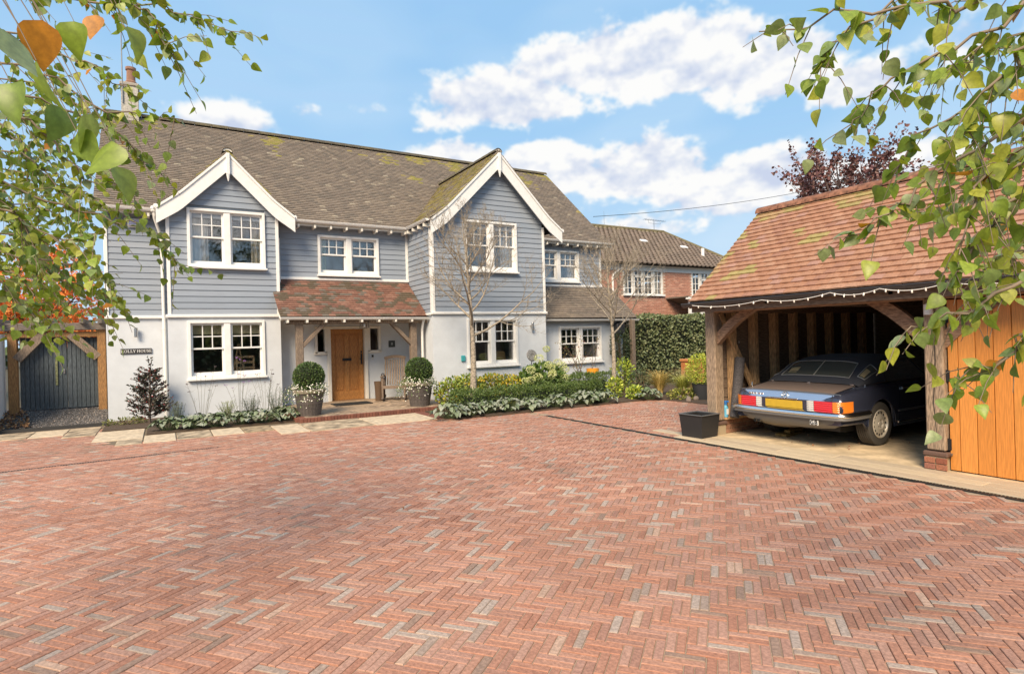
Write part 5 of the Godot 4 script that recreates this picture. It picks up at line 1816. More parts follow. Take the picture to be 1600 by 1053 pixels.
func carport_things() -> void:
	var g := Geo.new()
	# square black planter
	var c := Vector3(7.51, 0.0, -6.70)
	var pl := thing("planter", c, "empty square black planter standing at the corner post of the carport", "planter")
	var b := Basis(Vector3.UP, 0.06)
	var m := M(lin(0.022, 0.022, 0.023), 0.55, {"tex": "soft", "ts": Vector3(2, 2, 2)})
	var h := 0.375
	var out := []; var inn := []; var bot := []
	for k in [[-1, 1], [1, 1], [1, -1], [-1, -1]]:
		bot.append(c + b * Vector3(k[0] * 0.195, 0.014, k[1] * 0.195))
		out.append(c + b * Vector3(k[0] * 0.225, h, k[1] * 0.225))
		inn.append(c + b * Vector3(k[0] * 0.175, h, k[1] * 0.175))
	for i in 4:
		var j := (i + 1) % 4
		g.quad(bot[i], bot[j], out[j], out[i])
		g.quad(out[i], out[j], inn[j], inn[i])
		g.quad(inn[i], inn[j], inn[j] - Vector3(0, 0.3, 0), inn[i] - Vector3(0, 0.3, 0))
	g.quad(bot[3], bot[2], bot[1], bot[0])
	P("planter_body", g, m, pl)
	g = Geo.new()
	g.quad(inn[0] - Vector3(0, 0.12, 0), inn[1] - Vector3(0, 0.12, 0), inn[2] - Vector3(0, 0.12, 0), inn[3] - Vector3(0, 0.12, 0))
	P("soil", g, M(lin(0.04, 0.03, 0.022), 0.95, {"tex": "rough", "ts": Vector3(6, 6, 6)}), pl)
	g = Geo.new()
	for i in 4:
		var j := (i + 1) % 4
		g.beam(out[i] + Vector3(0, 0.006, 0), out[j] + Vector3(0, 0.006, 0), 0.04, 0.012, 0.003)
	P("rim", g, M(lin(0.10, 0.10, 0.10), 0.5), pl)
	# leaning roll, bottles and tins on the ledge, timber chock
	g = Geo.new()
	g.tube([Vector3(8.02, 0.30, -6.42), Vector3(8.16, 0.75, -6.46), Vector3(8.30, 1.26, -6.50)], [0.075, 0.08, 0.085], 14, true)
	tag(P("felt_roll", g, M(lin(0.15, 0.14, 0.145), 0.85, {"tex": "stain", "ts": Vector3(7, 7, 7), "bump": "rough", "bs": 0.6})), "mottled grey roll leaning against the boards inside the carport", "roll")
	var bt := thing("spray_bottle", Vector3(8.03, 0.29, -6.60), "blue topped spray bottle on the brick ledge behind the post", "bottle")
	g = Geo.new()
	g.lathe([Vector2(0, 0), Vector2(0.04, 0), Vector2(0.042, 0.02), Vector2(0.042, 0.16), Vector2(0.016, 0.2), Vector2(0, 0.2)], Transform3D(Basis.IDENTITY, bt.position), 12)
	P("bottle_body", g, M(lin(0.12, 0.38, 0.55), 0.3), bt)
	g = Geo.new()
	g.cbox(bt.position + Vector3(0, 0.235, 0), Vector3(0.035, 0.07, 0.05), 0.008)
	g.cbox(bt.position + Vector3(0, 0.26, 0.035), Vector3(0.02, 0.025, 0.06), 0.004)
	P("trigger_head", g, M(lin(0.03, 0.16, 0.45), 0.35), bt)
	g = Geo.new()
	g.cbox(bt.position + Vector3(0, 0.09, 0.041), Vector3(0.05, 0.09, 0.006), 0.002)
	P("bottle_label", g, MT.white_pvc, bt)
	var tn := thing("paint_tin", Vector3(8.22, 0.29, -6.58), "low orange lidded tin on the brick ledge by the leaning roll", "tin")
	g = Geo.new()
	g.lathe([Vector2(0, 0), Vector2(0.05, 0), Vector2(0.05, 0.07), Vector2(0, 0.07)], Transform3D(Basis.IDENTITY, tn.position), 14)
	P("tin_body", g, M(lin(0.55, 0.13, 0.05), 0.4), tn)
	g = Geo.new()
	g.lathe([Vector2(0.053, 0.06), Vector2(0.053, 0.078), Vector2(0.04, 0.078), Vector2(0.0, 0.074)], Transform3D(Basis.IDENTITY, tn.position), 14)
	P("lid", g, M(lin(0.6, 0.2, 0.1), 0.35), tn)
	var ja := thing("glass_jar", Vector3(8.36, 0.29, -6.58), "grey metal canister on the brick ledge behind the car bumper", "canister")
	g = Geo.new()
	g.lathe([Vector2(0, 0), Vector2(0.06, 0), Vector2(0.06, 0.15), Vector2(0.035, 0.18), Vector2(0.035, 0.2), Vector2(0, 0.2)], Transform3D(Basis.IDENTITY, ja.position), 14)
	P("canister_body", g, M(lin(0.35, 0.35, 0.36), 0.35, {"metal": 0.8}), ja)
	ja.name = "metal_canister"
	var ch := thing("timber_chock", Vector3(8.75, 0.012, -5.92), "short yellow timber chock lying on the floor under the car", "timber")
	var tm := M(lin(0.50, 0.30, 0.08), 0.75, {"tex": "grain", "ts": Vector3(0.8, 6, 6)})
	for q in [[0.0, 0.02, -0.05], [0.0, 0.02, 0.05], [0.12, 0.06, 0.0]]:
		g = Geo.new()
		g.cbox(ch.position + Vector3(q[0], q[1], q[2]), Vector3(0.62 if q[1] < 0.04 else 0.5, 0.04, 0.09), 0.004, Basis(Vector3.UP, 0.12))
		P("timber_block", g, tm, ch)

func brick_materials() -> void:
	MT.brick = []
	for c in [[0.36, 0.13, 0.075], [0.42, 0.17, 0.10], [0.32, 0.11, 0.065], [0.38, 0.16, 0.11]]: MT.brick.append(M(lin(c[0], c[1], c[2]), 0.9, {"tex": "blotch", "ts": Vector3(6, 6, 6)}))
	MT.brick_dark = []
	for c in [[0.40, 0.20, 0.12], [0.35, 0.165, 0.10], [0.45, 0.235, 0.145]]: MT.brick_dark.append(M(lin(c[0], c[1], c[2]), 0.9, {"tex": "blotch", "ts": Vector3(6, 6, 6)}))

func lettering(s: String, size: float, font: String, m: Material, parent: Node3D, at: Vector3, bold := false) -> void:
	var o := P("lettering", text_mesh(s, size, 0.006, font, bold), m, parent)
	o.position += at

func small_things() -> void:
	var g := Geo.new()
	var slate := M(lin(0.03, 0.03, 0.033), 0.5)
	var s := thing("house_sign", Vector3(-0.525, 1.62, ZM + 0.02), "black sign board lettered HOLLY HOUSE on the pale wall left of the downpipe", "sign")
	g.cbox(Vector3(-0.525, 1.625, ZM + 0.015), Vector3(0.62, 0.125, 0.03), 0.006)
	P("sign_board", g, slate, s)
	lettering("HOLLY HOUSE", 0.062, "Droid Serif", M(lin(0.8, 0.8, 0.78), 0.5), s, Vector3(-0.525, 1.625, ZM + 0.034))
	s = thing("number_plaque", Vector3(5.68, 1.62, ZM + 0.02), "small square dark slate house number plaque under the porch", "plaque")
	g = Geo.new()
	g.cbox(Vector3(5.69, 1.62, ZM + 0.012), Vector3(0.19, 0.19, 0.02), 0.004)
	P("plaque_board", g, M(lin(0.035, 0.045, 0.05), 0.4), s)
	lettering("8", 0.075, "Droid Serif", M(lin(0.6, 0.62, 0.62), 0.5), s, Vector3(5.69, 1.62, ZM + 0.024))
	s = thing("doorbell", Vector3(5.11, 1.24, ZM + 0.02), "slim black and silver video doorbell beside the front door frame", "doorbell")
	g = Geo.new()
	g.cbox(Vector3(5.11, 1.26, ZM + 0.016), Vector3(0.065, 0.14, 0.03), 0.01)
	P("bell_body", g, M(lin(0.55, 0.55, 0.55), 0.4), s)
	g = Geo.new()
	g.cbox(Vector3(5.11, 1.29, ZM + 0.03), Vector3(0.055, 0.065, 0.012), 0.005)
	P("bell_glass", g, MT.black, s)
	s = thing("alarm_box", Vector3(-0.47, 4.62, ZM + 0.03), "white rimmed blue alarm box with a teal end under the left eaves", "alarm box")
	g = Geo.new()
	g.cbox(Vector3(-0.47, 4.62, ZM + 0.06), Vector3(0.32, 0.2, 0.07), 0.02)
	P("box_case", g, MT.white_pvc, s)
	g = Geo.new()
	g.cbox(Vector3(-0.5, 4.62, ZM + 0.092), Vector3(0.22, 0.15, 0.012), 0.003)
	P("blue_panel", g, M(lin(0.13, 0.16, 0.45), 0.4), s)
	for k in 4:
		g = Geo.new()
		g.bx(-0.6, -0.42 + R(-0.02, 0.02), 4.672 - k * 0.035, 4.684 - k * 0.035, ZM + 0.097, ZM + 0.1)
		P("print_line", g, MT.white_pvc, s)
	g = Geo.new()
	g.cbox(Vector3(-0.352, 4.62, ZM + 0.092), Vector3(0.06, 0.15, 0.012), 0.003)
	P("teal_panel", g, M(lin(0.02, 0.22, 0.33), 0.4), s)
	for q in [[-0.52, 2.06, ZM, "brushed steel up and down wall lamp above the black house sign"], [9.40, 2.02, ZR, "brushed steel up and down wall lamp right of the lower gable window"]]:
		s = thing("wall_light", Vector3(q[0], q[1] - 0.12, q[2]), q[3], "wall lamp", "steel wall lamps")
		g = Geo.new()
		g.lathe([Vector2(0.0, -0.11), Vector2(0.036, -0.11), Vector2(0.04, -0.1), Vector2(0.04, 0.1), Vector2(0.036, 0.11), Vector2(0, 0.11)], Transform3D(Basis.IDENTITY, Vector3(q[0], q[1], q[2] + 0.09)), 14)
		P("lamp_body", g, MT.steel, s)
		g = Geo.new()
		g.cbox(Vector3(q[0], q[1], q[2] + 0.03), Vector3(0.05, 0.09, 0.06), 0.006)
		P("bracket", g, MT.steel, s)
	s = thing("porch_lantern", Vector3(4.5, 1.98, -15.1), "black iron lantern frame hanging in front of the front door", "lantern")
	g = Geo.new()
	for k in [[-1, -1], [1, -1], [1, 1], [-1, 1]]: g.tube([Vector3(4.5 + k[0] * 0.09, 2.06, -15.0 + k[1] * 0.09), Vector3(4.5 + k[0] * 0.075, 2.24, -15.0 + k[1] * 0.075)], [0.008, 0.008], 5)
	for y in [2.06, 2.24]: g.bx(4.4, 4.6, y, y + 0.012, -15.1, -15.085); g.bx(4.4, 4.6, y, y + 0.012, -14.915, -14.9)
	g.tube([Vector3(4.5, 2.24, -15.0), Vector3(4.5, 2.3, -15.0)], [0.008, 0.008], 5)
	P("lantern_frame", g, MT.iron, s)
	g = Geo.new()
	g.lathe([Vector2(0, 0), Vector2(0.018, 0), Vector2(0.022, 0.05), Vector2(0, 0.09)], Transform3D(Basis.IDENTITY, Vector3(4.5, 2.08, -15.0)), 8)
	P("bulb", g, MT.cream, s)
	g = Geo.new()
	g.cbox(Vector3(4.2, 0.107, -15.28), Vector3(0.95, 0.02, 0.58), 0.006)
	tag(P("door_mat", g, M(lin(0.06, 0.058, 0.055), 0.95, {"tex": "rough", "ts": Vector3(9, 9, 9), "bump": "rough", "bs": 0.5})), "dark coir mat lying in front of the front door", "mat")
	rocking_chair()
	# umbrella stand with a hooked handle
	s = thing("umbrella_stand", Vector3(5.02, 0.097, -15.55), "tall brown wicker stand beside the rocking chair", "stand")
	g = Geo.new()
	g.lathe([Vector2(0, 0), Vector2(0.10, 0), Vector2(0.11, 0.3), Vector2(0.125, 0.52), Vector2(0.11, 0.52), Vector2(0.1, 0.1)], Transform3D(Basis.IDENTITY, Vector3(5.02, 0.097, -15.55)), 14)
	P("basket", g, M(lin(0.17, 0.10, 0.055), 0.85, {"tex": "speck", "ts": Vector3(5, 9, 5), "bump": "speck", "bs": 0.6}), s)
	s = thing("umbrella", Vector3(5.1, 0.2, -15.55), "black crook handled umbrella standing in the wicker stand", "umbrella")
	g = Geo.new()
	var arc := [Vector3(5.05, 0.2, -15.55), Vector3(5.09, 0.72, -15.54)]
	for k in 9: arc.append(Vector3(5.13 - 0.04 * cos(PI * k / 8.0), 0.78 + 0.045 * sin(PI * k / 8.0), -15.53))
	arc.append(Vector3(5.17, 0.73, -15.53))
	var rr := []
	for k in arc.size(): rr.append(0.013)
	g.tube(arc, rr, 7, true)
	P("handle", g, MT.black, s)
	# round stone face on a stake and the orange bucket in the bed
	s = thing("garden_ornament", Vector3(8.75, 0.1, -13.65), "round grey metal disc ornament on a stake behind the pale hydrangea", "ornament")
	g = Geo.new()
	g.lathe([Vector2(0, -0.02), Vector2(0.15, -0.02), Vector2(0.17, 0.0), Vector2(0.15, 0.025), Vector2(0.06, 0.03), Vector2(0.05, 0.01), Vector2(0, 0.01)], Transform3D(Basis(Vector3.RIGHT, 1.35), Vector3(8.75, 1.2, -13.65)), 20)
	P("disc", g, M(lin(0.42, 0.41, 0.39), 0.6, {"tex": "stain", "ts": Vector3(4, 4, 4)}), s)
	g = Geo.new()
	g.tube([Vector3(8.75, 0.0, -13.67), Vector3(8.75, 1.2, -13.67)], [0.012, 0.01], 6)
	P("stake", g, MT.iron, s)
	s = thing("bucket", Vector3(11.35, 0.3, -14.2), "orange rimmed grey bucket standing below the right hand ground floor window", "bucket")
	g = Geo.new()
	g.lathe([Vector2(0, 0), Vector2(0.13, 0), Vector2(0.17, 0.3), Vector2(0.15, 0.3), Vector2(0.12, 0.05)], Transform3D(Basis.IDENTITY, Vector3(11.3, 0.3, -14.2)), 18)
	P("bucket_body", g, M(lin(0.28, 0.28, 0.29), 0.6), s)
	g = Geo.new()
	g.lathe([Vector2(0.165, 0.24), Vector2(0.19, 0.27), Vector2(0.195, 0.4), Vector2(0.17, 0.4), Vector2(0.15, 0.3)], Transform3D(Basis.IDENTITY, Vector3(11.3, 0.3, -14.2)), 18)
	P("rim", g, M(lin(0.72, 0.30, 0.02), 0.5), s)
	g = Geo.new()
	g.bx(11.1, 11.5, 0.0, 0.3, -14.4, -14.0)
	tag(P("wooden_crate", g, M(lin(0.1, 0.07, 0.05), 0.85, {"tex": "grain", "ts": Vector3(2, 6, 2)})), "dark wooden crate under the orange rimmed bucket", "crate")
	# lantern box on the corner of the lean-to, teal hose box on the gable wall
	s = thing("corner_lantern", Vector3(12.95, 1.75, -15.2), "dark square lantern hanging at the corner under the lean-to gutter", "lantern")
	g = Geo.new()
	g.cbox(Vector3(13.15, 1.9, -15.1), Vector3(0.34, 0.34, 0.3), 0.02)
	g.lathe([Vector2(0.24, 0), Vector2(0.05, 0.12), Vector2(0, 0.14)], Transform3D(Basis.IDENTITY, Vector3(13.15, 2.06, -15.1)), 4)
	P("lantern_body", g, M(lin(0.025, 0.026, 0.03), 0.5), s)
	s = thing("wall_thermometer", Vector3(7.12, 1.0, ZR + 0.02), "small teal box fixed to the wall left of the lower gable window", "box")
	g = Geo.new()
	g.cbox(Vector3(7.13, 1.17, ZR + 0.03), Vector3(0.12, 0.16, 0.05), 0.01)
	P("box_case", g, M(lin(0.05, 0.33, 0.36), 0.5), s)
	s.name = "wall_box"
	# terracotta planter by the hedge
	s = thing("terracotta_planter", Vector3(14.0, 0, -12.7), "tall square orange terracotta planter in front of the clipped hedge", "planter")
	g = Geo.new()
	g.cbox(Vector3(14.0, 0.44, -12.7), Vector3(0.5, 0.88, 0.5), 0.02)
	P("planter_body", g, M(lin(0.60, 0.22, 0.07), 0.8, {"tex": "blotch", "ts": Vector3(2, 2, 2)}), s)
	g = Geo.new()
	g.cbox(Vector3(14.0, 0.86, -12.7), Vector3(0.56, 0.09, 0.56), 0.02)
	P("rim", g, M(lin(0.62, 0.24, 0.08), 0.8, {"tex": "blotch", "ts": Vector3(2, 2, 2)}), s)
	# stones along the border
	var stm := M(lin(0.30, 0.24, 0.2), 0.9, {"tex": "blotch", "ts": Vector3(4, 4, 4)})
	for k in 6:
		g = Geo.new()
		g.ball(Vector3(11.15 + R(-0.3, 0.5), 0.05, -10.2 - k * 0.13), Vector3(R(0.06, 0.11), R(0.05, 0.08), R(0.06, 0.1)), 8, 5)
		tag(P("edging_stone", g, stm), "small rounded brown stone edging the border by the grasses", "stone", "small stones edging the border")

func rocking_chair() -> void:
	var at := Vector3(5.42, 0.097, -15.45)
	var c := thing("rocking_chair", at, "weathered grey brown slatted rocking chair under the porch", "chair")
	c.rotation.y = -0.42
	var wood := M(lin(0.33, 0.24, 0.175), 0.8, {"tex": "grain", "ts": Vector3(6, 1.2, 6), "own": true})
	var g := Geo.new()
	for s in [-1.0, 1.0]:
		g = Geo.new()
		var rows := []
		var pts := []
		for i in 13:
			var t := lerpf(-0.48, 0.42, i / 12.0)
			pts.append(Vector3(s * 0.29, 0.03 + 0.32 * t * t, t))
		for i in 12: g.beam(pts[i], pts[i + 1], 0.04, 0.045, 0.0, Vector3.RIGHT)
		P("rocker", g, M(lin(0.10, 0.075, 0.06), 0.7), c, true)
		g = Geo.new()
		g.beam(Vector3(s * 0.29, 0.06, 0.26), Vector3(s * 0.29, 0.64, 0.30), 0.05, 0.05, 0.006, Vector3.RIGHT)
		P("leg", g, wood, c, true)
		g = Geo.new()
		g.beam(Vector3(s * 0.29, 0.05, -0.2), Vector3(s * 0.29, 0.60, -0.2), 0.05, 0.05, 0.006, Vector3.RIGHT)
		P("leg", g, wood, c, true)
		g = Geo.new()
		g.cbox(Vector3(s * 0.30, 0.655, 0.05), Vector3(0.085, 0.03, 0.62), 0.01)
		P("armrest", g, M(lin(0.16, 0.115, 0.085), 0.75), c, true)
		g = Geo.new()
		g.beam(Vector3(s * 0.26, 0.36, -0.16), Vector3(s * 0.25, 1.14, -0.42), 0.05, 0.04, 0.006, Vector3.RIGHT)
		P("back_post", g, wood, c, true)
	for i in 6:
		g = Geo.new()
		g.beam(Vector3(-0.27, 0.40 - 0.012 * i, 0.28 - i * 0.085), Vector3(0.27, 0.40 - 0.012 * i, 0.28 - i * 0.085), 0.07, 0.022, 0.004)
		P("seat_slat", g, wood, c, true)
	g = Geo.new()
	g.beam(Vector3(-0.28, 0.37, 0.31), Vector3(0.28, 0.37, 0.31), 0.03, 0.08, 0.005)
	P("front_rail", g, wood, c, true)
	for i in 7:
		g = Geo.new()
		var x := -0.195 + i * 0.065
		g.beam(Vector3(x, 0.40, -0.17), Vector3(x, 0.75, -0.31), 0.034, 0.016, 0.004, Vector3(0, 0.3, 1))
		g.beam(Vector3(x, 0.745, -0.308), Vector3(x, 1.1, -0.41), 0.034, 0.016, 0.004, Vector3(0, 0.3, 1))
		P("back_slat", g, wood, c, true)
	g = Geo.new()
	for i in 8:
		var a := -0.29 + i * 0.0725
		g.beam(Vector3(a, 1.12 + 0.05 * (1 - pow(a / 0.29, 2)), -0.415), Vector3(a + 0.074, 1.12 + 0.05 * (1 - pow((a + 0.0725) / 0.29, 2)), -0.415), 0.03, 0.085, 0.0)
	P("top_rail", g, wood, c, true)

func garden_gate() -> void:
	var s := thing("garden_gate", Vector3(-2.1, 0.28, -17.2), "pair of slate grey boarded gates in an oak frame with curved braces", "gate")
	var g := Geo.new()
	var gm := []
	for c in [[0.10, 0.13, 0.15], [0.112, 0.142, 0.165], [0.092, 0.12, 0.14]]: gm.append(M(lin(c[0], c[1], c[2]), 0.6, {"tex": "grain", "ts": Vector3(5, 0.6, 5)}))
	for d in [[-2.80, -1.935], [-1.925, -1.33]]:
		g = Geo.new()
		g.bx(d[0], d[1], 0.36, 1.98, -17.29, -17.27)
		for y in [0.5, 1.75]: g.bx(d[0], d[1], y, y + 0.12, -17.33, -17.29)
		var leafd := P("gate_leaf", g, gm[2], s)
		var n := int(round((d[1] - d[0]) / 0.09))
		for i in n:
			g = Geo.new()
			var w: float = (d[1] - d[0]) / n
			g.cbox(Vector3(d[0] + w * (i + 0.5), 1.165, -17.26), Vector3(w - 0.007, 1.66, 0.022), 0.005)
			P("plank", g, gm[rng.randi() % 3], leafd)
	g = Geo.new()
	g.cbox(Vector3(-2.13, 1.18, -17.235), Vector3(0.045, 0.60, 0.03), 0.004)
	P("pull_handle", g, M(lin(0.30, 0.32, 0.16), 0.8, {"tex": "stain", "ts": Vector3(4, 4, 4)}), s)
	g = Geo.new()
	g.cbox(Vector3(-1.99, 1.20, -17.24), Vector3(0.035, 0.12, 0.025), 0.004)
	g.tube([Vector3(-1.99, 1.22, -17.23), Vector3(-1.99, 1.22, -17.2), Vector3(-2.04, 1.22, -17.195)], [0.008, 0.008, 0.008], 5, true)
	P("lock", g, MT.steel, s)
	var weather := M(lin(0.26, 0.22, 0.19), 0.85, {"tex": "grain", "ts": Vector3(0.7, 5, 5), "bump": "grain", "bs": 0.6})
	for p in [[-2.9, 0.2, 2.12], [-1.245, 0.0, 2.2]]:
		g = Geo.new()
		g.cbox(Vector3(p[0], (p[1] + p[2]) / 2, -17.15), Vector3(0.17, p[2] - p[1], 0.17), 0.012)
		P("gate_post", g, MT.oak, s)
	g = Geo.new()
	g.cbox(Vector3(-2.07, 2.06, -17.15), Vector3(1.5, 0.12, 0.14), 0.01)
	P("head_beam", g, MT.oak, s)
	g = Geo.new()
	g.cbox(Vector3(-2.35, 2.24, -17.08), Vector3(2.5, 0.17, 0.2), 0.014)
	P("weathered_beam", g, weather, s)
	for q in [[-2.83, -2.35], [-1.32, -1.85]]:
		g = Geo.new()
		g.beam(Vector3(q[0], 1.50, -17.1), Vector3(q[1], 2.07, -17.1), 0.19, 0.08, 0.008, Vector3.BACK)
		P("brace", g, MT.oak_grey, s)
	for x in [-3.1, -2.3, -1.6, -1.25]:
		g = Geo.new()
		g.cbox(Vector3(x, 2.36, -17.6), Vector3(0.09, 0.12, 1.6), 0.01)
		P("pergola_rafter", g, weather, s)
	g = Geo.new()
	g.bx(-3.4, -3.06, -0.1, 2.08, -17.3, -15.6)
	tag(P("garden_wall", g, MT.render), "pale rendered wall running forward from the left gate post", "wall")

func neighbour() -> void:
	var zn := -20.5
	var h := thing("brick_house", Vector3(21, 0, zn), "red brick house with brown tiled hip roof behind the clipped hedge", "house")
	var g := Geo.new()
	var x0 := 15.6; var x1 := 26.2
	var w1 := [18.22, 20.72, 3.55, 4.78]
	var w2 := [22.68, 23.95, 3.55, 4.74]
	wall_z(g, x0, x1, 0, 4.85, zn, 0.25, [w1, w2])
	g.bx(x0, x0 + 0.25, 0, 4.85, -27.5, zn - 0.25)
	g.bx(x1 - 0.25, x1, 0, 4.85, -27.5, zn - 0.25)
	g.bx(x0, x1, 0, 4.85, -27.75, -27.5)
	P("wall", g, M(lin(0.72, 0.57, 0.46), 0.95, {"tex": "fine", "ts": Vector3(4, 4, 4)}), h)
	var items := []
	var bt := [Color(0.60, 0.29, 0.205), Color(0.64, 0.325, 0.23), Color(0.56, 0.26, 0.18), Color(0.68, 0.37, 0.27)]
	for r in 42:
		var y := 1.72 + r * 0.075
		if y > 4.82: break
		for i in 48:
			var x := x0 + 0.11 + i * 0.225 - (0.1125 if r % 2 else 0.0)
			if x > x1: break
			var skip := false
			for w in [w1, w2]: skip = skip or (x > w[0] - 0.08 and x < w[1] + 0.08 and y > w[2] - 0.04 and y < w[3] + 0.02)
			if not skip: items.append([Transform3D(Basis.IDENTITY, Vector3(x, y, zn + 0.004)), rng.randi() % 4, R(0.85, 1.12)])
	g = Geo.new()
	g.box(Vector3.ZERO, Vector3(0.205, 0.058, 0.02))
	pieces("brick", items, [g.mesh()], bt, {"rough": 0.9, "tex": "blotch", "ts": Vector3(4, 4, 4)}, h, 300, Vector3.BACK)
	for q in [[w1, [0.0, 0.25, 0.5, 0.75, 1.0], [1, 2]], [w2, [0.0, 0.5, 1.0], [1]]]:
		var w: Array = q[0]
		g = Geo.new()
		for b in [[w[0], w[0] + 0.06, w[2], w[3]], [w[1] - 0.06, w[1], w[2], w[3]], [w[0] + 0.06, w[1] - 0.06, w[3] - 0.06, w[3]], [w[0] + 0.06, w[1] - 0.06, w[2], w[2] + 0.06]]:
			g.bx(b[0], b[1], b[2], b[3], zn - 0.08, zn - 0.01)
		var f := P("window", g, MT.white, h)
		g = Geo.new()
		g.cbox(Vector3((w[0] + w[1]) / 2, w[2] - 0.03, zn + 0.03), Vector3(w[1] - w[0] + 0.1, 0.07, 0.16), 0.01)
		P("sill", g, MT.white, f)
		var n: int = q[1].size() - 1
		for i in n:
			var a: float = lerpf(w[0], w[1], q[1][i]) + 0.04
			var b: float = lerpf(w[0], w[1], q[1][i + 1]) - 0.04
			var split: bool = i in q[2]
			g = Geo.new()
			g.bx(a - 0.01, a + 0.05, w[2] + 0.05, w[3] - 0.05, zn - 0.06, zn + 0.0)
			g.bx(b - 0.05, b + 0.01, w[2] + 0.05, w[3] - 0.05, zn - 0.06, zn + 0.0)
			if split: g.bx(a, b, w[3] - 0.42, w[3] - 0.35, zn - 0.06, zn + 0.0)
			P("casement", g, MT.white, f)
			for k in [1.0]:
				g = Geo.new()
				g.bx((a + b) / 2 - 0.012, (a + b) / 2 + 0.012, w[2] + 0.06, w[3] - 0.06, zn - 0.05, zn - 0.02)
				P("glazing_bar", g, MT.white, f)
			for k in 3:
				g = Geo.new()
				var yy: float = lerpf(w[2], w[3], (k + 1) / 4.0)
				g.bx(a + 0.05, b - 0.05, yy - 0.012, yy + 0.012, zn - 0.052, zn - 0.022)
				P("glazing_bar", g, MT.white, f)
			g = Geo.new()
			g.bx(a, b, w[2] + 0.05, w[3] - 0.05, zn - 0.055, zn - 0.05)
			P("pane", g, MT.glass, f)
		g = Geo.new()
		g.bx(w[0] - 0.1, w[1] + 0.1, w[2] - 0.1, w[3] + 0.05, zn - 1.8, zn - 1.7)
		P("inner_wall", g, M(lin(0.10, 0.09, 0.07), 0.9), h)
		for side in [w[0] + 0.05, w[1] - 0.45]:
			g = Geo.new()
			g.bx(side, side + 0.4, w[2], w[3], zn - 0.3, zn - 0.28)
			P("curtain", g, M(lin(0.42, 0.42, 0.36), 0.9), h)
	# roof
	var ev := 4.98; var ez := zn + 0.35
	var rz := -24.2; var ry := 7.42
	g = Geo.new()
	g.bx(x0 - 0.2, x1 + 0.25, 4.66, 4.92, zn + 0.0, zn + 0.04)
	P("fascia", g, MT.white, h)
	gutter(Vector3(x0 - 0.2, 4.93, zn + 0.12), Vector3(x1 + 0.3, 4.93, zn + 0.12), 0.06, MT.white_pvc, "gutter", h)
	var up := Vector3(0, ry - ev, rz - ez)
	var nm := Vector3(0, -up.z, up.y).normalized()
	var hx := 24.6
	var roof := P("roof", slab([Vector3(x0 - 0.3, ev, ez) - nm * 0.02, Vector3(x1 + 0.3, ev, ez) - nm * 0.02, Vector3(hx, ry, rz) - nm * 0.02, Vector3(x0 - 0.3, ry, rz) - nm * 0.02], nm, 0.08), MT.dark_wood, h)
	var tl := M(lin(0.16, 0.13, 0.1), 0.9, {"tex": "blotch", "ts": Vector3(3, 3, 3)})
	g = Geo.new()
	g.tri(Vector3(x1 + 0.3, ev, ez), Vector3(x1 + 0.3, ev, -28), Vector3(hx, ry, rz))
	g.quad(Vector3(x1 + 0.3, ev, -28), Vector3(x0 - 0.3, ev, -28), Vector3(x0 - 0.3, ry, rz), Vector3(hx, ry, rz))
	P("rear_slope", g, tl, roof)
	var ti := []
	var tones := [Color(0.23, 0.175, 0.135), Color(0.26, 0.20, 0.155), Color(0.205, 0.16, 0.125), Color(0.30, 0.25, 0.16)]
	var keep := func(p: Vector3) -> bool: return p.x < x1 + 0.3 - (p.y - ev) / (ry - ev) * (x1 + 0.3 - hx)
	var tone := func(p: Vector3) -> int: return 3 if p.y > ry - 0.16 and rng.randf() < 0.6 else rng.randi() % 3
	tiles(ti, Vector3(x0 - 0.3, ev, ez), Vector3.RIGHT, up.normalized(), x1 + 0.6 - x0, up.length() - 0.05, 0.30, 0.25, keep, tone, 0.01)
	var pan := Geo.new() # an interlocking tile with a raised roll
	var rws := []
	for z in [0.17, -0.15]:
		var row := PackedVector3Array()
		for k in [[-0.148, 0.0], [-0.09, 0.005], [-0.05, 0.04], [0.0, 0.05], [0.05, 0.04], [0.09, 0.005], [0.148, 0.0]]: row.append(Vector3(k[0], k[1], z))
		rws.append(row)
	pan.grid(rws, true)
	for k in 6: pan.quad(rws[0][k] - Vector3(0, 0.055, 0), rws[0][k + 1] - Vector3(0, 0.055, 0), rws[0][k + 1], rws[0][k])
	pieces("roof_tile", ti, [pan.mesh()], tones, {"rough": 0.9, "tex": "blotch", "ts": Vector3(3, 3, 3)}, h, 300)
	g = Geo.new()
	g.tube([Vector3(x0 - 0.3, ry + 0.03, rz), Vector3(hx, ry + 0.03, rz)], [0.12, 0.12], 8, true)
	g.tube([Vector3(hx, ry + 0.03, rz), Vector3(x1 + 0.3, ev + 0.06, ez)], [0.1, 0.1], 8, true)
	P("ridge_tile", g, M(lin(0.26, 0.22, 0.11), 0.9, {"tex": "stain", "ts": Vector3(2, 2, 2)}), roof)
	for q in [[18.2, 0.62], [21.5, 0.6], [24.0, 0.5]]:
		g = Geo.new()
		var c := Vector3(q[0], lerpf(ev, ry, q[1]), lerpf(ez, rz, q[1]))
		g.cbox(c + nm * 0.09, Vector3(0.42, 0.08, 0.26), 0.02, Basis(Vector3.RIGHT, Vector3(0, nm.y, nm.z), Vector3.RIGHT.cross(Vector3(0, nm.y, nm.z))))
		P("roof_vent", g, MT.white, roof)
	g = Geo.new()
	var fp := Vector3(24.45, lerpf(ev, ry, 0.28), lerpf(ez, rz, 0.28))
	g.tube([fp, fp + Vector3(0, 0.45, 0)], [0.09, 0.09], 10, true)
	P("vent_pipe", g, MT.white, roof)
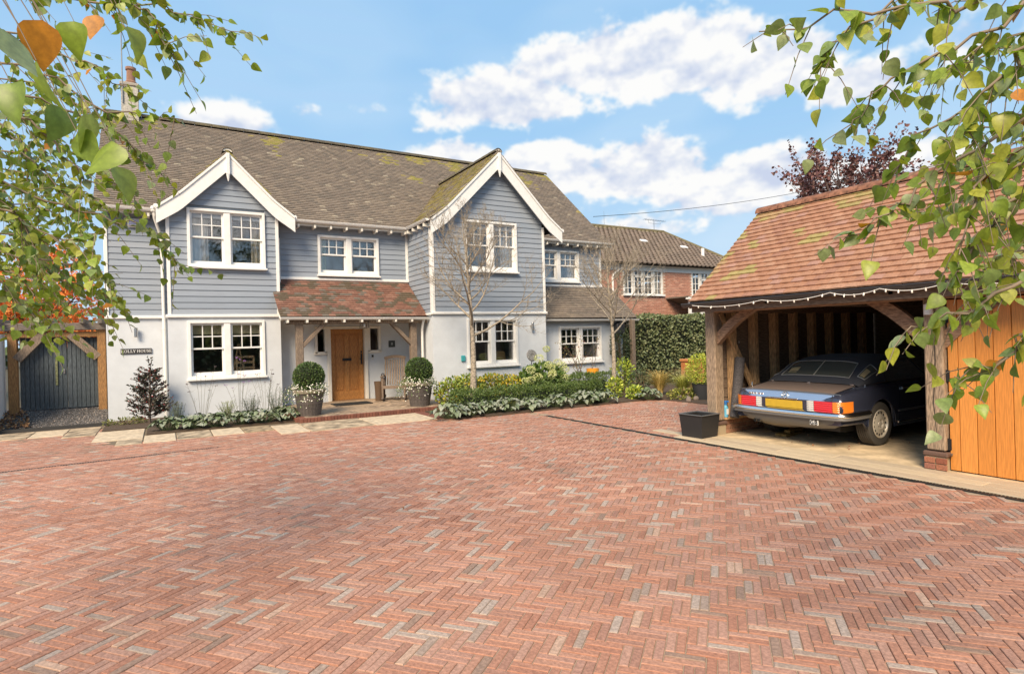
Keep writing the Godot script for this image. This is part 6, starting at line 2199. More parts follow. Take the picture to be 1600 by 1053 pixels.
	pipe([Vector3(18.05, 4.9, zn + 0.12), Vector3(18.05, 4.75, zn + 0.1), Vector3(17.6, 4.45, zn + 0.07), Vector3(17.55, 4.3, zn + 0.06), Vector3(17.55, 0.0, zn + 0.06)], 0.05, MT.white_pvc, h)
	# porch gable low at the right
	g = Geo.new()
	g.prism(PackedVector2Array([Vector2(0, 2.5), Vector2(2.4, 2.5), Vector2(0.0, 3.22)]), Transform3D(Basis.IDENTITY, Vector3(21.1, 0, zn + 1.2)), 0.1)
	P("porch_gable", g, MT.white, h)
	g = Geo.new()
	g.beam(Vector3(20.9, 3.32, zn + 1.35), Vector3(23.7, 2.48, zn + 1.35), 0.1, 0.2, 0.0, Vector3.BACK)
	P("porch_bargeboard", g, MT.white, h)
	P("porch_roof", slab([Vector3(20.9, 3.42, zn + 1.4), Vector3(23.8, 2.55, zn + 1.4), Vector3(23.8, 2.55, zn), Vector3(20.9, 3.42, zn)], Vector3(0.287, 0.958, 0), 0.06), tl, h)
	# television aerial and the overhead line
	var a := thing("television_aerial", Vector3(24.0, 7.4, -24.3), "thin metal television aerial standing on the roof ridge of the brick house", "aerial")
	g = Geo.new()
	g.tube([Vector3(24.0, 7.3, -24.3), Vector3(24.0, 8.15, -24.3)], [0.02, 0.018], 5, true)
	P("mast", g, MT.steel, a)
	g = Geo.new()
	g.tube([Vector3(23.1, 8.07, -24.15), Vector3(25.1, 8.16, -24.5)], [0.012, 0.012], 5, true)
	for k in 9: g.tube([Vector3(23.15 + k * 0.23, 8.07 + k * 0.01, -24.3 - k * 0.05), Vector3(23.15 + k * 0.23, 8.08 + k * 0.01, -23.95 - k * 0.05)], [0.006, 0.006], 4)
	g.tube([Vector3(23.5, 8.1, -24.2), Vector3(23.5, 7.9, -24.2), Vector3(24.6, 7.95, -24.4), Vector3(24.6, 8.13, -24.4)], [0.009, 0.009, 0.009, 0.009], 4)
	P("boom", g, MT.steel, a)
	g = Geo.new()
	var pts := []
	var rr := []
	for i in 21:
		var t := i / 20.0
		pts.append(Vector3(19, 7.75, -23.5).lerp(Vector3(46, 13.2, -22), t) - Vector3(0, 2.2 * t * (1 - t), 0)); rr.append(0.014)
	g.tube(pts, rr, 4)
	tag(P("overhead_cable", g, MT.black), "thin dark overhead cable rising to the right above the brick house", "cable")
	g = Geo.new()
	g.tube([Vector3(46, 0, -22), Vector3(46, 13.6, -22)], [0.14, 0.1], 8, true)
	tag(P("telegraph_pole", g, MT.dark_wood), "tall dark telegraph pole far beyond the carport carrying the cable", "pole")
	g = Geo.new()
	g.tube([Vector3(20.3, 7.4, -24.2), Vector3(20.3, 8.3, -24.2)], [0.012, 0.008], 5, true)
	tag(P("roof_rod", g, MT.steel), "single thin upright rod on the ridge of the brick house", "rod")

func vol(r: Vector3, inner := 0.5) -> Vector3: # a point in an ellipsoid, more of them near its skin
	return rdir() * pow(R(pow(inner, 3), 1.0), 1.0 / 3.0) * r

func green(r: float, g: float, b: float, n := 6, spread := 0.3) -> Array:
	var c := []
	for i in n:
		var k := R(1 - spread, 1 + spread)
		c.append(Color(r * k * R(0.9, 1.12), g * k, b * k * R(0.8, 1.2)))
	return c

func leafy(n: int, c: Vector3, r: Vector3, s0: float, s1: float, inner := 0.55, up := 0.3) -> Array:
	var xf := []
	for i in n:
		var p := vol(r, inner)
		var d := (p / r).normalized() + rdir() * 0.7 + Vector3(0, up, 0)
		xf.append(Transform3D(aim(d, R(0, TAU), R(s0, s1)), c + p))
	return xf

func leaf_mat(rough := 0.55, back := Color(0.35, 0.45, 0.12)) -> StandardMaterial3D:
	return M(Color.WHITE, rough, {"vcol": true, "back": back})

func brunnera(at: Vector3, size: float, label: String, tones: Array) -> void:
	var o := thing("brunnera_plant", at, label, "plant", "silvery ground cover plants along the beds")
	var ms := [leaf(0.105, 0.115, 0.35, 0.35, 5, 1.0), leaf(0.12, 0.12, 0.15, 0.5, 5, 1.0), leaf(0.085, 0.09, 0.4, 0.2, 5, 1.0)]
	var g := Geo.new()
	var n := int(78 * size)
	for i in n:
		var a := R(0, TAU)
		var t := sqrt(R(0.02, 1.0))
		var p := Vector3(cos(a) * t * 0.33 * size, 0.06 + (0.20 * size) * (1 - t * t * 0.75) + R(-0.03, 0.03), sin(a) * t * 0.26 * size)
		g.tube([Vector3(p.x * 0.3, 0, p.z * 0.3), p * Vector3(0.8, 0.9, 0.8), p], [0.004, 0.003, 0.002], 3)
		var d := Vector3(cos(a), R(-0.35, 0.35) - 0.25 * t, sin(a)) + rdir() * 0.35
		var l := P("leaf", ms[rng.randi() % 3], tones[rng.randi() % tones.size()], o, true)
		var y := d.normalized()
		var zz := (Vector3.UP + Vector3(cos(a), 0, sin(a)) * 0.6 * t + rdir() * 0.3)
		zz = (zz - y * zz.dot(y)).normalized()
		l.transform = Transform3D(Basis(y.cross(zz), y, zz).scaled(Vector3.ONE * R(0.7, 1.1)), p - y * 0.03)
	P("stem", g, M(lin(0.10, 0.14, 0.06), 0.7), o, true)

func bush(called: String, at: Vector3, r: Vector3, n: int, l: ArrayMesh, cols: Array, label: String, cat: String, s0 := 0.7, s1 := 1.2, group := "", inner := 0.5) -> Node3D:
	var o := thing(called, at, label, cat, group)
	var g := Geo.new()
	for i in 9:
		var d := rdir() * Vector3(0.7, 0.2, 0.7)
		g.tube([Vector3(d.x * 0.1, 0, d.z * 0.1), Vector3(d.x * r.x * 0.5, r.y, d.z * r.z * 0.5), Vector3(d.x * r.x, r.y * 1.7, d.z * r.z)], [0.012, 0.008, 0.003], 4)
	P("stem", g, M(lin(0.14, 0.10, 0.06), 0.8), o, true)
	MM("foliage", l, leaf_mat(), leafy(n, Vector3(0, r.y * 1.02, 0), r, s0, s1, inner), cols, o, true)
	return o

func topiary(at: Vector3, label: String, phase: float) -> void:
	var o := thing("potted_box_ball", at, label, "potted plant", "clipped box balls in tubs on the porch step")
	var g := Geo.new()
	var pm := M(lin(0.17, 0.145, 0.13), 0.75, {"tex": "grain", "ts": Vector3(8, 1, 8)})
	# a tub of staves with two hoops
	for i in 22:
		var a0 := TAU * i / 22.0; var a1 := TAU * (i + 0.94) / 22.0
		g = Geo.new()
		var q := []
		for k in [[0.235, 0.0], [0.33, 0.56]]:
			q.append([Vector3(sin(a0) * k[0], k[1], cos(a0) * k[0]), Vector3(sin(a1) * k[0], k[1], cos(a1) * k[0]), Vector3(sin(a1) * (k[0] - 0.025), k[1], cos(a1) * (k[0] - 0.025)), Vector3(sin(a0) * (k[0] - 0.025), k[1], cos(a0) * (k[0] - 0.025))])
		g.hexa(q[0] + q[1])
		P("stave", g, pm, o, true)
	for q in [[0.285, 0.27, 0.035], [0.262, 0.16, 0.012], [0.322, 0.46, 0.02]]:
		g = Geo.new()
		var k: float = 0.17
		g.lathe([Vector2(q[0], q[1]), Vector2(q[0] + 0.005 + q[2] * k, q[1] + q[2]), Vector2(q[0] + q[2] * k - 0.02, q[1] + q[2])], Transform3D.IDENTITY, 28)
		P("hoop", g, M(lin(0.12, 0.105, 0.10), 0.6), o, true)
	g = Geo.new()
	g.lathe([Vector2(0.325, 0.50), Vector2(0.352, 0.51), Vector2(0.36, 0.57), Vector2(0.345, 0.59), Vector2(0.305, 0.585), Vector2(0.30, 0.5)], Transform3D.IDENTITY, 28)
	P("rim", g, M(lin(0.33, 0.28, 0.21), 0.8, {"tex": "fine", "ts": Vector3(5, 5, 5)}), o, true)
	g = Geo.new()
	g.lathe([Vector2(0.31, 0.53), Vector2(0, 0.55)], Transform3D.IDENTITY, 20)
	P("soil", g, M(lin(0.05, 0.035, 0.025), 0.95), o, true)
	g = Geo.new()
	g.tube([Vector3(0, 0.5, 0), Vector3(0, 0.8, 0)], [0.03, 0.025], 6)
	P("stem", g, M(lin(0.14, 0.10, 0.06), 0.8), o, true)
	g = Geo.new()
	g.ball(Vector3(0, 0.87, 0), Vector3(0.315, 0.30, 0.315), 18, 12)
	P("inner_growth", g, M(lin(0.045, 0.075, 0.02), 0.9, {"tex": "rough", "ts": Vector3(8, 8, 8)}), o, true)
	var xf := []
	for i in 3600:
		var d := rdir()
		xf.append(Transform3D(aim(d + rdir() * 0.8, R(0, TAU), R(0.7, 1.25)), Vector3(0, 0.87, 0) + d * Vector3(0.325, 0.31, 0.325) * R(0.95, 1.02)))
	MM("crown", leaf(0.034, 0.02, 0.3, 0.2, 3), leaf_mat(0.45), xf, green(0.065, 0.115, 0.028, 8, 0.4) + [Color(0.14, 0.19, 0.05)], o, true)
	# trailing white flowers round the rim
	xf = []
	var fl := []
	for i in 900:
		var a := phase + R(-2.4, 2.4) * (1.0 if i % 3 else 1.3)
		var out := 0.30 + R(0, 0.2) * (1.0 + 0.4 * cos(a - phase))
		var p := Vector3(sin(a) * out, 0.62 + R(-0.05, 0.10) - maxf(0, out - 0.36) * R(0.6, 2.2), cos(a) * out)
		if i % 3: xf.append(Transform3D(aim(rdir() + Vector3(0, 0.3, 0), R(0, 6), R(0.7, 1.2)), p))
		else: fl.append(Transform3D(aim(Vector3(sin(a), 0.7, cos(a)) + rdir() * 0.6, R(0, 6), R(0.7, 1.2)), p + Vector3(sin(a), 0.4, cos(a)) * 0.025))
	MM("trailing_leaves", leaf(0.04, 0.02, 0.3, 0.3, 3), leaf_mat(), xf, green(0.12, 0.18, 0.06, 6, 0.4), o, true)
	g = Geo.new()
	for k in 5:
		var a := TAU * k / 5
		var b := TAU * (k + 0.8) / 5
		g.tri(Vector3.ZERO, Vector3(sin(a) * 0.014, 0.004, cos(a) * 0.014), Vector3(sin(b) * 0.014, 0.004, cos(b) * 0.014))
	MM("white_flowers", g.mesh(), M(lin(0.80, 0.76, 0.66), 0.7), fl, [], o, true)

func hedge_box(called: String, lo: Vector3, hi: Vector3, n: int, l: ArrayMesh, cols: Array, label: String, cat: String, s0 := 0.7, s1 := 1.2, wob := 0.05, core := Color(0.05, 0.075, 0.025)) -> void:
	var c := (lo + hi) / 2
	var o := thing(called, Vector3(c.x, lo.y, c.z), label, cat)
	var nz := FastNoiseLite.new()
	nz.seed = n; nz.frequency = 1.3
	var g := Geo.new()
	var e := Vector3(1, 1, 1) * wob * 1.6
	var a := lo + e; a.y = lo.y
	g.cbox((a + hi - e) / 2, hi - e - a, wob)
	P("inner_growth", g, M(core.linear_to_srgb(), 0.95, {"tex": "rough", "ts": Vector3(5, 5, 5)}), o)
	var xf := []
	var s := hi - lo
	var areas := [s.x * s.z, s.x * s.y, s.x * s.y, s.z * s.y, s.z * s.y]
	var nrm := [Vector3.UP, Vector3.BACK, Vector3.FORWARD, Vector3.LEFT, Vector3.RIGHT]
	var tot := 0.0
	for q in areas: tot += q
	for k in 5:
		for i in int(n * areas[k] / tot):
			var p := Vector3(R(lo.x, hi.x), R(lo.y, hi.y), R(lo.z, hi.z))
			var m: Vector3 = nrm[k]
			if m.x: p.x = hi.x if m.x > 0 else lo.x
			if m.y: p.y = hi.y
			if m.z: p.z = hi.z if m.z > 0 else lo.z
			p += m * (nz.get_noise_3dv(p) * wob * 2.0 - R(0, 1) * R(0, 1) * wob * 2.2)
			xf.append(Transform3D(aim(m + rdir() * 0.9 + Vector3(0, 0.2, 0), R(0, TAU), R(s0, s1)), p))
	MM("foliage", l, leaf_mat(), xf, cols, o)

func beds() -> void:
	# dark leaved holly by the sign
	var at := Vector3(-0.28, 0.0, -15.4)
	var o := thing("holly_bush", at, "dark spiky holly bush with a few red berries in front of the house sign", "bush")
	var g := Geo.new()
	var xf := []
	var berries := []
	g.tube([Vector3.ZERO, Vector3(0.02, 0.8, 0.02), Vector3(0.06, 1.45, 0)], [0.028, 0.016, 0.004], 6)
	for i in 120:
		var h := R(0.12, 1.38)
		var reach := (0.56 * pow(1.0 - h / 1.7, 0.7) + 0.04) * R(0.5, 1.05)
		var a := R(0, TAU)
		var d := Vector3(cos(a), 0.45, sin(a) * 0.8)
		var p0 := Vector3(0.03 * h, h * 0.85, 0)
		var p1 := p0 + d * reach
		g.tube([p0, p0.lerp(p1, 0.5) - Vector3(0, 0.02, 0), p1], [0.006, 0.005, 0.002], 4)
		for k in 20:
			var p := p0.lerp(p1, 0.2 + 0.83 * k / 20.0)
			xf.append(Transform3D(aim(d + rdir() * 0.9, R(0, TAU), R(0.7, 1.2)), p + rdir() * 0.015))
			if rng.randf() < 0.05: berries.append(Transform3D(Basis.IDENTITY, p + rdir() * 0.02))
	for k in 60: xf.append(Transform3D(aim(Vector3(R(-1, 1), 0.8, R(-1, 1)), R(0, 6), R(0.6, 0.9)), Vector3(R(-0.03, 0.08), R(1.05, 1.5), R(-0.03, 0.03))))
	P("stem", g, M(lin(0.10, 0.075, 0.06), 0.8), o, true)
	MM("foliage", leaf(0.06, 0.032, 0.5, 0.25, 4), leaf_mat(0.35, Color(0.2, 0.25, 0.1)), xf, [Color(0.045, 0.05, 0.035), Color(0.06, 0.07, 0.045), Color(0.085, 0.06, 0.05), Color(0.05, 0.065, 0.05), Color(0.11, 0.10, 0.08), Color(0.13, 0.05, 0.045)], o, true)
	g = Geo.new()
	g.ball(Vector3.ZERO, Vector3.ONE * 0.011, 6, 4)
	MM("berries", g.mesh(), M(lin(0.45, 0.03, 0.03), 0.3), berries, [], o, true)
	# silvery leaved ground cover
	var tones := []
	for c in [[0.40, 0.46, 0.31], [0.47, 0.52, 0.38], [0.32, 0.40, 0.23], [0.54, 0.58, 0.45], [0.24, 0.33, 0.15]]: tones.append(M(lin(c[0], c[1], c[2]), 0.55, {"back": Color(0.3, 0.4, 0.2), "tex": "stain", "ts": Vector3(9, 9, 9), "own": true}))
	var left := ["silvery leaved plant under the lower left window nearest the holly bush", "second silvery leaved plant from the holly under the lower left window", "third silvery leaved plant from the holly, below the middle of the window", "fourth silvery leaved plant from the holly, under the right sash",
		"fifth silvery leaved plant from the holly, second from the porch step", "silvery leaved plant touching the left corner of the porch step"]
	for i in 6: brunnera(Vector3(0.08 + i * 0.44, 0.02, -13.66 + R(-0.06, 0.06)), 1.1 + R(-0.1, 0.15), left[i], tones)
	var right := ["pale silvery plant at the near left corner of the right bed", "silvery plant just left of the first bare tree trunk", "silvery plant in front of the first bare tree trunk", "silvery plant right of the first bare tree beside the fern", "silvery plant between the two ferns at the bed edge", "silvery plant in front of the middle of the box hedge",
		"small silvery plant left of the second bare tree", "pale silvery plant at the foot of the second bare tree", "white veined plant at the far right corner of the right bed"]
	var spots := [[5.25, -11.55], [5.7, -11.62], [6.2, -11.7], [6.7, -11.65], [7.3, -11.6], [8.05, -11.6], [8.9, -11.55], [9.4, -11.5], [10.75, -11.3]]
	for i in 9: brunnera(Vector3(spots[i][0], 0.02, spots[i][1] + 0.08 + R(-0.05, 0.05)), 1.2 + R(-0.12, 0.2), right[i], tones)
	# lavender and rosemary behind, wiry verbena stems
	var needle := leaf(0.05, 0.007, 0.2, 0.1, 2)
	for q in [[0.25, -15.0, 0.5, "grey green lavender clump behind the silvery plants next to the holly", [0.16, 0.21, 0.15]], [1.25, -14.9, 0.45, "bright green feathery clump under the middle of the lower left window", [0.20, 0.26, 0.07]], [1.75, -14.9, 0.62, "upright rosemary bush under the right sash of the lower left window", [0.10, 0.15, 0.10]],
		[2.25, -14.6, 0.75, "tall grey green rosemary bush beside the left porch tub", [0.12, 0.17, 0.12]]]:
		o = thing("herb_clump", Vector3(q[0], 0, q[1]), q[3], "herb")
		g = Geo.new()
		xf = []
		for i in 34:
			var a := R(0, TAU)
			var tip := Vector3(cos(a) * R(0.02, 0.26), q[2] * R(0.55, 1.0), sin(a) * R(0.02, 0.22))
			g.tube([Vector3(tip.x * 0.2, 0, tip.z * 0.2), tip], [0.004, 0.002], 3)
			for k in 30: xf.append(Transform3D(aim(rdir() + Vector3(0, 0.7, 0), R(0, 6), R(0.6, 1.1)), Vector3(tip.x * 0.2, 0, tip.z * 0.2).lerp(tip, 0.2 + 0.8 * k / 30.0)))
		P("stem", g, M(lin(0.12, 0.11, 0.07), 0.8), o, true)
		MM("foliage", needle, leaf_mat(0.7, Color(0.2, 0.25, 0.12)), xf, green(q[4][0], q[4][1], q[4][2], 6, 0.3), o, true)
	for q in [[0.72, "thin bare verbena stems with dry heads against the wall left of the lower window"], [1.5, "thin verbena stems with purple heads in front of the lower left window"], [2.05, "sparse dark seed heads on wiry stems below the right end of the window"]]:
		o = thing("verbena", Vector3(q[0], 0, -14.75), q[1], "flower")
		g = Geo.new()
		var heads := []
		for i in 9:
			var p := Vector3(R(-0.3, 0.3), R(0.7, 1.25), R(-0.2, 0.2))
			if q[0] > 1.2 and q[0] < 1.8 and i < 3: p = Vector3(-0.06 + i * 0.08, 1.42 - 0.04 * i, 0.1)
			g.tube([Vector3(p.x * 0.2, 0, p.z * 0.2), p * Vector3(0.6, 0.6, 0.6), p], [0.004, 0.003, 0.002], 3)
			for k in 2:
				var b := p * R(0.6, 0.9)
				g.tube([b, b + Vector3(R(-0.12, 0.12), R(0.05, 0.15), R(-0.1, 0.1))], [0.002, 0.0015], 3)
			for k in 8: heads.append(Transform3D(Basis.IDENTITY.scaled(Vector3.ONE * R(0.5, 1.2)), p + rdir() * Vector3(0.03, 0.012, 0.03)))
		P("stem", g, M(lin(0.17, 0.17, 0.12), 0.8), o, true)
		g = Geo.new()
		g.ball(Vector3.ZERO, Vector3(0.009, 0.008, 0.009), 5, 3)
		MM("flower_heads", g.mesh(), M(lin(0.32, 0.15, 0.42) if q[0] > 1.2 and q[0] < 1.8 else lin(0.12, 0.09, 0.09), 0.8), heads, [], o, true)
	# small weeds by the corner
	bush("low_weed", Vector3(-0.75, 0.0, -15.55), Vector3(0.42, 0.08, 0.22), 260, leaf(0.06, 0.03, 0.3, 0.3, 3), green(0.16, 0.17, 0.05, 5, 0.4), "straggly low weeds at the foot of the wall below the sign", "weed", 0.6, 1.1)
	# clipped box edging of the right bed
	var box := leaf(0.036, 0.022, 0.3, 0.2, 3)
	var bc := green(0.065, 0.105, 0.024, 9, 0.5) + [Color(0.13, 0.19, 0.045), Color(0.10, 0.15, 0.03)]
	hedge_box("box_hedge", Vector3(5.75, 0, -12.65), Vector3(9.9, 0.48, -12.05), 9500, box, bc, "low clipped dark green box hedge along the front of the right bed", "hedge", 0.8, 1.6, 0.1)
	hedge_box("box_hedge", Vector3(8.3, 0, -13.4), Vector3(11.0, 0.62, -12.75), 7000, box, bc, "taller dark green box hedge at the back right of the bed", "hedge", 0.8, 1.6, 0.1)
	# yellowing shrubs behind
	for q in [[6.15, -13.35, 0.36, "yellow green shrub at the left end of the bed beside the porch tub"], [6.75, -13.6, 0.38, "yellowing shrub behind the first bare tree trunk"], [7.45, -13.7, 0.36, "golden leaved shrub under the lower window of the right gable"], [8.05, -13.7, 0.34, "amber leaved shrub just left of the pale hydrangea"]]:
		var amber: bool = q[0] > 7.2
		bush("yellow_shrub", Vector3(q[0], 0.02, q[1]), Vector3(0.44, q[2], 0.34), 900, leaf(0.075, 0.05, 0.3, 0.3, 4), (green(0.42, 0.36, 0.045, 5, 0.3) if amber else green(0.34, 0.38, 0.06, 5, 0.35)) + green(0.16, 0.24, 0.05, 4, 0.3) + [Color(0.62, 0.42, 0.04)], q[3], "shrub", 0.7, 1.2, "", 0.4)
	# hydrangea with pale green heads
	o = bush("hydrangea", Vector3(8.85, 0.05, -13.3), Vector3(0.72, 0.46, 0.42), 900, leaf(0.12, 0.085, 0.3, 0.3, 4), green(0.13, 0.22, 0.05, 8, 0.4), "hydrangea bush with large pale lime flower heads", "bush", 0.7, 1.2, "", 0.4)
	var petal := leaf(0.026, 0.024, 0.2, 0.2, 2)
	for i in 17:
		var d := Vector3(R(-1, 1), R(-0.15, 1.0), R(0.15, 1.0)).normalized()
		var c := Vector3(0, 0.5, 0) + d * Vector3(0.78, 0.56, 0.46)
		if i == 0: c = Vector3(0.12, 1.32, 0.05)
		if i == 1: c = Vector3(-0.16, 1.08, 0.1)
		xf = []
		var rad := R(0.085, 0.125)
		for k in 230:
			var e := rdir()
			xf.append(Transform3D(aim(e.cross(rdir()) + e * 0.4, R(0, 6), R(0.8, 1.2)), c + e * rad * Vector3(1, 0.8, 1)))
		MM("flower_head", petal, leaf_mat(0.7, Color(0.5, 0.55, 0.25)), xf, [Color(0.60, 0.64, 0.27), Color(0.66, 0.68, 0.36), Color(0.54, 0.60, 0.20), Color(0.70, 0.70, 0.44)], o, true)
	g = Geo.new()
	g.tube([Vector3(0.1, 0.6, 0), Vector3(0.12, 1.3, 0.05)], [0.007, 0.005], 4)
	P("flower_stalk", g, M(lin(0.15, 0.22, 0.06), 0.8), o, true)
	# ferns
	for q in [[7.05, -11.75, "yellow green arching fern right of the first bare tree"], [9.15, -11.75, "arching green fern in front of the second bare tree"], [8.4, -11.85, "small green fern below the middle of the box hedge"]]:
		o = thing("fern", Vector3(q[0], 0.02, q[1]), q[2], "fern")
		xf = []
		g = Geo.new()
		for i in 13:
			var a := TAU * i / 13.0 + R(-0.2, 0.2)
			var len := R(0.36, 0.5)
			var pts := []
			var rr := []
			for k in 9:
				var t := k / 8.0
				pts.append(Vector3(cos(a) * len * t * 0.85, len * (1.15 * t - 0.75 * t * t) , sin(a) * len * t * 0.85)); rr.append(0.004 * (1 - t) + 0.001)
			g.tube(pts, rr, 3)
			for k in 22:
				var t := 0.15 + 0.85 * k / 22.0
				var f := t * 8.0
				var p: Vector3 = pts[int(f)].lerp(pts[mini(int(f) + 1, 8)], f - int(f))
				for s in [-1.0, 1.0]: xf.append(Transform3D(aim(Vector3(-sin(a) * s, 0.1, cos(a) * s) + Vector3(cos(a), 0, sin(a)) * 0.5, R(-0.4, 0.4), 1.5 * sin(PI * minf(0.95, t * 0.8 + 0.15))), p))
		P("stem", g, M(lin(0.16, 0.17, 0.05), 0.8), o, true)
		MM("fronds", leaf(0.055, 0.013, 0.2, 0.2, 2), leaf_mat(), xf, green(0.30, 0.34, 0.07, 5, 0.3) if q[0] < 8 else green(0.17, 0.25, 0.05, 5, 0.3), o, true)
	# climbing rose, ivy and the post at the corner
	o = thing("climbing_rose", Vector3(11.0, 0, -14.4), "bare brown climbing rose with a few reddish leaves before the right ground floor window", "climber")
	g = Geo.new()
	xf = []
	for i in 11:
		var p := Vector3(R(-0.1, 0.1), 0.1, R(-0.1, 0.1))
		var d := Vector3(R(-0.5, 0.45), 1.0, R(-0.2, 0.2)).normalized()
		var pts := [p]
		var rr := [0.012]
		for k in 9:
			d = (d + rdir() * 0.28 + Vector3(0, 0.08, 0)).normalized()
			p += d * R(0.14, 0.22)
			pts.append(p); rr.append(0.011 - 0.001 * k)
			if k > 2:
				for j in 5: xf.append(Transform3D(aim(rdir(), R(0, 6), R(0.6, 1.1)), p + rdir() * 0.09))
		g.tube(pts, rr, 4)
	P("stem", g, M(lin(0.16, 0.12, 0.085), 0.85), o, true)
	MM("foliage", leaf(0.05, 0.032, 0.3, 0.3, 3), leaf_mat(), xf, [Color(0.22, 0.09, 0.06), Color(0.13, 0.14, 0.06), Color(0.09, 0.11, 0.05), Color(0.30, 0.22, 0.06)], o, true)
	o = bush("evergreen_climber", Vector3(13.15, 0.7, -15.0), Vector3(0.42, 0.62, 0.28), 1100, leaf(0.06, 0.042, 0.3, 0.2, 3), green(0.06, 0.085, 0.035, 6, 0.4), "dark evergreen climber on the corner of the lean-to behind the second bare tree", "climber", 0.7, 1.2, "", 0.3)
	g = Geo.new()
	g.cbox(Vector3(13.5, 1.1, -14.8), Vector3(0.14, 2.2, 0.14), 0.01)
	tag(P("timber_post", g, MT.oak_grey), "lichened upright timber post at the corner by the hedge", "post")
	for q in [[11.55, -13.1, 0.33, 0.5, "bright yellow green leafy shrub right of the second bare tree"], [10.35, -12.1, 0.22, 0.26, "small lime green plant left of the second bare tree trunk"], [10.55, -11.55, 0.2, 0.16, "low yellow green tuft at the corner of the bed"]]:
		bush("lime_shrub", Vector3(q[0], 0.02, q[1]), Vector3(q[2], q[3], q[2]), int(1500 * q[2]), leaf(0.085, 0.05, 0.3, 0.3, 4), green(0.33, 0.40, 0.05, 6, 0.35) + [Color(0.15, 0.22, 0.04)], q[4], "shrub", 0.7, 1.2, "", 0.3)
	bush("dark_shrub", Vector3(11.75, 0.02, -12.6), Vector3(0.35, 0.35, 0.3), 500, leaf(0.07, 0.04, 0.3, 0.3, 3), green(0.08, 0.11, 0.05, 6, 0.4), "dark green shrub below the lime one at the end of the bed", "shrub")
	# the tall clipped hedge
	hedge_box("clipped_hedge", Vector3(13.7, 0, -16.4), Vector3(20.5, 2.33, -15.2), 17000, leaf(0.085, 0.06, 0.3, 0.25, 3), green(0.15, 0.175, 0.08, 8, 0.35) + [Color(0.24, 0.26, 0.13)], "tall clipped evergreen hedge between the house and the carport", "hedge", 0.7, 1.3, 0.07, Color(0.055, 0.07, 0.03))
	# grasses and the potted shrub beside the carport
	for q in [[11.65, -11.75, 0.95, "golden tan ornamental grass clump in front of the hedge", [0.46, 0.33, 0.11]], [11.8, -11.05, 0.80, "green gold arching grass clump next to the black pot", [0.34, 0.34, 0.07]], [12.7, -11.6, 0.95, "straw coloured feathery grass behind the green clump", [0.50, 0.36, 0.16]]]:
		o = thing("grass_clump", Vector3(q[0], 0, q[1]), q[3], "grass clump")
		g = Geo.new()
		for i in 560:
			var a := R(0, TAU)
			var h: float = q[2] * R(0.55, 1.05)
			var out: float = R(0.1, 0.9) * q[2]
			var b := Vector3(cos(a) * R(0, 0.09), 0, sin(a) * R(0, 0.09))
			var p0 := b
			for k in 5:
				var t := (k + 1) / 5.0
				var p1 := b + Vector3(cos(a) * out * t * t, h * (1.5 * t - 0.75 * t * t), sin(a) * out * t * t)
				var w := 0.008 * (1.1 - t)
				var sdv := Vector3(-sin(a), 0, cos(a)) * w
				g.quad(p0 - sdv, p0 + sdv, p1 + sdv * 0.8, p1 - sdv * 0.8)
				p0 = p1
		P("blades", g, M(lin(q[4][0], q[4][1], q[4][2]), 0.7, {"back": Color(0.4, 0.4, 0.15)}), o, true)
	bush("low_groundcover", Vector3(11.55, 0.0, -10.75), Vector3(0.5, 0.13, 0.4), 700, leaf(0.06, 0.045, 0.3, 0.3, 3), green(0.26, 0.30, 0.06, 6, 0.4) + [Color(0.25, 0.17, 0.1)], "low leafy ground cover at the foot of the grasses", "plant")
	o = thing("potted_shrub", Vector3(11.75, 0, -10.35), "golden green shrub in a black pot behind the carport corner post", "potted plant")
	g = Geo.new()
	g.lathe([Vector2(0, 0), Vector2(0.20, 0), Vector2(0.26, 0.40), Vector2(0.28, 0.42), Vector2(0.24, 0.42), Vector2(0.2, 0.3)], Transform3D.IDENTITY, 20)
	P("pot", g, M(lin(0.035, 0.038, 0.042), 0.5), o, true)
	MM("foliage", leaf(0.05, 0.03, 0.3, 0.3, 3), leaf_mat(), leafy(1900, Vector3(0, 0.75, 0), Vector3(0.42, 0.42, 0.40), 0.7, 1.2, 0.3), green(0.38, 0.42, 0.05, 6, 0.3), o, true)

func tube_tree(g: Geo, p: Vector3, d: Vector3, len: float, r: float, depth: int, lean: float, tips: Array, kids := 5) -> void:
	var pts := [p]
	var rr := [r]
	var n := 6
	for k in n:
		d = (d + rdir() * 0.16 + Vector3(0, lean, 0)).normalized()
		p += d * len / n
		pts.append(p)
		rr.append(r * (1.0 - 0.8 * (k + 1) / n))
		if depth > 0 and k > 0:
			for q in (kids if k % 2 else kids - 1) / 2:
				var side := (rdir() - d * 0.2).normalized()
				side = (side - d * side.dot(d)).normalized()
				var nd := (d * R(0.55, 0.9) + side * R(0.6, 1.0)).normalized()
				tube_tree(g, p, nd, len * R(0.32, 0.55) * (1.0 - 0.35 * k / n), rr[-1] * R(0.45, 0.65) + 0.0018, depth - 1, lean, tips, kids)
	g.tube(pts, rr, 6 if depth > 1 else (4 if depth else 3))
	tips.append(p)

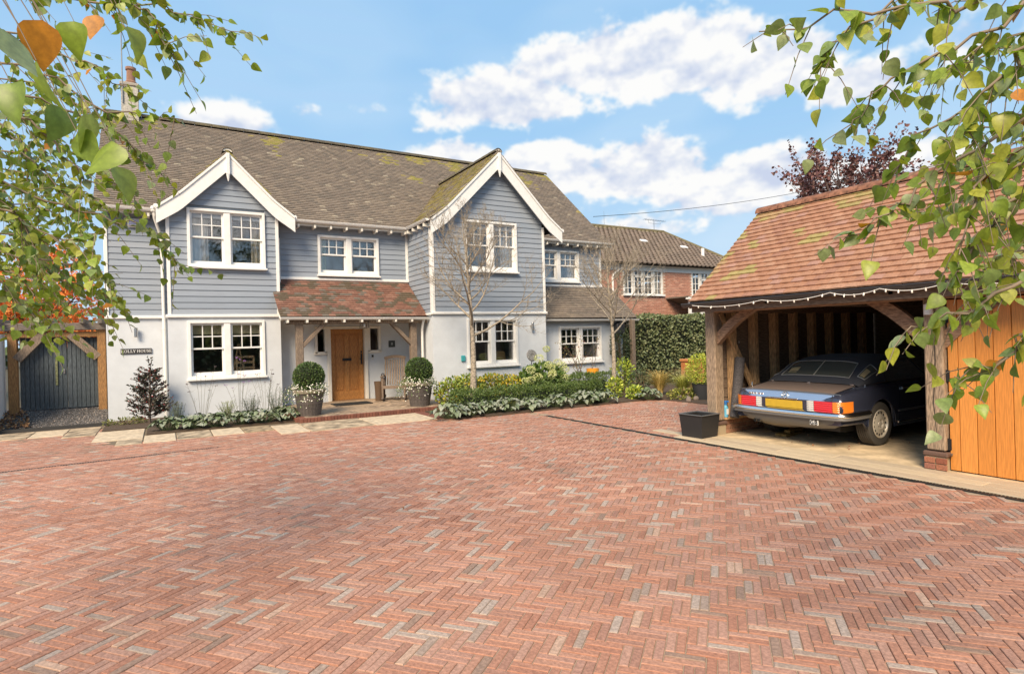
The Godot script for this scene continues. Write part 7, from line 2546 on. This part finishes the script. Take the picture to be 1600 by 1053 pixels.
func bare_tree(at: Vector3, height: float, r: float, label: String, fork: float, spread: float) -> void:
	var o := thing("bare_tree", at, label, "tree", "young bare trees in the right bed")
	var bark := M(lin(0.60, 0.51, 0.39), 0.85, {"tex": "stain", "ts": Vector3(3, 3, 3), "own": true, "bump": "rough", "bs": 0.3})
	var g := Geo.new()
	var pts := []
	var rr := []
	for k in 15:
		var t := k / 14.0
		pts.append(Vector3(0.05 * sin(t * 5), height * t, 0.04 * sin(t * 4 + 1)))
		rr.append(r * (1.15 - 0.5 * minf(t * 2.4, 1.0)) * (1.0 - 0.9 * maxf(0, t - 0.42) / 0.58))
	g.tube(pts, rr, 10)
	P("trunk", g, bark, o, true)
	var n := 17
	for i in n:
		var t := pow(float(i) / n, 0.8)
		var h := lerpf(fork, height * 0.86, t)
		var a := i * 2.4 + R(-0.4, 0.4)
		var f := clampf(h / height * 14, 0, 13.99)
		var p: Vector3 = pts[int(f)].lerp(pts[int(f) + 1], f - int(f))
		g = Geo.new()
		var tips := []
		var d := Vector3(cos(a), 0.45 + 0.9 * t, sin(a)).normalized()
		tube_tree(g, p, d, spread * (1.25 - 0.75 * t) * R(0.85, 1.15), r * (0.42 - 0.22 * t), 3, 0.10, tips, 4)
		P("branch", g, bark, o, true)

func crowned_tree(called: String, at: Vector3, height: float, crown: Vector3, lift: float, n: int, l: ArrayMesh, cols: Array, label: String, twig: Color, clumps := 26, back := Color(0.35, 0.4, 0.1)) -> void:
	var o := thing(called, at, label, "tree")
	var g := Geo.new()
	var tips := []
	g.tube([Vector3.ZERO, Vector3(0.05, lift * 0.6, 0), Vector3(0, lift + crown.y * 0.8, 0.1)], [height * 0.028, height * 0.02, height * 0.006], 8)
	P("trunk", g, M(twig, 0.9), o, true)
	g = Geo.new()
	var xf := []
	for i in clumps:
		var p := vol(crown, 0.35) + Vector3(0, lift + crown.y * 0.35, 0)
		var b := Vector3(p.x * 0.15, lift * 0.7 + (p.y - lift) * 0.25, p.z * 0.15)
		g.tube([b, b.lerp(p, 0.55) + Vector3(0, 0.1, 0), p], [height * 0.008, height * 0.005, 0.006], 5)
		for j in 7:
			var e := p + rdir() * crown * 0.34
			g.tube([b.lerp(p, 0.7), e], [0.012, 0.003], 3)
			for k in n / clumps / 7: xf.append(Transform3D(aim(rdir() + Vector3(0, 0.2, 0), R(0, 6), R(0.6, 1.2)), b.lerp(p, 0.75).lerp(e, R(0.3, 1.12)) + rdir() * 0.07 * crown.x))
	P("branches", g, M(twig, 0.9), o, true)
	MM("foliage", l, leaf_mat(0.6, back), xf, cols, o, true)

func near_tree(called: String, label: String, trunk: Array, branches: Array, near: Array, density: float, size: float, step: float, twig := 1.0) -> void:
	var o := thing(called, trunk[0], label, "tree")
	var bark := M(lin(0.22, 0.17, 0.12), 0.8)
	var g := Geo.new()
	var rr := []
	for k in trunk.size(): rr.append(0.11 - 0.02 * k)
	g.tube(trunk, rr, 10)
	P("trunk", g, M(lin(0.5, 0.47, 0.42), 0.8, {"tex": "stain", "ts": Vector3(2, 2, 2)}), o)
	var items := []
	var put := func(p: Vector3, d: Vector3, s: float) -> void:
		var y := d.normalized()
		var z := (rdir() + Vector3(0, 0.4, 0) + (EYE - p).normalized() * 0.5)
		z = (z - y * z.dot(y)).normalized()
		var tone := rng.randi() % 7
		if rng.randf() < 0.012: tone = 7
		items.append([Transform3D(Basis(y.cross(z), y, z).scaled(Vector3.ONE * s), p), tone, R(0.8, 1.2)])
	g = Geo.new()
	for b in branches:
		var pts := [trunk[-1].lerp(trunk[-2], R(0, 0.8))]
		pts.append((pts[0] as Vector3).lerp(b[0], 0.5) + Vector3(0, 0.15, 0))
		for k in b.size() - 1:
			for j in 5: pts.append((b[k] as Vector3).lerp(b[k + 1], j / 5.0) + rdir() * 0.02)
		pts.append(b[-1])
		rr = []
		for k in pts.size(): rr.append(lerpf(0.008, 0.0014, float(k) / pts.size()))
		g.tube(pts, rr, 5)
		for k in range(2, pts.size() - 1):
			var a: Vector3 = pts[k]; var c: Vector3 = pts[k + 1]
			var d := (c - a).normalized()
			var len := a.distance_to(c)
			for j in int(ceil(len / step * density * 0.6)):
				var p := a.lerp(c, rng.randf())
				(put as Callable).call(p, d * 0.4 + rdir() * 0.8 + Vector3(0, -0.45, 0), size * R(0.7, 1.15))
			for j in int(ceil(len / 0.15 * density)):
				var p := a.lerp(c, rng.randf())
				var e := (d * 0.6 + rdir() * 0.8 + Vector3(0, -0.35, 0)).normalized()
				var tl := R(0.12, 0.32) * twig
				var q := p + e * tl * 0.5 - Vector3(0, 0.01, 0)
				var t := p + e * tl - Vector3(0, 0.05, 0)
				g.tube([p, q, t], [0.0022, 0.0016, 0.001], 3)
				for m in int(tl / step) + 1:
					var w := p.lerp(q, m * step * 2 / tl) if m * step < tl / 2 else q.lerp(t, (m * step - tl / 2) / (tl / 2))
					(put as Callable).call(w, e * 0.5 + rdir() * 0.7 + Vector3(0, -0.5, 0), size * R(0.65, 1.1))
	for p in near:
		(put as Callable).call(p, rdir() * 0.4 + Vector3(0.1, -0.9, 0), R(0.85, 1.05))
		g.tube([p, p + Vector3(-0.05, 0.12, -0.02), p + Vector3(-0.25, 0.5, -0.05)], [0.0007, 0.0008, 0.0012], 4)
	P("branches", g, bark, o)
	var tones := [Color(0.31, 0.42, 0.05), Color(0.38, 0.49, 0.07), Color(0.25, 0.36, 0.06), Color(0.44, 0.50, 0.09), Color(0.28, 0.38, 0.12), Color(0.38, 0.45, 0.22), Color(0.48, 0.50, 0.07), Color(0.65, 0.26, 0.03)]
	pieces("leaf", items, [leaf(0.068, 0.056, 0.22, 0.2, 9, 0.0, 1.0), leaf(0.064, 0.052, 0.05, 0.1, 9, 0.0, 1.0), leaf(0.072, 0.058, 0.4, 0.35, 9, 0.0, 1.0)], tones, {"rough": 0.42, "tex": "blotch", "ts": Vector3(9, 9, 9), "own": true, "back": Color(0.75, 0.85, 0.25)}, o, 300, Vector3.BACK, "foliage")
	print(called, " leaves ", items.size())

func trees() -> void:
	bare_tree(Vector3(6.42, 0.02, -12.75), 4.7, 0.078, "bare pale barked young tree in front of the right gable, nearer the porch", 1.75, 1.75)
	bare_tree(Vector3(10.62, 0.02, -12.5), 4.2, 0.066, "bare young tree at the right end of the bed before the lean-to", 1.7, 1.6)
	crowned_tree("purple_tree", Vector3(19.0, 0, -10.6), 8.0, Vector3(2.0, 1.75, 2.0), 5.4, 9000, leaf(0.11, 0.08, 0.3, 0.3, 3), [Color(0.13, 0.05, 0.05), Color(0.18, 0.075, 0.065), Color(0.10, 0.045, 0.045), Color(0.21, 0.10, 0.09), Color(0.16, 0.085, 0.065)], "purple leaved tree rising behind the carport roof", lin(0.09, 0.06, 0.055), 30, Color(0.35, 0.12, 0.12))
	crowned_tree("orange_tree", Vector3(-3.6, 0, -25.0), 5.5, Vector3(2.3, 1.6, 2.0), 2.9, 5200, leaf(0.13, 0.10, 0.3, 0.3, 3), [Color(0.80, 0.27, 0.05), Color(0.85, 0.34, 0.07), Color(0.74, 0.22, 0.05), Color(0.85, 0.42, 0.10)], "bright orange autumn tree behind the garden gate", lin(0.12, 0.08, 0.06), 26, Color(0.8, 0.35, 0.05))
	crowned_tree("garden_tree", Vector3(-8.2, 0, -27.0), 8.0, Vector3(3.0, 2.6, 3.0), 3.0, 4200, leaf(0.16, 0.11, 0.3, 0.3, 3), green(0.20, 0.27, 0.07, 8, 0.4), "green tree beyond the gate at the far left", lin(0.12, 0.09, 0.06))
	var xf := []
	for i in 7000:
		var a := R(0, TAU)
		var r := R(68, 78)
		xf.append(Transform3D(aim(rdir() + Vector3(0, 0.3, 0), R(0, 6), R(0.7, 1.5)), Vector3(cos(a) * r + 5, pow(R(0, 1), 0.8) * (5.0 + 2.5 * sin(a * 9) * cos(a * 4 + 1) + 1.5 * sin(a * 31)), sin(a) * r - 8)))
	tag(MM("distant_trees", leaf(1.5, 1.3, 0.3, 0.3, 3), leaf_mat(), xf, green(0.13, 0.16, 0.06, 8, 0.4)), "low belt of far off trees along the horizon around the site", "trees")
	# what stands behind the camera shows only in the window panes
	crowned_tree("roadside_tree", Vector3(6.5, 0, 17.0), 11.0, Vector3(3.6, 4.2, 3.2), 5.0, 4200, leaf(0.3, 0.2, 0.3, 0.3, 3), green(0.10, 0.13, 0.045, 8, 0.4), "large tree across the drive, mirrored in the upper windows", lin(0.07, 0.055, 0.04), 30)
	hedge_box("boundary_hedge", Vector3(-14, 0, 13.0), Vector3(34, 3.6, 15.0), 9000, leaf(0.3, 0.2, 0.3, 0.3, 3), green(0.12, 0.15, 0.05, 8, 0.4), "tall boundary hedge facing the house across the drive, mirrored in the panes", "hedge", 0.7, 1.4, 0.2)
	var left := [[Vector3(-1.08, 2.94, -3.32), Vector3(-0.49, 2.93, -3.20), Vector3(-0.18, 2.75, -3.13), Vector3(0.11, 2.78, -3.19)],
		[Vector3(-1.06, 3.52, -3.65), Vector3(-0.32, 3.30, -3.33), Vector3(0.03, 3.27, -3.12), Vector3(0.35, 3.18, -3.05)],
		[Vector3(-1.32, 2.88, -4.04), Vector3(-0.63, 2.54, -3.87), Vector3(-0.28, 2.41, -3.78), Vector3(-0.03, 2.34, -3.74), Vector3(0.15, 2.11, -3.75)],
		[Vector3(-1.33, 2.39, -4.05), Vector3(-0.59, 2.18, -3.84), Vector3(-0.32, 2.15, -3.80), Vector3(-0.18, 1.96, -3.83)],
		[Vector3(-1.45, 2.80, -4.59), Vector3(-0.72, 2.51, -4.39), Vector3(-0.41, 2.26, -4.20), Vector3(-0.28, 1.99, -4.24)],
		[Vector3(-1.10, 2.88, -3.56), Vector3(-0.49, 2.75, -3.43), Vector3(-0.30, 2.51, -3.44), Vector3(-0.09, 2.47, -3.43)],
		[Vector3(-1.24, 2.10, -3.88), Vector3(-0.65, 2.03, -3.65), Vector3(-0.52, 1.85, -3.68)],
		[Vector3(-1.23, 3.51, -4.22), Vector3(-0.54, 3.40, -4.04), Vector3(-0.27, 3.22, -3.89), Vector3(-0.09, 3.11, -3.89)],
		[Vector3(-1.57, 2.78, -5.12), Vector3(-0.88, 2.44, -4.95), Vector3(-0.59, 2.03, -4.89)],
		[Vector3(-1.51, 3.02, -4.85), Vector3(-0.69, 2.91, -4.60), Vector3(-0.46, 2.63, -4.46), Vector3(-0.36, 2.39, -4.41)],
		[Vector3(-1.43, 2.35, -4.81), Vector3(-0.74, 2.16, -4.63), Vector3(-0.61, 1.85, -4.55)],
		[Vector3(-0.86, 3.46, -3.31), Vector3(-0.20, 3.20, -2.91), Vector3(-0.02, 3.12, -2.92), Vector3(0.05, 2.98, -2.88)],
		[Vector3(-1.09, 2.37, -3.44), Vector3(-0.55, 2.30, -3.24), Vector3(-0.46, 2.20, -3.30), Vector3(-0.24, 2.21, -3.17)],
		[Vector3(-1.71, 3.63, -5.44), Vector3(-0.83, 3.39, -5.15), Vector3(-0.62, 2.95, -5.02), Vector3(-0.49, 2.66, -5.06)],
		[Vector3(-1.31, 2.98, -4.15), Vector3(-0.51, 3.00, -3.79), Vector3(-0.16, 2.81, -3.70), Vector3(-0.06, 2.68, -3.76)],
		[Vector3(-1.52, 3.61, -4.86), Vector3(-0.75, 3.03, -4.64), Vector3(-0.65, 2.58, -4.69), Vector3(-0.66, 2.21, -4.70)],
		[Vector3(-1.75, 3.18, -5.93), Vector3(-0.97, 2.89, -5.70), Vector3(-0.86, 2.41, -5.63), Vector3(-0.95, 2.08, -5.69)],
		[Vector3(-1.32, 3.14, -4.51), Vector3(-0.63, 3.02, -4.21), Vector3(-0.43, 2.83, -4.21), Vector3(-0.27, 2.79, -4.12)],
		[Vector3(-1.31, 2.37, -4.27), Vector3(-0.63, 2.30, -3.98), Vector3(-0.45, 2.07, -3.99), Vector3(-0.30, 2.00, -3.90)],
		[Vector3(-1.65, 3.05, -5.40), Vector3(-0.75, 2.88, -4.98), Vector3(-0.44, 2.77, -4.91), Vector3(-0.23, 2.63, -4.79)],
		[Vector3(-1.84, 2.41, -5.98), Vector3(-0.92, 2.44, -5.55), Vector3(-0.68, 2.20, -5.41), Vector3(-0.58, 1.92, -5.47)],
		[Vector3(-1.56, 3.21, -5.12), Vector3(-0.84, 3.15, -4.81), Vector3(-0.61, 2.78, -4.67), Vector3(-0.53, 2.47, -4.73)],
		[Vector3(-1.17, 2.57, -3.84), Vector3(-0.70, 2.52, -3.67), Vector3(-0.56, 2.29, -3.71), Vector3(-0.52, 2.04, -3.68)],
		[Vector3(-1.92, 2.83, -6.26), Vector3(-0.83, 2.82, -5.73), Vector3(-0.54, 2.66, -5.56), Vector3(-0.43, 2.33, -5.61)],
		[Vector3(-1.81, 3.87, -5.96), Vector3(-0.77, 3.66, -5.46), Vector3(-0.41, 3.46, -5.25), Vector3(-0.22, 3.44, -5.25)],
		[Vector3(-1.20, 2.06, -4.44), Vector3(-0.69, 2.01, -4.14), Vector3(-0.53, 1.94, -4.16)]]
	var right := [[Vector3(2.49, 2.90, -0.50), Vector3(2.10, 2.56, -0.73), Vector3(1.89, 2.46, -0.91), Vector3(1.83, 2.31, -1.01)],
		[Vector3(2.19, 2.68, -0.44), Vector3(1.83, 2.54, -0.71), Vector3(1.63, 2.56, -0.89), Vector3(1.46, 2.54, -1.05)],
		[Vector3(2.36, 2.47, -0.45), Vector3(2.03, 2.25, -0.71), Vector3(1.86, 2.07, -0.87), Vector3(1.78, 1.98, -0.98)],
		[Vector3(2.81, 2.78, -0.54), Vector3(2.41, 2.50, -0.77), Vector3(2.20, 2.36, -0.96), Vector3(2.15, 2.23, -1.05)],
		[Vector3(2.36, 2.15, -0.46), Vector3(2.09, 2.07, -0.68), Vector3(2.04, 1.96, -0.77), Vector3(1.99, 1.81, -0.85)],
		[Vector3(2.23, 2.03, -0.41), Vector3(1.97, 1.84, -0.63), Vector3(1.87, 1.73, -0.75), Vector3(1.78, 1.67, -0.86)],
		[Vector3(2.36, 1.91, -0.45), Vector3(2.14, 1.74, -0.64), Vector3(2.08, 1.60, -0.74), Vector3(2.02, 1.55, -0.83)],
		[Vector3(2.67, 3.07, -0.50), Vector3(2.09, 2.81, -0.85), Vector3(1.89, 2.65, -1.03), Vector3(1.83, 2.54, -1.12)],
		[Vector3(3.10, 2.57, -0.60), Vector3(2.66, 2.31, -0.86), Vector3(2.60, 2.15, -1.01), Vector3(2.43, 2.11, -1.11)],
		[Vector3(2.04, 2.42, -0.41), Vector3(1.84, 2.37, -0.59), Vector3(1.79, 2.25, -0.68), Vector3(1.77, 2.15, -0.75)],
		[Vector3(2.06, 2.16, -0.40), Vector3(1.86, 2.13, -0.58), Vector3(1.81, 2.06, -0.67), Vector3(1.75, 1.88, -0.70)],
		[Vector3(3.56, 2.61, -0.67), Vector3(3.15, 2.52, -0.91), Vector3(3.07, 2.43, -1.08), Vector3(2.93, 2.21, -1.17)],
		[Vector3(2.94, 2.07, -0.58), Vector3(2.60, 2.02, -0.78), Vector3(2.57, 1.90, -0.91), Vector3(2.49, 1.79, -0.96)],
		[Vector3(3.25, 2.71, -0.63), Vector3(2.87, 2.55, -0.85), Vector3(2.79, 2.47, -1.02), Vector3(2.65, 2.27, -1.10)],
		[Vector3(3.53, 2.33, -0.69), Vector3(3.13, 2.29, -0.93), Vector3(3.07, 2.18, -1.08), Vector3(2.92, 2.00, -1.17)],
		[Vector3(2.65, 2.35, -0.51), Vector3(2.35, 2.28, -0.70), Vector3(2.35, 2.21, -0.81), Vector3(2.12, 2.07, -0.95)],
		[Vector3(3.55, 3.16, -0.68), Vector3(3.09, 2.86, -0.95), Vector3(2.94, 2.81, -1.16), Vector3(2.70, 2.68, -1.30)],
		[Vector3(2.96, 2.77, -0.57), Vector3(2.62, 2.69, -0.77), Vector3(2.55, 2.72, -0.92), Vector3(2.37, 2.57, -1.03)],
		[Vector3(3.97, 2.29, -0.78), Vector3(3.54, 2.21, -1.03), Vector3(3.48, 2.09, -1.18), Vector3(3.38, 1.94, -1.25)]]
	var near := [Vector3(-0.14, 2.04, -0.80), Vector3(-0.13, 2.07, -0.95), Vector3(-0.13, 2.09, -1.18), Vector3(-0.09, 2.08, -1.16), Vector3(-0.06, 2.02, -1.09), Vector3(-0.11, 2.05, -1.17), Vector3(-0.06, 2.01, -1.20), Vector3(-0.13, 2.15, -1.01), Vector3(-0.19, 2.11, -1.16), Vector3(-0.11, 2.44, -1.58), Vector3(-0.05, 2.41, -1.54), Vector3(-0.14, 2.37, -1.48)]
	near_tree("overhanging_tree", "leafy tree overhanging the top left corner close to the camera", [Vector3(-2.7, 0, -1.6), Vector3(-2.6, 1.6, -1.8), Vector3(-2.4, 2.9, -2.1)], left, near, 1.7, 0.76, 0.05)
	near_tree("overhanging_tree", "leafy tree overhanging the carport roof at the right, close to the camera", [Vector3(5.2, 0, 1.2), Vector3(5.0, 1.8, 1.0), Vector3(4.6, 3.0, 0.6)], right, [], 1.05, 0.80, 0.05, 0.55)

func _ready() -> void:
	rng.seed = 20240
	camera_and_light()
	textures()
	house_materials()
	brick_materials()
	ground()
	build_house()
	build_carport()
	garden_gate()
	neighbour()
	carport_things()
	build_car()
	small_things()
	topiary(Vector3(2.80, 0.092, -13.62), "clipped box ball in a brown tub left of the front door", -1.2)
	topiary(Vector3(5.42, 0.092, -13.62), "clipped box ball in a brown tub right of the front door", -1.4)
	beds()
	trees()
